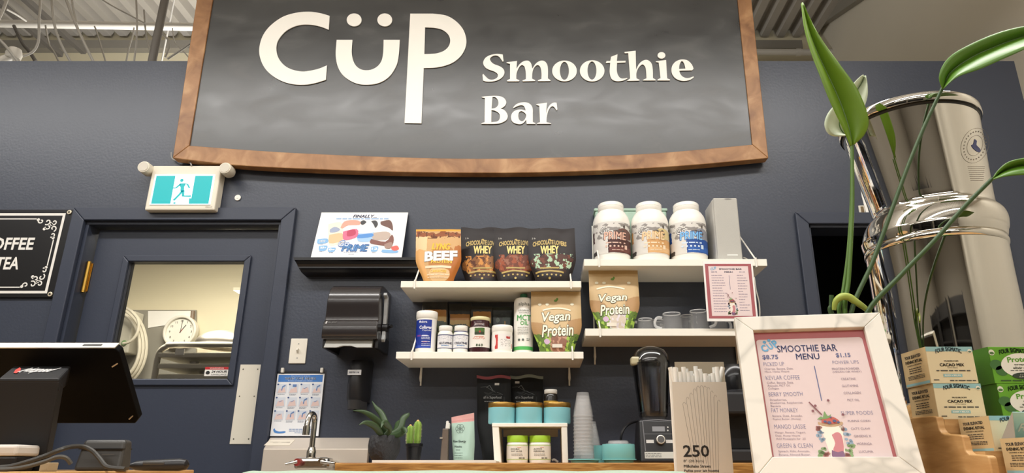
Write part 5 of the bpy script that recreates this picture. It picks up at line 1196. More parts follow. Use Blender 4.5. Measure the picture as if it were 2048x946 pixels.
# mint canisters with gold lids
M_cyan = mat('mint_canister','#86c4cc',.28); M_gold = mat('gold_lid','#b08a48',.32,.85)
for k, (cx2, lab) in enumerate([(1003.5,'mint canister with a gold lid, left of the three'),(1058,'mint canister with a gold lid, middle of the three'),(1114,'mint canister with a gold lid, under the small dark bottle')]):
    jar('canister',lab,'canister',cx2,830,YV+.055,zs_,[('tin',M_cyan,[(26,None),(27,844.5),(27,816)]),('lid',M_gold,[(26.8,816),(27.4,815),(27.4,808),(26.6,806)])],'mint canisters with gold lids')
t, fr_, pl, xx, ap = jar('supplement_bottle','small dark bottle with a white cap behind the right mint canister','bottle',1101.5,795,YV+.15,zs_,[('body',mat('dark_bottle','#1d1a18',.2),[(13.5,None),(14,844),(14,794),(12.5,790),(11.3,788)]),('cap',mat('cap_grey','#c9c6bf',.4),[(12.4,788),(12.9,787),(12.9,781),(12.2,779.5)])])
band('label', mat('gold_label','#c29a3e',.4,.3), t, xx, YV+.15, ap, pl, 840, 801.5, -88, 88)
# green-lidded jars under the riser
M_glid = mat('lime_lid','#9cc42f',.4)
for k, (cx2, w1, w2, lab) in enumerate([(1035,'DOUBLE','SOY ALOE','white jar with a lime green lid, left one under the riser'),(1080,'ACTIVE','GREENS','white jar with a lime green lid, right one under the riser')]):
    t, fr_, pl, xx, ap = jar('supplement_jar',lab,'jar',cx2,900,YV+.05,ZK,[('body',M_tubw,[(20.5,None),(21.5,921),(21.5,889),(21,886.5),(20,885)]),('lid',M_glid,[(20.5,885),(21.2,884.5),(21.2,873),(20.6,871.5)])],'white jars with lime green lids')
    band('label', print_mat('lime_label','#e4ded2',[('r','#b9cf8a',0,.93,1,1,0),('r','#b9cf8a',0,0,1,.05,0),('r','#cf8f72',.5,.8,.62,.84,.01)],.45), t, xx, YV+.05, ap, pl, 919.5, 889.5, -88, 88)
    a = Art(); a.tpx(pl,w1,cx2-13,cx2+4,896.5,899.5,bold=.03); a.tpx(pl,w2,cx2-13,cx2+9,901,904,bold=.03)
    for i, y in enumerate((908,911)): a.words(*pl.uv(cx2-12,y), .04, .0013, 80+i)
    a.words(*pl.uv(cx2+3,916), .02, .0035, 90+k); a.put('lettering', ink('#6d6a60'), t, fr_(.0016))
build('spoon', MB().tube(crs([tuple(p) for p in (P(1104,921,YV+.08),P(1108,919,YV+.08),P(1113,922,YV+.08),P(1116,924.2,YV+.08))]),.004,8), mat('spoon_white','#d9d9d6',.3), loc=(P(1104,921,YV+.08)), smooth=True, label='small white scoop lying beside the lime-lidded jars', cat='scoop')

# ================================================================== cups, lids and mint organisers
M_aqua = mat('aqua_plastic','#79bcbc',.35)
YX = 2.42
def organiser(pxl, pxr, lab):
    xc = X((pxl+pxr)/2,920,YX); r = (pxr-pxl)/2*SC(920,YX); zp_ = Z(919,YX)
    t = thing('cup_holder',lab,'holder',(xc,YX+.03,ZK),'aqua cup holders')
    build('base', MB().lathe([(0,ZK),(r*.8,ZK),(r*.86,zp_-.003),(0,zp_-.003)], xc, YX+.03, 40), M_aqua, t, smooth=True)
    build('plate', MB().lathe([(0,zp_-.003),(r,zp_-.0015),(r,zp_+.002),(r*.97,zp_+.002),(r*.9,zp_),(0,zp_)], xc, YX+.03, 44), M_aqua, t, smooth=True)
    return xc, r, zp_
oc1 = organiser(1137,1204,'aqua holder dish under the stacked clear cups'); oc2 = organiser(1204,1275,'aqua holder dish under the lid tub')
M_cup = haze_mat('clear_cup', .16)
def cup_mesh(rb, rt, h):   # upturned cup: rim down
    return [(rt*1.06,0),(rt*1.08,.002),(rt*1.06,.004),(rt,.005),(rt*.97,h*.25),(rb*1.02,h*.93),(rb,h*.98),(rb*.97,h),(0,h-.001)]
ORD = ['topmost']+[x+' from the top' for x in 'second third fourth fifth sixth seventh eighth ninth tenth eleventh twelfth thirteenth fourteenth fifteenth'.split()]
def cup_stack(pxc, pyt, Y, zb, n, lab, grp, dzz=None):
    xx = X(pxc,870,Y); h = .083; rt, rb = 19.5*SC(870,Y), 12.3*SC(870,Y); zt = Z(pyt,Y); dz = (zt-zb-h)/(n-1)
    prof = [(a,zb+b) for a,b in cup_mesh(rb,rt,h)]
    base = build('clear_cup', MB().lathe(prof, xx, Y, 32), M_cup, loc=(xx,Y,zb), smooth=True, label=lab, cat='cup', group=grp)
    base['label'] = lab % ORD[n-1]
    for i in range(1, n):
        c = base.copy(); COL.objects.link(c); c.location = base.location+Vector((0,0,dz*i)); c['label'] = lab % ORD[n-1-i]
cup_stack(1167,785,YX+.035,oc1[2]+.0022,13,'clear upturned plastic cup, %s of the tall stack beside the riser','clear cups in the tall stack')
cup_stack(1180,843,YX+.14,ZK,8,'clear upturned plastic cup, %s of the shorter stack behind','clear cups in the short stack')
xc2, r2, z2 = oc2
t = thing('lid_tub','aqua tub holding clear cup lids','tub',(xc2,YX+.03,z2))
hh = Z(888,YX)-z2; rt_ = 33.5*SC(900,YX)
build('tub', MB().lathe([(0,z2),(rt_*.96,z2),(rt_,z2+.004),(rt_*.985,z2+hh-.004),(rt_*.97,z2+hh),(rt_*.93,z2+hh),(rt_*.92,z2+.01),(0,z2+.01)], xc2, YX+.03, 40), M_aqua, t, smooth=True)
for dx in (-.02,.0,.02): pass
zt2 = Z(877.5,YX+.03)
lidp = [(.0,.010),(.026,.010),(.028,.008),(.0295,.002),(.0355,.0015),(.0355,0),(.0290,0),(.0275,.006),(.0255,.0085),(0,.0085)]
z_l = z2+.0105; nl = max(3, int((zt2-z_l-.01)/.0052))
for i in range(nl):
    z_ = z_l+i*.0052
    if i == 0: b0 = build('cup_cover', MB().lathe([(a*1.22,z_+b) for a,b in lidp], xc2, YX+.03, 32), M_cup, loc=(xc2,YX+.03,z_), smooth=True, label='clear cup cover, %s of the pile in the aqua tub' % ORD[nl-1], cat='lid', group='clear lids in the aqua tub')
    else: c = b0.copy(); COL.objects.link(c); c.location = b0.location+Vector((0,0,.0052*i)); c['label'] = 'clear cup cover, %s of the pile in the aqua tub' % ORD[nl-1-i]
xq = X(1202,900,YX+.12)
t = thing('lid_tub','second aqua tub half hidden behind the lid tub','tub',(xq,YX+.12,ZK)); hq = Z(891,YX+.12)-ZK
build('tub', MB().lathe([(0,ZK),(.028,ZK),(.03,ZK+hq),(.027,ZK+hq),(.025,ZK+.006),(0,ZK+.006)], xq, YX+.12, 30), M_aqua, t, smooth=True)

# ================================================================== blender
YB_ = 2.42; bx0, bx1 = X(1282,900,YB_), X(1362,900,YB_); bc = (bx0+bx1)/2
t = thing('blender','black countertop blender with a clear jug, left of the straw box','blender',(bc,YB_+.1,ZK))
zt = Z(838,YB_); d0, d1 = YB_, YB_+.2
build('base', MB().hexa([(bx0-.004,d0,ZK),(bx1+.004,d0,ZK),(bx1+.004,d1,ZK),(bx0-.004,d1,ZK)][::-1],[(bx0+.0,d0+.03,zt),(bx1,d0+.03,zt),(bx1-.01,d1-.02,zt),(bx0+.01,d1-.02,zt)][::-1]), M_black, t, bevel=.008, seg=3)
fp = Plane((0,d0,ZK), (1,0,0), (0,.03,zt-ZK)); 
def fq(px,py): return fp.uv(px,py)
a = Art(); a.line([fq(1285,843),fq(1291,902)],.003); a.line([fq(1285,842),fq(1315,839.5),fq(1350,842)],.003); a.line([fq(1288,868),fq(1350,868)],.0015); a.put('panel_trim', ink('#6c6c70'), t, fp.fn(.0012))
q0, q1 = fq(1304,853), fq(1330,863); a = Art(); a.rect(q0[0],q1[1],q1[0],q0[1]); a.put('display', ink('#84868a'), t, fp.fn(.0012))
a = Art()
for px, py in ((1335.5,854.5),(1335.5,861)): a.ellipse(*fq(px,py),.0028,.0028,10)
for px in (1300,1339.5): q = fq(px,883); a.rect(q[0]-.013,q[1]-.0055,q[0]+.013,q[1]+.0055)
a.put('buttons', ink('#c6c5c2'), t, fp.fn(.0012))
kq = fq(1320.5,881); rk = 9*SC(881,YB_)
kb = build('knob', MB().prism(ell(kq[0],kq[1],rk,rk,24), fp.fn(.016), fp.fn(.0005)), M_steel, t, bevel=.002)
build('knob_cap', MB().prism(ell(kq[0],kq[1],rk*.75,rk*.75,24), fp.fn(.0175), fp.fn(.016)), mat('knob_grey','#4b4a4a',.4), kb)
q0, q1 = fq(1289,904), fq(1353,917); pl_ = build('spec_label', MB().prism([(q0[0],q1[1]),(q1[0],q1[1]),(q1[0],q0[1]),(q0[0],q0[1])], fp.fn(.0014), fp.fn(.0004)), ink('#bdbfb8'), t, label='grey specification label')
a = Art()
for j in range(3): a.words(q0[0]+.003,q1[1]+(q0[1]-q1[1])*(.25+.25*j),(q1[0]-q0[0])*.5,.0022,100+j)
a.put('lettering', ink('#5c5e5c'), pl_, fp.fn(.0018))
jc = X(1304,780,YB_+.1); jy = YB_+.1; rj = lambda w_, py: w_*SC(py,jy)
M_jug = clear_mat('smoked_jug',(.62,.63,.66),.06,.12)
def sq(prof, n=48, e=3.2):
    mb = MB(); k = len(prof)
    for i in range(n):
        a = 2*pi*i/n; c_, s2 = cos(a), sin(a); m_ = (abs(c_)**e+abs(s2)**e)**(-1/e)
        for r, z in prof: mb.v.append((jc+r*m_*c_, jy+r*m_*s2, z))
    for i in range(n):
        for q in range(k-1): mb.f.append((i*k+q, ((i+1)%n)*k+q, ((i+1)%n)*k+q+1, i*k+q+1))
    return mb
zb0 = Z(834,jy)
build('jug', sq([(0,zb0),(rj(27,830),zb0),(rj(28,826),Z(826,jy)),(rj(36,735),Z(733,jy)),(rj(36.5,730),Z(728,jy)),(rj(35,730),Z(728,jy)),(rj(26.5,826),Z(824,jy)),(0,Z(822,jy))]), M_jug, t, smooth=True)
build('jug_collar', sq([(0,zt),(rj(24,838),zt),(rj(25,833),zb0+.004),(rj(27,830),zb0+.012),(0,zb0+.012)]), mat('collar_grey','#4a4b4f',.3), t, smooth=True)
build('lid', sq([(rj(36.8,730),Z(731,jy)),(rj(37,728),Z(724,jy)),(rj(34,715),Z(711,jy)),(rj(27,703),Z(701,jy)),(rj(14,695),Z(695,jy)),(0,Z(693.5,jy))], e=2.4), M_jug, t, smooth=True)
hd = [Vector((jc+rj(35,740),jy-.03,Z(742,jy))),Vector((jc+rj(52,740),jy-.05,Z(745,jy))),Vector((jc+rj(54,790),jy-.05,Z(790,jy))),Vector((jc+rj(30,800),jy-.03,Z(812,jy)))]
build('handle', MB().tube(crs([tuple(p) for p in hd],5),.009,10), M_black, t, smooth=True)
c = P(1270,722,jy-.03); build('lid_clip', MB().box(c.x-.016,c.x+.02,c.y-.02,c.y+.02,c.z-.016,c.z+.014), mat('clip_beige','#b9b08f',.3), t, bevel=.007)
q = [tuple(P(*z_)) for z_ in ((1284,842,YB_+.15),(1265,845,YB_+.13),(1250,855,YB_+.1),(1243,870,YB_+.09),(1242,885,YB_+.1),(1246,905,YB_+.14),(1256,922,YB_+.17))]
build('power_cord', MB().tube(crs(q),.0042,8), M_black, t, smooth=True)
# black coffee machine behind the framed menu
YM = 2.45; x0, x1 = X(1452,830,YM), X(1545,830,YM); zt = Z(722,YM)
t = thing('countertop_machine','black countertop machine half hidden behind the framed menu','machine',((x0+x1)/2,YM+.12,ZK))
build('base', MB().box(x0,x1,YM,YM+.26,ZK,ZK+.045), M_blackm, t, bevel=.008)
build('column', MB().box(x0+.01,x1-.01,YM+.15,YM+.26,ZK+.045,zt-.1), M_blackm, t, bevel=.006)
build('head', MB().box(x0,x1,YM+.01,YM+.26,Z(828,YM),Z(782,YM)), M_blackm, t, bevel=.01)
build('hopper', MB().lathe([(0,Z(782,YM)),(.066,Z(782,YM)),(.068,Z(750,YM)),(.062,Z(732,YM)),(.05,zt),(0,zt)], (x0+x1)/2-.01, YM+.12, 36), mat('black_gloss','#0e0e11',.18), t, smooth=True)
build('hopper_ring', MB().lathe([(.0655,Z(781,YM)),(.07,Z(780,YM)),(.07,Z(777,YM)),(.067,Z(776,YM))], (x0+x1)/2-.01, YM+.12, 36), mat('dark_ring','#3a3a3e',.25,.5), t, smooth=True)
# small menu card hung on the right upper shelf
YA = 2.615; ap_ = Plane((0,YA,0))
cq = [ap_.uv(*q) for q in ((1416.5,645),(1518,640),(1503,522.5),(1404,522.5))]
t = thing('menu_card','small pink smoothie menu card with a red border hung from the shelf','menu',(sum(q[0] for q in cq)/4,YA,cq[0][1]))
xl, xr = (cq[0][0]+cq[3][0])/2, (cq[1][0]+cq[2][0])/2; yb, yt = (cq[0][1]+cq[1][1])/2, (cq[2][1]+cq[3][1])/2; W_, H_ = xr-xl, yt-yb
on = lambda o_: (lambda a,b: (xl+a*W_, YA-o_, yb+b*H_))
build('card', MB().prism([(0,0),(1,0),(1,1),(0,1)], on(0), on(-.0025)), mat('card_white','#eceae6',.35), t)
build('hook', MB().box(xl+W_*.3,xl+W_*.7,YA+.0025,YF-.0005,yt-.03,yt-.005), clear_mat('clear_sleeve'), t)
def menu_art(t, on, small):
    Art().rect(.035,.045,.965,.955).put('border', ink('#a4575c'), t, on(.0005))
    Art().rect(.10,.085,.90,.915).put('page', ink('#e2cfcd'), t, on(.0009))
if 1:
    menu_art(t, on, True)
    a = Art(); a.text('SMOOTHIE BAR',.54,.865,w=.46,h=.022,bold=.04); a.text('MENU',.5,.815,w=.17,h=.022,bold=.05); a.text('$8.75',.21,.815,w=.12,h=.016,bold=.03); a.text('$1.15',.77,.815,w=.11,h=.016,bold=.03); a.rect(.5,.52,.507,.76); a.put('lettering', ink('#454c78'), t, on(.0013))
    a = Art(); a.text('CUP',.2,.875,w=.12,h=.045,bold=.03,rot=.25); a.put('logo', ink('#6aa6cc'), t, on(.0013))
    a = Art(); r = random.Random(3)
    for i in range(15): a.words(.15,.76-.043*i,.2+.1*r.random(),.010,200+i)
    for i in range(14): a.words(.66,.76-.045*i,.1+.12*r.random(),.010,230+i)
    a.put('small_print', ink('#9a8c9c'), t, on(.0013))
    def cupart(t, on, cx_, cy_, s, o0):
        rr = random.Random(5)
        for nm, c_, cl in (('blue_splash','#8aa0b4',((-.55,-.1),(.6,-.05),(.62,-.35),(-.5,-.4))),('leaf_splash','#7f9a68',((-.5,-.75),(.5,-.8),(.62,-.62),(-.62,-.85))),('berry_splash','#a0665f',((-.42,-.92),(.4,-.93),(.48,.1),(-.56,.15)))):
            a = Art()
            for px_, py_ in cl:
                for _ in range(5): a.ellipse(cx_+(px_+rr.uniform(-.1,.1))*s[0], cy_+max(-.93,py_+rr.uniform(-.12,.12))*s[1], s[0]*rr.uniform(.05,.13), s[1]*rr.uniform(.04,.07), 9)
            a.put(nm, ink(c_), t, on(o0))
        parts = [
          ('glass_shape','#ece2d4',[(-.5,.28),(0,.22),(.46,.28),(.40,-.3),(.30,-.99),(0,-.99),(-.24,-.99),(-.38,-.3)]),('glass_rim','#b99a78',[(-.52,.34),(0,.26),(.48,.34),(.46,.22),(0,.15),(-.49,.22)]),('pink_swirl','#c27c82',[(-.05,-.15),(.2,-.05),(.36,-.2),(.3,-.75),(.05,-.85),(-.12,-.7),(.02,-.45)]),('berry_layer','#7d5a78',[(-.18,-.7),(.05,-.78),(.28,-.74),(.27,-.97),(-.2,-.97)]),
          ('strawberry','#b9584c',[(-.38,.3),(-.32,.44),(-.08,.54),(.18,.51),(.38,.38),(.34,.29),(0,.25)]),('leaf_top','#73945a',[(-.55,.42),(-.36,.54),(-.27,.51),(-.16,.74),(-.06,.55),(.1,.62),(.0,.49),(-.22,.44)])]
        for i, (nm, c_, pts) in enumerate(parts):
            a = Art(); a.poly(loop([(cx_+x*s[0], cy_+y*s[1]) for x, y in pts]+[(cx_+pts[0][0]*s[0], cy_+pts[0][1]*s[1])], n=3)); a.put(nm, ink(c_), t, on(o0+.0003*i))
        a = Art(); a.line([(cx_-.75*s[0],cy_+1.1*s[1]),(cx_-.3*s[0],cy_+.6*s[1])],s[0]*.06)
        for x, y in ((-.65,.75),(-.5,.95),(.1,1.15),(.6,.6)): a.ellipse(cx_+x*s[0],cy_+y*s[1],s[0]*.06,s[1]*.05,8)
        a.put('splash', ink('#7d4a50'), t, on(o0+.0025))
        a = Art()
        for x, y, q in ((-.22,.34,.8),(-.05,.30,1),(.18,.36,.9),(.33,.31,.7),(.05,.5,.5)): a.ellipse(cx_+x*s[0],cy_+y*s[1],s[0]*.09*q,s[1]*.055*q,10)
        a.put('blueberry', ink('#4a557c'), t, on(o0+.0027))
    cupart(t, on, .52, .27, (.13,.17), .0013)
# ================================================================== framed menu on the front counter
fm = Plane(P(1543.7,917,1.10), (.986,-.165,0), (.0557,.325,.944))
c_in = [fm.uv(*q) for q in ((1543.7,917),(1795,917),(1727,658.6),(1505.8,664.8))]
ixl, ixr = (c_in[0][0]+c_in[3][0])/2, (c_in[1][0]+c_in[2][0])/2; iyb, iyt = (c_in[0][1]+c_in[1][1])/2, (c_in[2][1]+c_in[3][1])/2
c_o = [fm.uv(*q) for q in ((1511.7,946),(1848,946),(1757,628.6),(1466,639.6))]
oxl, oxr = (c_o[0][0]+c_o[3][0])/2, (c_o[1][0]+c_o[2][0])/2; oyt = (c_o[2][1]+c_o[3][1])/2; oyb = iyb-(oyt-iyt)*1.12
ZF = fm.pt(0, oyb, -.012).z - .0002            # the front counter the frame stands on
fc = thing('front_counter','wooden front counter carrying the framed menu and tea boxes','counter',(0,1.05,0))
build('worktop', MB().box(-1.9, 1.35, .35, 1.72, ZF-.04, ZF), M_pine, fc, bevel=.003)
build('cabinet', MB().box(-1.88, 1.33, .42, 1.66, .08, ZF-.04), M_white, fc)
build('plinth', MB().box(-1.85, 1.3, .5, 1.6, 0, .08), M_blackm, fc)
M_marble = ramp_mat('marbled_white_frame',[(.0,'#dcd8ce'),(.47,'#dad6cc'),(.5,'#bfbcb3'),(.53,'#dad6cc'),(1,'#dedad1')],3.2,(1,1,1.6),.42,detail=3,dist=1.1)
t = thing('framed_menu','pink smoothie menu in a white marbled frame leaning on the counter','framed menu',fm.pt((oxl+oxr)/2,oyb,-.01))
ff, fb_ = fm.fn(.008), fm.fn(-.012)
for nm, pts in (('frame_bottom',[(oxl,oyb),(oxr,oyb),(ixr,iyb),(ixl,iyb)]),('frame_top',[(ixl,iyt),(ixr,iyt),(oxr,oyt),(oxl,oyt)]),('frame_side',[(oxl,oyb),(ixl,iyb),(ixl,iyt),(oxl,oyt)]),('frame_side',[(ixr,iyb),(oxr,oyb),(oxr,oyt),(ixr,iyt)])):
    build(nm, MB().prism(pts, ff, fb_), M_marble, t, bevel=.0012)
build('backing', MB().prism([(oxl+.004,oyb+.004),(oxr-.004,oyb+.004),(oxr-.004,oyt-.004),(oxl+.004,oyt-.004)], fm.fn(-.0125), fm.fn(-.016)), M_blackm, t)
mx = (oxl+oxr)/2; e0 = fm.pt(mx, oyt*.6, -.017); 
build('easel_leg', MB().hexa([e0+Vector((-.02,0,0)),e0+Vector((.02,0,0)),Vector((e0.x+.03,e0.y+.055,ZF)),Vector((e0.x-.03,e0.y+.055,ZF))],[e0+Vector((-.02,.004,0)),e0+Vector((.02,.004,0)),Vector((e0.x+.03,e0.y+.06,ZF)),Vector((e0.x-.03,e0.y+.06,ZF))]), M_blackm, t)
build('menu_backdrop', MB().prism([(ixl,iyb),(ixr,iyb),(ixr,iyt),(ixl,iyt)], fm.fn(-.002), fm.fn(-.004)), ink('#a5595c'), t, label='red menu border')
bl, br_, bb, btp = ixl+.0035, ixr-.0052, iyb, fm.uv(1620,676)[1]
a = Art(); rr_ = .005
a.poly([(bl,bb),(br_,bb)]+[(br_-rr_+rr_*cos(g), btp-rr_+rr_*sin(g)) for g in (0,.5,1.05,1.57)]+[(bl+rr_+rr_*cos(g), btp-rr_+rr_*sin(g)) for g in (1.57,2.1,2.6,3.14)]); a.put('menu_page', ink('#d3c0bf'), t, fm.fn(-.0016))
Zq = lambda x, y: (1460+x/2.9025, 620+y/2.9025)
def MT(a, wd, x0_, x1_, y0_, y1_, **k):
    p0, p1 = Zq(x0_,y0_), Zq(x1_,y1_); a.tpx(fm, wd, p0[0], p1[0], p0[1], p1[1], **k)
on = fm.fn(-.0012)
a = Art(); MT(a,'SMOOTHIE BAR',272,622,200,240,bold=.014); MT(a,'MENU',383,520,250,285,bold=.016); MT(a,'$8.75',188,280,258,287,bold=.02); MT(a,'$1.15',615,700,247,275,bold=.02); a.put('lettering', ink('#4a5280'), t, on)
a = Art(); a.lpx(fm,[Zq(490,322),Zq(533,525)],.0014); a.put('divider', ink('#5a618c'), t, on)
for k, (wd, x0_, x1_, y0_, y1_) in enumerate([('C',182,217,200,243),('U',218,248,190,228),('P',247,277,172,215)]):
    a = Art(); MT(a,wd,x0_,x1_,y0_,y1_,bold=.04,rot=.5); a.put('logo_letter', ink('#5d9ec6'), t, on)
a = Art()
for x, y in ((200,185),(226,175)): q = fm.uv(*Zq(x,y)); a.ellipse(q[0],q[1],.0028,.0028,12)
a.put('logo_dots', ink('#5d9ec6'), t, on)
heads = [('PICKED UP',195,315,300,322),('KEVLAR COFFEE',208,405,378,402),('BERRY SMOOTH',225,422,474,498),('FAT MONKEY',240,395,568,592),('MANGO LASSIE',257,440,662,687),('GREEN & CLEAN',272,480,772,798),('POWER UPS',595,748,291,310),('SUPER FOODS',645,830,584,606)]
a = Art()
for h_ in heads: MT(a,*h_,bold=-.012)
a.put('headings', ink('#6f6f92'), t, on)
small = [('Cherries, Banana, Date,',200,368,332,346),('Maca, Hemp Hearts',203,345,350,363),('Coffee, Banana, Date,',215,370,413,427),('Avocado, MCT Oil,',218,350,430,444),('Collagen',222,285,448,462),('Strawberries,',232,330,513,527),('Blueberries, Raspberries,',235,425,531,545),('Banana',237,295,549,561),
 ('Banana, Date, Avocado,',247,422,606,620),('Peanut Butter, (Honey)',250,412,625,639),('Mango, Banana, Yogurt,',262,440,703,717),('Date, Hemp Hearts',265,408,722,736),('Add Pineapple for .25',268,440,740,754),('Spinach, Kale, Avocado,',282,465,812,827),('Banana, Almond Butter,',285,468,832,846),('Date, Hemp Hearts',287,435,850,861)]
a = Art()
for s_ in small: MT(a,*s_)
a.put('descriptions', ink('#8a7a88'), t, on)
right = [('PROTEIN POWDER',592,752,332,345),('(VEGAN OR WHEY)',597,765,351,364),('CREATINE',645,730,391,404),('GLUTAMINE',650,745,431,444),('COLLAGEN',660,760,472,486),('MCT OIL',682,752,514,527),('PURPLE CORN',685,815,636,648),("CAT'S CLAW",702,815,680,693),('GINSENG X',720,820,723,737),('MORINGA',738,825,768,782),('LUCUMA',750,832,813,827)]
a = Art()
for s_ in right: MT(a,*s_)
a.put('descriptions', ink('#857484'), t, on)
q0 = fm.uv(*Zq(590,720)); q1 = fm.uv(*Zq(700,560))
cupart(t, lambda o_: (lambda u,v: fm.pt(u,v,-.0016+o_*.5)), q0[0]+.002, max(q0[1],iyb+.97*(q1[1]-q0[1])+.0005), (abs(q1[0]-q0[0])*.95, (q1[1]-q0[1])*.97), .0006)

# ================================================================== straw box
Y0 = 1.30; x0, x1 = X(1344.6,764,Y0), X(1452,764,Y0); zt = Z(764,Y0); Y1 = Y0+.095; th_ = .0016
zbk = Z(724,Y1)
M_card = mat('cream_card','#d9d0c3',.6,var=.03,vscale=5); M_cardi = mat('card_inside','#a89a84',.7)
t = thing('straw_box','tall cream box of milkshake straws marked 250','box',((x0+x1)/2,Y0+.05,ZF))
x0b, x1b = X(1349,726,Y1), X(1447,724,Y1)
build('front_panel', MB().box(x0,x1,Y0,Y0+th_,ZF,zt), M_card, t)
sp2 = lambda a,b,d: MB().hexa([(a,Y0+th_,ZF),(b,Y1-th_,ZF),(b,Y1-th_,zt),(a,Y0+th_,zt)],[(a+d,Y0+th_,ZF),(b+d,Y1-th_,ZF),(b+d,Y1-th_,zt),(a+d,Y0+th_,zt)])
build('side_panel', sp2(x0,x0b,th_), M_card, t); build('side_panel', sp2(x1-th_,x1b-th_,th_), mat('green_card','#8aa862',.6), t, label='green side panel')
build('back_panel', MB().box(x0b,x1b,Y1-th_,Y1,ZF,zbk), M_cardi, t)
build('bottom_panel', MB().box(max(x0,x0b)+th_,min(x1,x1b)-th_,Y0+th_,Y1-th_,ZF+.0004,ZF+.002), M_card, t)
bp = Plane((0,Y0,0)); bz = lambda x, y: (1220+x/3.5567, 680+y/3.5567)
def BT(a, wd, a0, a1, b0, b1, **k): p0, p1 = bz(a0,b0), bz(a1,b1); a.tpx(bp, wd, p0[0], p1[0], p0[1], p1[1], **k)
a = Art(); BT(a,'250',520,705,747,833,bold=.02); BT(a,'8" (20.3cm)',523,668,851,875); BT(a,'Milkshake Straws',525,715,887,908,bold=.02); BT(a,'Pailles pour lait fouett\u00e9',528,775,921,943,bold=.02); a.put('lettering', ink('#22201e'), t, bp.fn(.0006))
a = Art(); tops = [440,405,375,345,325,322,325,335,360,390,425]
for i, ty in enumerate(tops):
    xt = 527+246*i/10; xb = 640+(xt-650)*.55 if i < 5 else 650+(xt-650)*.9; xb = 600+175*i/10
    l_ = [bz(xb-1,946),bz(xt-8,ty+14),bz(xt,ty),bz(xt+8,ty+14)]
    a.lpx(bp,[bz(xb-3,880 if i < 6 else 945),bz(xt-10,ty+16),bz(xt-4,ty+3),bz(xt+4,ty+3),bz(xt+10,ty+16)],.0007)
a.put('straw_drawing', ink('#9c948a'), t, bp.fn(.0004))
M_straw = mat('white_straw','#e9e6df',.4)
r = random.Random(11); k = 0
spots = []
for row, yy in enumerate((Y0+.014, Y0+.036, Y0+.06)):
    for i in range(9 if row else 11):
        if r.random() < (.0 if row == 0 else .25): continue
        spots.append((x0+.010+(x1-x0-.02)*(i+.5*(row%2)*.6)/(8.3 if row else 10.3), yy+r.uniform(-.004,.004), row))
rs = .0043
sbase = None; cnt = {}; NTH = 'first second third fourth fifth sixth seventh eighth ninth tenth eleventh twelfth'.split()
for (sx, sy, row) in spots:
    if not (x0+.007 < sx < x1-.007): continue
    zt_ = zt+r.uniform(.012,.03)+.006*row
    if sbase is None:
        sbase = bpy.data.meshes.new('straw'); mb = MB(); L_ = .19; mb.lathe([(rs*.8,0),(rs,0),(rs,L_),(rs*.8,L_),(rs*.8,0)],0,0,12); sbase.from_pydata(mb.v,[],mb.f); sbase.materials.append(M_straw)
    o = bpy.data.objects.new('drinking_straw', sbase); COL.objects.link(o)
    o.location = (sx, sy, zt_-.19 if zt_-.19 > ZF+.002 else ZF+.0022); o.scale = (1,1,(zt_-o.location.z)/.19)
    cnt[row] = cnt.get(row,0)+1; setp(o,'white straw, %s from the left in the %s row of the straw box' % (NTH[cnt[row]-1], ('front','middle','back')[row]),'straw','straws in the straw box')
for sx, lean_, lab in ((x0+.008,-.022,'white paper straw leaning over the left edge of the straw box'),(x1-.008,.03,'white paper straw leaning over the right edge of the straw box')):
    mb = MB(); a0 = Vector((sx-lean_*.9, Y0+.02, ZF+.09)); a1 = Vector((sx+lean_*.32, Y0+.02, zt+.030)); mb.tube([a0,a1], rs, 12)
    build('drinking_straw', mb, M_straw, loc=a0, smooth=True, label=lab, cat='straw')

# ================================================================== steel water filter
AX, AY = .811, 1.35
M_mirror = mat('polished_steel','#d9d5cc',.035,1)
t = thing('water_filter','large polished steel two-tier water filter','water filter',(AX,AY,ZF))
zb_ = 1.13
zN, zG = 1.557, 1.745
def lean(mb):
    mb.v = [(x+(.011-(z-zN)*.09 if z > zN-.06 else 0)*min(1,max(0,(z-1.49)/.06)), y, z) for x, y, z in mb.v]; return mb
def ring(prof): return lean(MB().lathe(prof, AX, AY, 128))
build('stand', MB().lathe([(.09,ZF),(.112,ZF),(.112,ZF+.012),(.106,zb_-.004),(.118,zb_),(.0,zb_)], AX, AY, 48), M_black, t, smooth=True)
build('lower_chamber', ring([(0,zb_+.001),(.112,zb_+.001),(.124,zb_+.012),(.128,zb_+.03),(.129,1.40),(.130,1.462),(0,1.462)]), M_mirror, t, smooth=True)
build('seam_ring', ring([(.129,1.463),(.1315,1.465),(.1325,1.470),(.1315,1.476),(.129,1.478)]), M_mirror, t, smooth=True)
build('upper_chamber', ring([(.129,1.478)]+crs([(.1315,1.479),(.1345,1.492),(.1350,1.506),(.1335,1.519),(.1295,1.531),(.1235,1.540),(.117,1.546),(.1145,1.555),(.1152,1.57)],8)+[(.1335,zG-.006),(.1338,zG-.004),(0,zG-.004)]), M_mirror, t, smooth=True)
build('lid_gap', ring([(.134,zG-.005),(.1355,zG-.002),(.134,zG+.002)]), mat('black_gap','#101010',.5), t, smooth=True)
lidd = build('lid', ring([(.13,zG+.001),(.139,zG+.001),(.1405,zG+.004),(.1405,zG+.017),(.139,zG+.02),(.128,zG+.023),(.05,zG+.029),(0,zG+.031)]), M_mirror, t, smooth=True)
build('lid_knob', ring([(0,zG+.029),(.012,zG+.029),(.01,zG+.035),(.02,zG+.04),(.02,zG+.046),(0,zG+.048)]), M_black, lidd, smooth=True)
build('spigot', MB().tube([(AX-.02,AY-.126,zb_+.05),(AX-.02,AY-.15,zb_+.05),(AX-.02,AY-.157,zb_+.03)],.009,10), M_black, t, smooth=True)
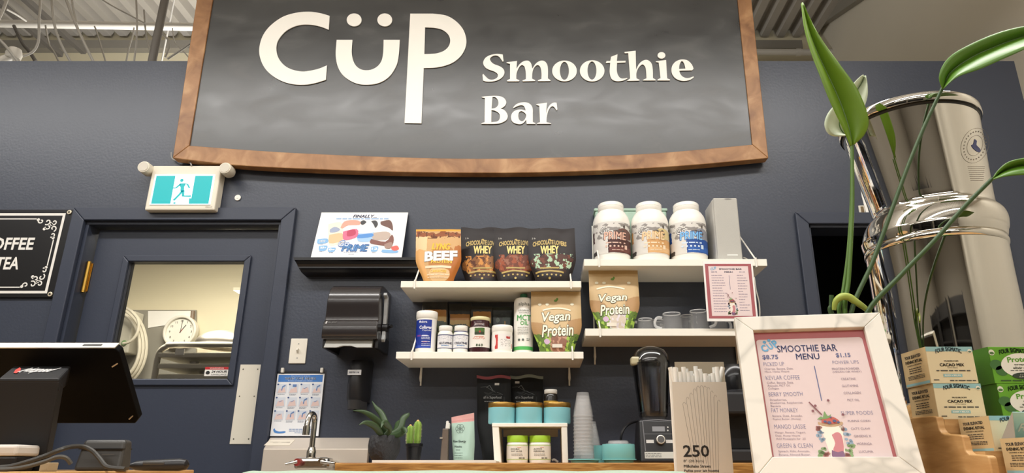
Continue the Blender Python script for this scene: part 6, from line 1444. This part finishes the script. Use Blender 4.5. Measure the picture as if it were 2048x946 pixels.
def on_filter(off):
    def f(px, py):
        d = ray(px, py); z = 1.66
        for _ in range(6):
            k = max(0,min(1,(z-1.57)/(zG-.006-1.57))); R_ = .1152+(.1335-.1152)*k+off; ax = AX+.011-(z-zN)*.09
            a = d.x*d.x+d.y*d.y; b = -2*(d.x*ax+d.y*AY); c = ax*ax+AY*AY-R_*R_; D2 = b*b-4*a*c
            tt = (-b-sqrt(max(0,D2)))/(2*a); z = ZC+d.z*tt
        return (d.x*tt, d.y*tt, z)
    return f
a = Art(); tl = radians(20)
def el(cx_, cy_, rx, ry, n=28, rot=.35): return [(cx_+rx*cos(g)*cos(rot)-ry*sin(g)*sin(rot), cy_+rx*cos(g)*sin(rot)+ry*sin(g)*cos(rot)) for g in [2*pi*i/n for i in range(n)]]
for rx, ry in ((27,36),(15,21)): a.line(el(1950,291,rx,ry)+[el(1950,291,rx,ry)[0]], .6)
for k in range(26):
    g = 2*pi*k/26; p = el(1950,291,21,29,26)[k]; a.ellipse(p[0],p[1],1.2,1.6,6)
for i, y in enumerate(range(333,362,4)): a.words(1936+i*.8, y, 34-i*1.2, .9, 300+i)
a.put('emblem_print', ink('#8d8577'), t, on_filter(.0004))
a = Art(); a.poly(loop([(1949,278),(1954,282),(1953,290),(1960,297),(1961,304),(1954,303),(1946,296),(1943,290),(1947,288),(1949,278)],n=2)); a.put('emblem_figure', ink('#3b4270'), t, on_filter(.0006), 'blue emblem')

# ================================================================== tall leafy plant behind the framed menu
PX, PY = .572, 1.25
t = thing('tall_plant','tall leafy plant with long stems behind the framed menu','plant',(PX,PY,ZF))
zpt = 1.245
build('pot', MB().lathe([(0,ZF),(.036,ZF),(.05,zpt-.01),(.053,zpt-.01),(.053,zpt),(.047,zpt),(.046,zpt-.015),(0,zpt-.015)], PX, PY, 36), mat('grey_pot','#55524d',.6), t, smooth=True)
build('soil', MB().lathe([(0,zpt-.012),(.046,zpt-.012),(.046,zpt-.02),(0,zpt-.02)], PX, PY, 20), mat('soil','#1d1611'), t)
M_lf = mat('fresh_leaf','#6c9026',.36,var=.18,vscale=9,spec=.4); M_lf2 = mat('deep_leaf','#517a20',.36,var=.22,vscale=9); M_st = mat('leaf_stem','#4f7326',.45,var=.15,vscale=10); M_std = mat('dark_stem','#36522a',.45)
def gleaf(name, L, Mi, R, Yl, Ym, Yr, m_, label=None):
    n = 14
    def smp(pts, q):
        s = crs(pts, 6); f = q*(len(s)-1); i = min(int(f), len(s)-2); k = f-i; return tuple(s[i][a]*(1-k)+s[i+1][a]*k for a in range(2))
    def fn(u, v):
        l, m2, r_ = smp(L,v), smp(Mi,v), smp(R,v); yl, ym, yr = Yl(v), Ym(v), Yr(v)
        A, B, C_ = P(*l,yl), P(*m2,ym), P(*r_,yr)
        if u < .5: k = u*2; q = A*(1-k)+B*k
        else: k = u*2-1; q = B*(1-k)+C_*k
        bow = .006*sin(pi*min(1,abs(u-.5)*2))
        return q+Vector((0,-bow,0))
    lf = build(name, MB().grid(fn, 10, n*2), m_, t, smooth=True, solid=.0012, label=label)
    rib = [P(*smp(Mi,v/20), Ym(v/20))+Vector((0,-.0012,0)) for v in range(20)]
    build('midrib', MB().tube(rib,[.0018*(1-.8*i/19) for i in range(20)],6), M_st, lf, smooth=True)
    return lf
gleaf('leaf',[(1700,293),(1688,262),(1660,203),(1640,152),(1622,105),(1608,55),(1602,8)],[(1703,292),(1697,255),(1680,205),(1660,160),(1637,112),(1617,60),(1603,8)],[(1707,290),(1730,268),(1737,236),(1716,180),(1682,132),(1640,74),(1605,9)],
      lambda v: 1.225-.02*sin(pi*v), lambda v: 1.235, lambda v: 1.235-.03*sin(pi*v), M_lf, 'big bright green pointed leaf')
gleaf('leaf',[(1884,178),(1878,150),(1898,114),(1950,84),(2010,61),(2070,50),(2125,52)],[(1885,178),(1900,146),(1940,117),(1990,94),(2040,76),(2085,64),(2126,56)],[(1886,178),(1915,154),(1960,138),(2010,116),(2050,98),(2090,78),(2127,60)],
      lambda v: 1.17-.05*v, lambda v: 1.18-.05*v, lambda v: 1.15-.06*v, M_lf2, 'green leaf reaching right at the top')
gleaf('leaf',[(1984,357),(1996,340),(2016,324),(2048,316),(2085,313),(2120,322)],[(1985,358),(2004,344),(2030,334),(2060,330),(2090,328),(2121,326)],[(1986,359),(2010,353),(2040,350),(2070,350),(2095,344),(2122,330)],
      lambda v: 1.13-.04*v, lambda v: 1.14-.04*v, lambda v: 1.12-.04*v, M_lf2, 'green leaf reaching right in front of the filter')
pale = mat('pale_leaf_underside','#c3cdb2',.5,var=.12,vscale=12)
gleaf('leaf',[(1690,272),(1662,271),(1649,252),(1656,226),(1682,196),(1711,162),(1722,152)],[(1694,272),(1684,264),(1678,246),(1690,220),(1706,192),(1722,168),(1727,153)],[(1698,271),(1706,260),(1716,242),(1728,216),(1735,192),(1735,168),(1731,155)],
      lambda v: 1.285, lambda v: 1.305, lambda v: 1.285, pale, 'curled pale leaf behind the big one')
def stem(pts, r0, m_, Ya, Yb):
    q = [P(a,b,Ya+(Yb-Ya)*i/(len(pts)-1)) for i,(a,b) in enumerate(pts)]
    q[-1] = Vector((PX+(q[-1].x-PX)*.3, PY+(q[-1].y-PY)*.3, zpt-.012))
    build('stem', MB().tube(crs([tuple(p) for p in q],6), [r0*(.8+.3*i/((len(q)-1)*6)) for i in range((len(q)-1)*6+1)], 10), m_, t, smooth=True)
stem([(1704,291),(1705,400),(1702,480),(1697,560),(1690,628),(1700,660)], .0042, M_st, 1.235, 1.245)
stem([(1704,300),(1703,400),(1697,500),(1687,580),(1679,628),(1695,660)], .0038, M_st, 1.245, 1.26)
stem([(1885,176),(1850,250),(1815,335),(1780,430),(1745,525),(1702,628),(1700,662)], .0042, M_std, 1.18, 1.24)
stem([(1985,357),(1930,412),(1870,480),(1800,552),(1735,625),(1712,662)], .0044, M_std, 1.14, 1.235)
stem([(1663,590),(1663,610),(1664,630),(1690,662)], .0048, M_std, 1.24, 1.25)
q = [P(*p,Y_) for p, Y_ in (((1668,620),1.235),((1671,604),1.23),((1682,594),1.225),((1697,594),1.225),((1712,604),1.225),((1728,615),1.23),((1742,628),1.24))]
build('young_shoot', MB().tube(crs([tuple(p) for p in q],5),[.0035+.0035*sin(pi*i/30) for i in range(31)],10), mat('lime_shoot','#a4b352',.45), t, smooth=True)

# ================================================================== stepped tea display
xs_, xe_ = .625, .90
YA3, YA2, YA1, YA0 = 1.205, 1.117, 1.028, .925     # step fronts from the back
zs1, zs2, zs3 = 1.1185, 1.0685, 1.0335+.0
zs3 = max(ZF+.012, 1.034)
ts = thing('step_display','stepped pine display rack full of tea boxes','display rack',((xs_+xe_)/2,1.06,ZF))
prof = [(YA3,ZF),(YA3,zs1+.006),(YA2+.004,zs1+.006),(YA2,zs1+.002),(YA2-.001,zs2+.012),(YA2-.008,zs2+.006),(YA1+.004,zs2+.006),(YA1,zs2+.002),(YA1-.001,zs3+.01),(YA1-.008,zs3+.006),(YA0,zs3+.006),(YA0,ZF)]
prof = [(YA3,ZF),(YA3,Z(835,1.198)),(1.128,Z(831,1.119)),(1.119,Z(834,1.119)),(1.117,Z(858,1.115)),(1.112,Z(865,1.11)),(1.104,Z(868,1.10)),(1.066,Z(869.5,1.06)),(1.059,Z(872,1.059)),(1.057,Z(902,1.057)),(1.050,Z(908,1.05)),(1.010,Z(911,1.01)),(1.005,Z(914,1.005)),(1.004,ZF)]
for xa in (xs_, xe_-.012): build('side_panel', MB().prism(prof, lambda a,b: (xa,a,b), lambda a,b: (xa+.012,a,b)), M_pine, ts, bevel=.002)
for (ya, yb_, z_) in ((1.119,YA3-.004,zs1),(1.03,1.119,zs2),(.94,1.03,zs3)):
    build('tread', MB().box(xs_+.012,xe_-.012,ya,yb_,z_-.008,z_), M_pine, ts)
for (ya, z0, z1) in ((1.119,zs2,zs1-.008),(1.03,zs3,zs2-.008)): build('step_riser', MB().box(xs_+.012,xe_-.012,ya,ya+.006,z0,z1), M_pine, ts)
M_kraft = mat('kraft_tan','#c9b083',.6,var=.03,vscale=6); M_ctop = ink('#8fb9bd'); M_inkb = ink('#3b3a38'); M_cream2 = mat('cream_box','#d8cba9',.55)
def teabox(lab, x0, x1, y0, y1, z0, z1, kind, tsz=1.0):
    t = thing('tea_box',lab,'box',((x0+x1)/2,(y0+y1)/2,z0),'tea boxes on the stepped display')
    green = kind == 'protect'
    build('carton', MB().box(x0,x1,y0,y1,z0,z1), mat('leaf_green_box','#5f9e24',.5) if green else M_cream2, t, bevel=.0008)
    W_, H_, D_ = x1-x0, z1-z0, y1-y0
    fr_ = lambda o_: (lambda a,b: (x0+a*W_, y0-.0003-o_, z0+b*H_)); sd = lambda o_: (lambda a,b: (x0-.0003-o_, y1-a*D_, z0+b*H_))
    if not green:
        Art().rect(.0,.0,1,1).put('side_face', M_kraft, t, sd(0))
        a = Art(); a.text('YOUR ELEVATED',.46,.83,w=.66,h=.09,bold=.04); a.text('EVENING RITUAL',.48,.69,w=.68,h=.09,bold=.04); a.text('UNWIND & RECHARGE',.48,.59,w=.58,h=.035,bold=.02)
        for i, yy in enumerate((.50,.44,.38)): a.words(.24,yy,.5,.022,400+i)
        for i, yy in enumerate((.29,.25,.21)): a.words(.16,yy,.66,.018,410+i)
        a.put('side_lettering', M_inkb, t, sd(.0004))
        Art().rect(.03,.02,.97,.09).put('side_stripe', M_ctop, t, sd(.0003))
        Art().rect(0,.87,1,1).put('front_band', M_ctop, t, fr_(0))
        a = Art(); a.text('FOUR SIGMATIC',.48,.865,w=.56,h=.12,bold=.05,arc=.07); a.put('brand_lettering', ink('#566870'), t, fr_(.0004))
        a = Art(); a.text('CACAO MIX',.5,.5,w=.52,h=.085,bold=.045); a.text('MUSHROOM',.5,.605,w=.3,h=.04,bold=.03); a.text('WITH REISHI',.5,.42,w=.22,h=.03); a.words(.15,.34,.72,.03,420); a.words(.06,.09,.16,.025,421); a.words(.4,.07,.55,.025,422); a.put('front_lettering', M_inkb, t, fr_(.0003))
        Art().rect(.28,.17,.68,.25).put('teal_tag', M_ctop, t, fr_(.0003))
        a = Art(); a.text('SLEEP + RELAX',.48,.21,w=.34,h=.04,bold=.03); a.put('tag_lettering', ink('#e9e4d4'), t, fr_(.0006))
        a = Art(); a.ellipse(.93,.875,.045,.045*W_/H_,16); a.put('organic_seal', ink('#e6e2d2'), t, fr_(.0005)); a = Art(); a.ellipse(.93,.86,.035,.02*W_/H_,12); a.put('seal_half', ink('#55705c'), t, fr_(.0007))
    else:
        a = Art(); a.rect(0,0,1,1); a.put('side_face', mat('deep_green_box','#3f6f1c',.5), t, sd(0))
        a = Art(); a.ellipse(.52,.48,.36,.34,28); a.put('white_oval', ink('#e6e5dc'), t, fr_(.0003))
        for cx_, cy_ in ((.08,.5),(.16,.34),(.92,.5),(.98,.35)):
            a = Art(); a.ellipse(cx_,cy_,.11,.14,18); a.put('leaf_print', ink('#3c6b34'), t, fr_(.0002))
        a = Art(); a.text('Protect',.50,.63,w=.44,h=.15,bold=.03,arc=.02); a.put('title_lettering', ink('#5a9a2a'), t, fr_(.0006))
        a = Art(); a.text('organic',.5,.5,w=.24,h=.065,bold=.03); a.text('elixir mix',.5,.415,w=.3,h=.07,bold=.03); a.words(.3,.34,.42,.02,430); a.put('front_lettering', ink('#4a4f44'), t, fr_(.0006))
        a = Art(); a.ellipse(.52,.2,.21,.09,20); a.put('dark_patch', ink('#2f3d34'), t, fr_(.0009))
        a = Art(); a.text('IMMUNE',.52,.225,w=.16,h=.035,bold=.03); a.text('SUPPORT',.52,.175,w=.2,h=.03); a.put('patch_lettering', ink('#d9dccf'), t, fr_(.0012))
        a = Art(); a.text('FOUR SIGMATIC',.42,.84,w=.5,h=.13,bold=.05,arc=.06); a.words(.1,.07,.7,.03,431); a.put('brand_lettering', ink('#2f4f22'), t, fr_(.0004))
        a = Art(); a.ellipse(.0+.04,.84,.05,.05*W_/H_,16); a.put('organic_seal', ink('#d9dccb'), t, fr_(.0005)); a = Art(); a.ellipse(.04,.82,.04,.022*W_/H_,12); a.put('seal_half', ink('#4c6f3c'), t, fr_(.0007))
    return t
yf = 1.121
xa0, xa1 = X(1864,766,yf), X(1958.5,764,yf); zt2 = Z(766.5,yf); zt1 = Z(693.5,yf); zlo = zs1
teabox('lower cacao mix tea box of the stack on the top step',xa0+.001,xa1+.001,yf,yf+.079,zlo,zt2-.0005,'cacao')
teabox('upper cacao mix tea box of the stack on the top step',xa0-.001,xa1-.001,yf,yf+.079,zt2,zt1,'cacao')
xg = X(1975,692,yf)
teabox('lower green protect tea box beside the cacao boxes',xg+.002,xg+.098,yf,yf+.070,zlo,zt2-.0005,'protect')
teabox('upper green protect tea box beside the cacao boxes',xg,xg+.096,yf,yf+.070,zt2,zt1,'protect')
xk = .6555; zk1 = Z(831.5,1.035)
teabox('closed kraft tea box on the middle step',xk,xk+.075,1.035,1.112,zs2,zk1,'cacao')
x6 = .657; z6 = Z(877.5,1.022)
tb = teabox('open kraft tea box with a raised aqua lid on the lowest step',x6,x6+.14,.945,1.022,zs3,z6,'cacao')
A_, B_ = Vector((x6+.002,1.021,z6)), Vector((x6+.138,1.021,z6))
C1, C2 = P(1983.5,829,1.03), None
dz_ = Z(829,1.03)-z6
lid = build('raised_lid', MB().hexa([(x6+.002,1.0195,z6),(x6+.138,1.0195,z6),(x6+.138,.985,z6+dz_),(x6+.002,.985,z6+dz_)],[(x6+.002,1.0205,z6),(x6+.138,1.0205,z6),(x6+.138,.986,z6+dz_+.0006),(x6+.002,.986,z6+dz_+.0006)]), ink('#9cc7cb'), tb, label='raised aqua lid')
lp_ = Plane((x6+.07,1.0195,z6),(1,0,0),(0,-.0345,dz_))
a = Art(); a.text('FOUR SIGMATIC',-.008,dz_*.62,w=.085,h=.016,bold=.05); a.text('MUSHROOM CACAO',-.004,dz_*.25,w=.05,h=.005); a.put('lid_lettering', ink('#e4ecec'), lid, lp_.fn(.0006))
build('lid_gusset', MB().add([(x6+.0015,1.019,z6),(x6+.0015,.985,z6+dz_),(x6+.0015,.99,z6),(x6+.0005,1.019,z6),(x6+.0005,.985,z6+dz_),(x6+.0005,.99,z6)],[(0,1,2),(5,4,3),(0,3,4,1),(1,4,5,2),(2,5,3,0)]), mat('card_grey','#a19c92',.6), tb)

# ================================================================== till and things around it
ZB = Z(940.5,1.20)
bxr = X(378,941,1.28)
build('till_board', MB().box(-1.85,bxr,.8,1.30,ZF+.0002,ZB), M_pine, loc=(-1.2,1.05,ZF), bevel=.002, label='wooden board under the black till', cat='board')
t = thing('till','black tablet till on a stand seen from behind','till',(X(60,940,1.06),1.08,ZB))
Xr = -.684; Xl = X(-46,697,1.10); zt_, zb2 = Z(697,1.10), Z(847,1.20); up = Vector((0,-.10,zt_-zb2)); thk = Vector((0,.741,.671))*.0135
M_tab = mat('tablet_black','#08080a',.6,spec=.08)
b = [Vector((Xl,1.20,zb2)),Vector((Xr-.008,1.20,zb2)),Vector((Xr,1.1935,zb2+.007)),Vector((Xr,1.104,zt_-.005)),Vector((Xr-.005,1.10,zt_)),Vector((Xl,1.10,zt_))]
n = 6; mb = MB().add(b+[p+thk for p in b],[tuple(range(n)),tuple(range(2*n-1,n-1,-1))]+[(i,i+n,(i+1)%n+n,(i+1)%n) for i in range(n)])
tab = build('tablet', mb, M_tab, t, bevel=.0015)
upn = up.normalized(); topm = [Vector((Xl,1.10,zt_)),Vector((Xr-.005,1.10,zt_))]
build('silver_rim', MB().hexa([topm[0]+upn*.0002,topm[1]+upn*.0002,topm[1]+thk+upn*.0002,topm[0]+thk+upn*.0002],[topm[0]+upn*.002,topm[1]+upn*.002,topm[1]+thk+upn*.002,topm[0]+thk+upn*.002]), mat('silver_rim','#c9c4b8',.3,.6), tab, label='silver top edge')
xs1, xs2 = X(164,688,1.10), X(201,688,1.10); q0 = Vector((xs1,1.10,zt_))+thk*.35+upn*.0022; q1 = Vector((xs2,1.10,zt_))+thk*.35+upn*.0022
build('rim_slot', MB().hexa([q0,q1,q1+thk*.35,q0+thk*.35],[q0+upn*.0006,q1+upn*.0006,q1+thk*.35+upn*.0006,q0+thk*.35+upn*.0006]), M_black, tab)
nrm = Vector((0,-.741,-.671))
c = Vector((Xr-.012,1.10,zt_))-upn*.03+nrm*.0006; build('clasp', MB().tube([c+Vector((-.004,0,-.004)),c+Vector((.006,0,.003))],.0012,6), M_steel, tab)
c = Vector((Xr-.010,1.10,zt_))-upn*.135+nrm*.0006; build('clasp', MB().tube([c+Vector((-.004,0,-.004)),c+Vector((.004,0,.004))],.0012,6), M_steel, tab)
hl, hr = X(27,732,1.115), X(143,732,1.115); fl_, fr2 = X(-4,757,1.03), X(119,758,1.03); zh, zf_ = Z(732,1.115), Z(757,1.03)
M_stand = mat('till_stand','#1c1c1e',.6,spec=.3)
head = [Vector((hl,1.115,zh)),Vector((hr,1.115,zh)),Vector((fr2,1.03,zf_)),Vector((fl_,1.03,zf_))]
low = [Vector((hl,1.13,zh-.03)),Vector((hr-.01,1.13,zh-.03)),Vector((fr2,1.035,zf_-.02)),Vector((fl_,1.035,zf_-.02))]
build('head', MB().hexa(head, low), M_stand, t, bevel=.003)
ft = [Vector((fl_,1.031,zf_-.004)),Vector((fr2,1.031,zf_-.004)),Vector((fr2-.012,1.06,zf_-.008)),Vector((fl_,1.06,zf_-.008))]
xb1 = X(88,935,1.05); fbq = [Vector((fl_,1.05,ZB)),Vector((xb1,1.05,ZB)),Vector((xb1-.012,1.08,ZB)),Vector((fl_,1.08,ZB))]
build('neck', MB().hexa(ft, fbq), M_stand, t, bevel=.002)
hpn = Plane(head[3],(1,0,0),head[0]-Vector((head[0].x-head[3].x,0,0))-head[3])
a = Art(); a.tpx(hpn,'lightspeed',43,105,737,748,bold=.03,shear=.1); a.put('lettering', ink('#d4d2cf'), t, hpn.fn(.0012))
a = Art(); a.ppx(hpn,[(27,747),(31,741),(40,736),(42,739),(40,744),(32,748)]); a.put('flame_logo', ink('#c8443c'), t, hpn.fn(.0012))
# power adapter, cable, handheld, white reader
Ya = 1.06; x0, x1 = X(146,930,Ya), X(241,930,Ya); za = Z(879,Ya)
t = thing('power_adapter','dark grey boxy adapter lying on the board by the till','adapter',((x0+x1)/2,Ya+.04,ZB))
build('casing', MB().hexa([(x0,Ya,ZB),(x1,Ya,ZB),(x1,Ya+.03,ZB),(x0,Ya+.03,ZB)][::-1],[(x0+.003,Ya+.008,za),(x1-.004,Ya+.008,za),(x1-.004,Ya+.028,za),(x0+.003,Ya+.028,za)][::-1]), mat('adapter_grey','#3b3a38',.4), t, bevel=.005, seg=3)
ap2 = Plane((0,Ya,0)); a = Art(); a.lpx(ap2,[(203,909),(228,908.5)],.0008); a.put('seam', ink('#5a5854'), t, lambda u,v: (u,Ya+.001,v))
build('lip', MB().box(x0+.002,x1-.003,Ya+.0018,Ya+.028,ZB+(za-ZB)*.68,ZB+(za-ZB)*.72), M_black, t)
q = [tuple(P(*z_)) for z_ in ((-20,936,.99),(20,933,.99),(60,922,.99),(95,910,1.0),(120,900,1.0),(140,894,1.02),(165,893,1.04),(185,902,1.045),(200,918,1.045),(215,934,1.04),(250,938,1.04))]
build('cable', MB().tube(crs(q),.0032,8), mat('dark_cable','#35332f',.5), loc=q[0], smooth=True, label='dark cable looping over the grey adapter', cat='cable')
q = [tuple(P(*z_)) for z_ in ((-20,940,.955),(25,938,.955),(55,933,.955),(90,923,.96),(115,914,.965),(132,916,.97),(142,928,.975))]
build('cable', MB().tube(crs(q),.0028,8), mat('dark_cable2','#45423c',.5), loc=q[0], smooth=True, label='thinner grey cable behind the looping one', cat='cable')
c0 = P(84,934,.98); build('cable_plug', MB().box(c0.x,c0.x+.012,.975,.995,ZB,P(84,925,.98).z), mat('plug_beige','#a8987c',.5), loc=(c0.x,.98,ZB), bevel=.001, label='small beige plug on the board by the till', cat='plug')
Yh = 1.02; x0, x1 = X(262,930,Yh), X(377,930,Yh); zc_ = (ZB+Z(917,Yh))/2+.0; rh = (Z(917,Yh)-ZB)/2
t = thing('hand_tool','black rounded handheld tool lying at the end of the board','tool',((x0+x1)/2,Yh,ZB))
build('body', MB().tube([(x0,Yh,zc_-.001),(x0+.008,Yh,zc_-.001),(x0+.02,Yh,zc_-.001),(x1-.012,Yh,zc_),(x1-.003,Yh,zc_),(x1,Yh,zc_)],[rh*.4,rh*.75,rh*.85,rh,rh*.8,rh*.3],16), M_black, t, smooth=True)
build('grip', MB().box(x0+.02,x1-.03,Yh-rh*.98,Yh-rh*.55,zc_-rh*.1,zc_+rh*.55), mat('grip_grey','#3c3b39',.5), t, bevel=.002)
Yw = 1.0; x0, x1 = X(-60,900,Yw), X(33,900,Yw)
t = thing('desk_device','low device with a white top, cut by the left edge','device',((x0+x1)/2,Yw+.03,ZB))
build('base', MB().box(x0,x1-.002,Yw+.004,Yw+.045,ZB,Z(912,Yw)), M_black, t, bevel=.003)
build('top', MB().box(x0,x1,Yw,Yw+.05,Z(912,Yw),Z(889,Yw)), mat('reader_white','#d8d2ca',.4), t, bevel=.004)
# ================================================================== mint paper on the counter
def sheet(u, v):
    x = -.405+.60*u; y = .93+.16*v
    r1 = .5+.5*sin(26*u+1.2*sin(9*u))
    return (x, y, ZF+.0015+(Z(941.0+2.2*r1,1.0)-ZF-.0015)*sin(pi*min(1,max(0,v)))**.7)
build('paper_liner', MB().grid(sheet, 90, 10), mat('mint_paper','#a3b5a2',.8), loc=(-.1,1.0,ZF), smooth=True, solid=.0008, label='pale mint paper with a wavy ridge at the bottom of the view', cat='paper')
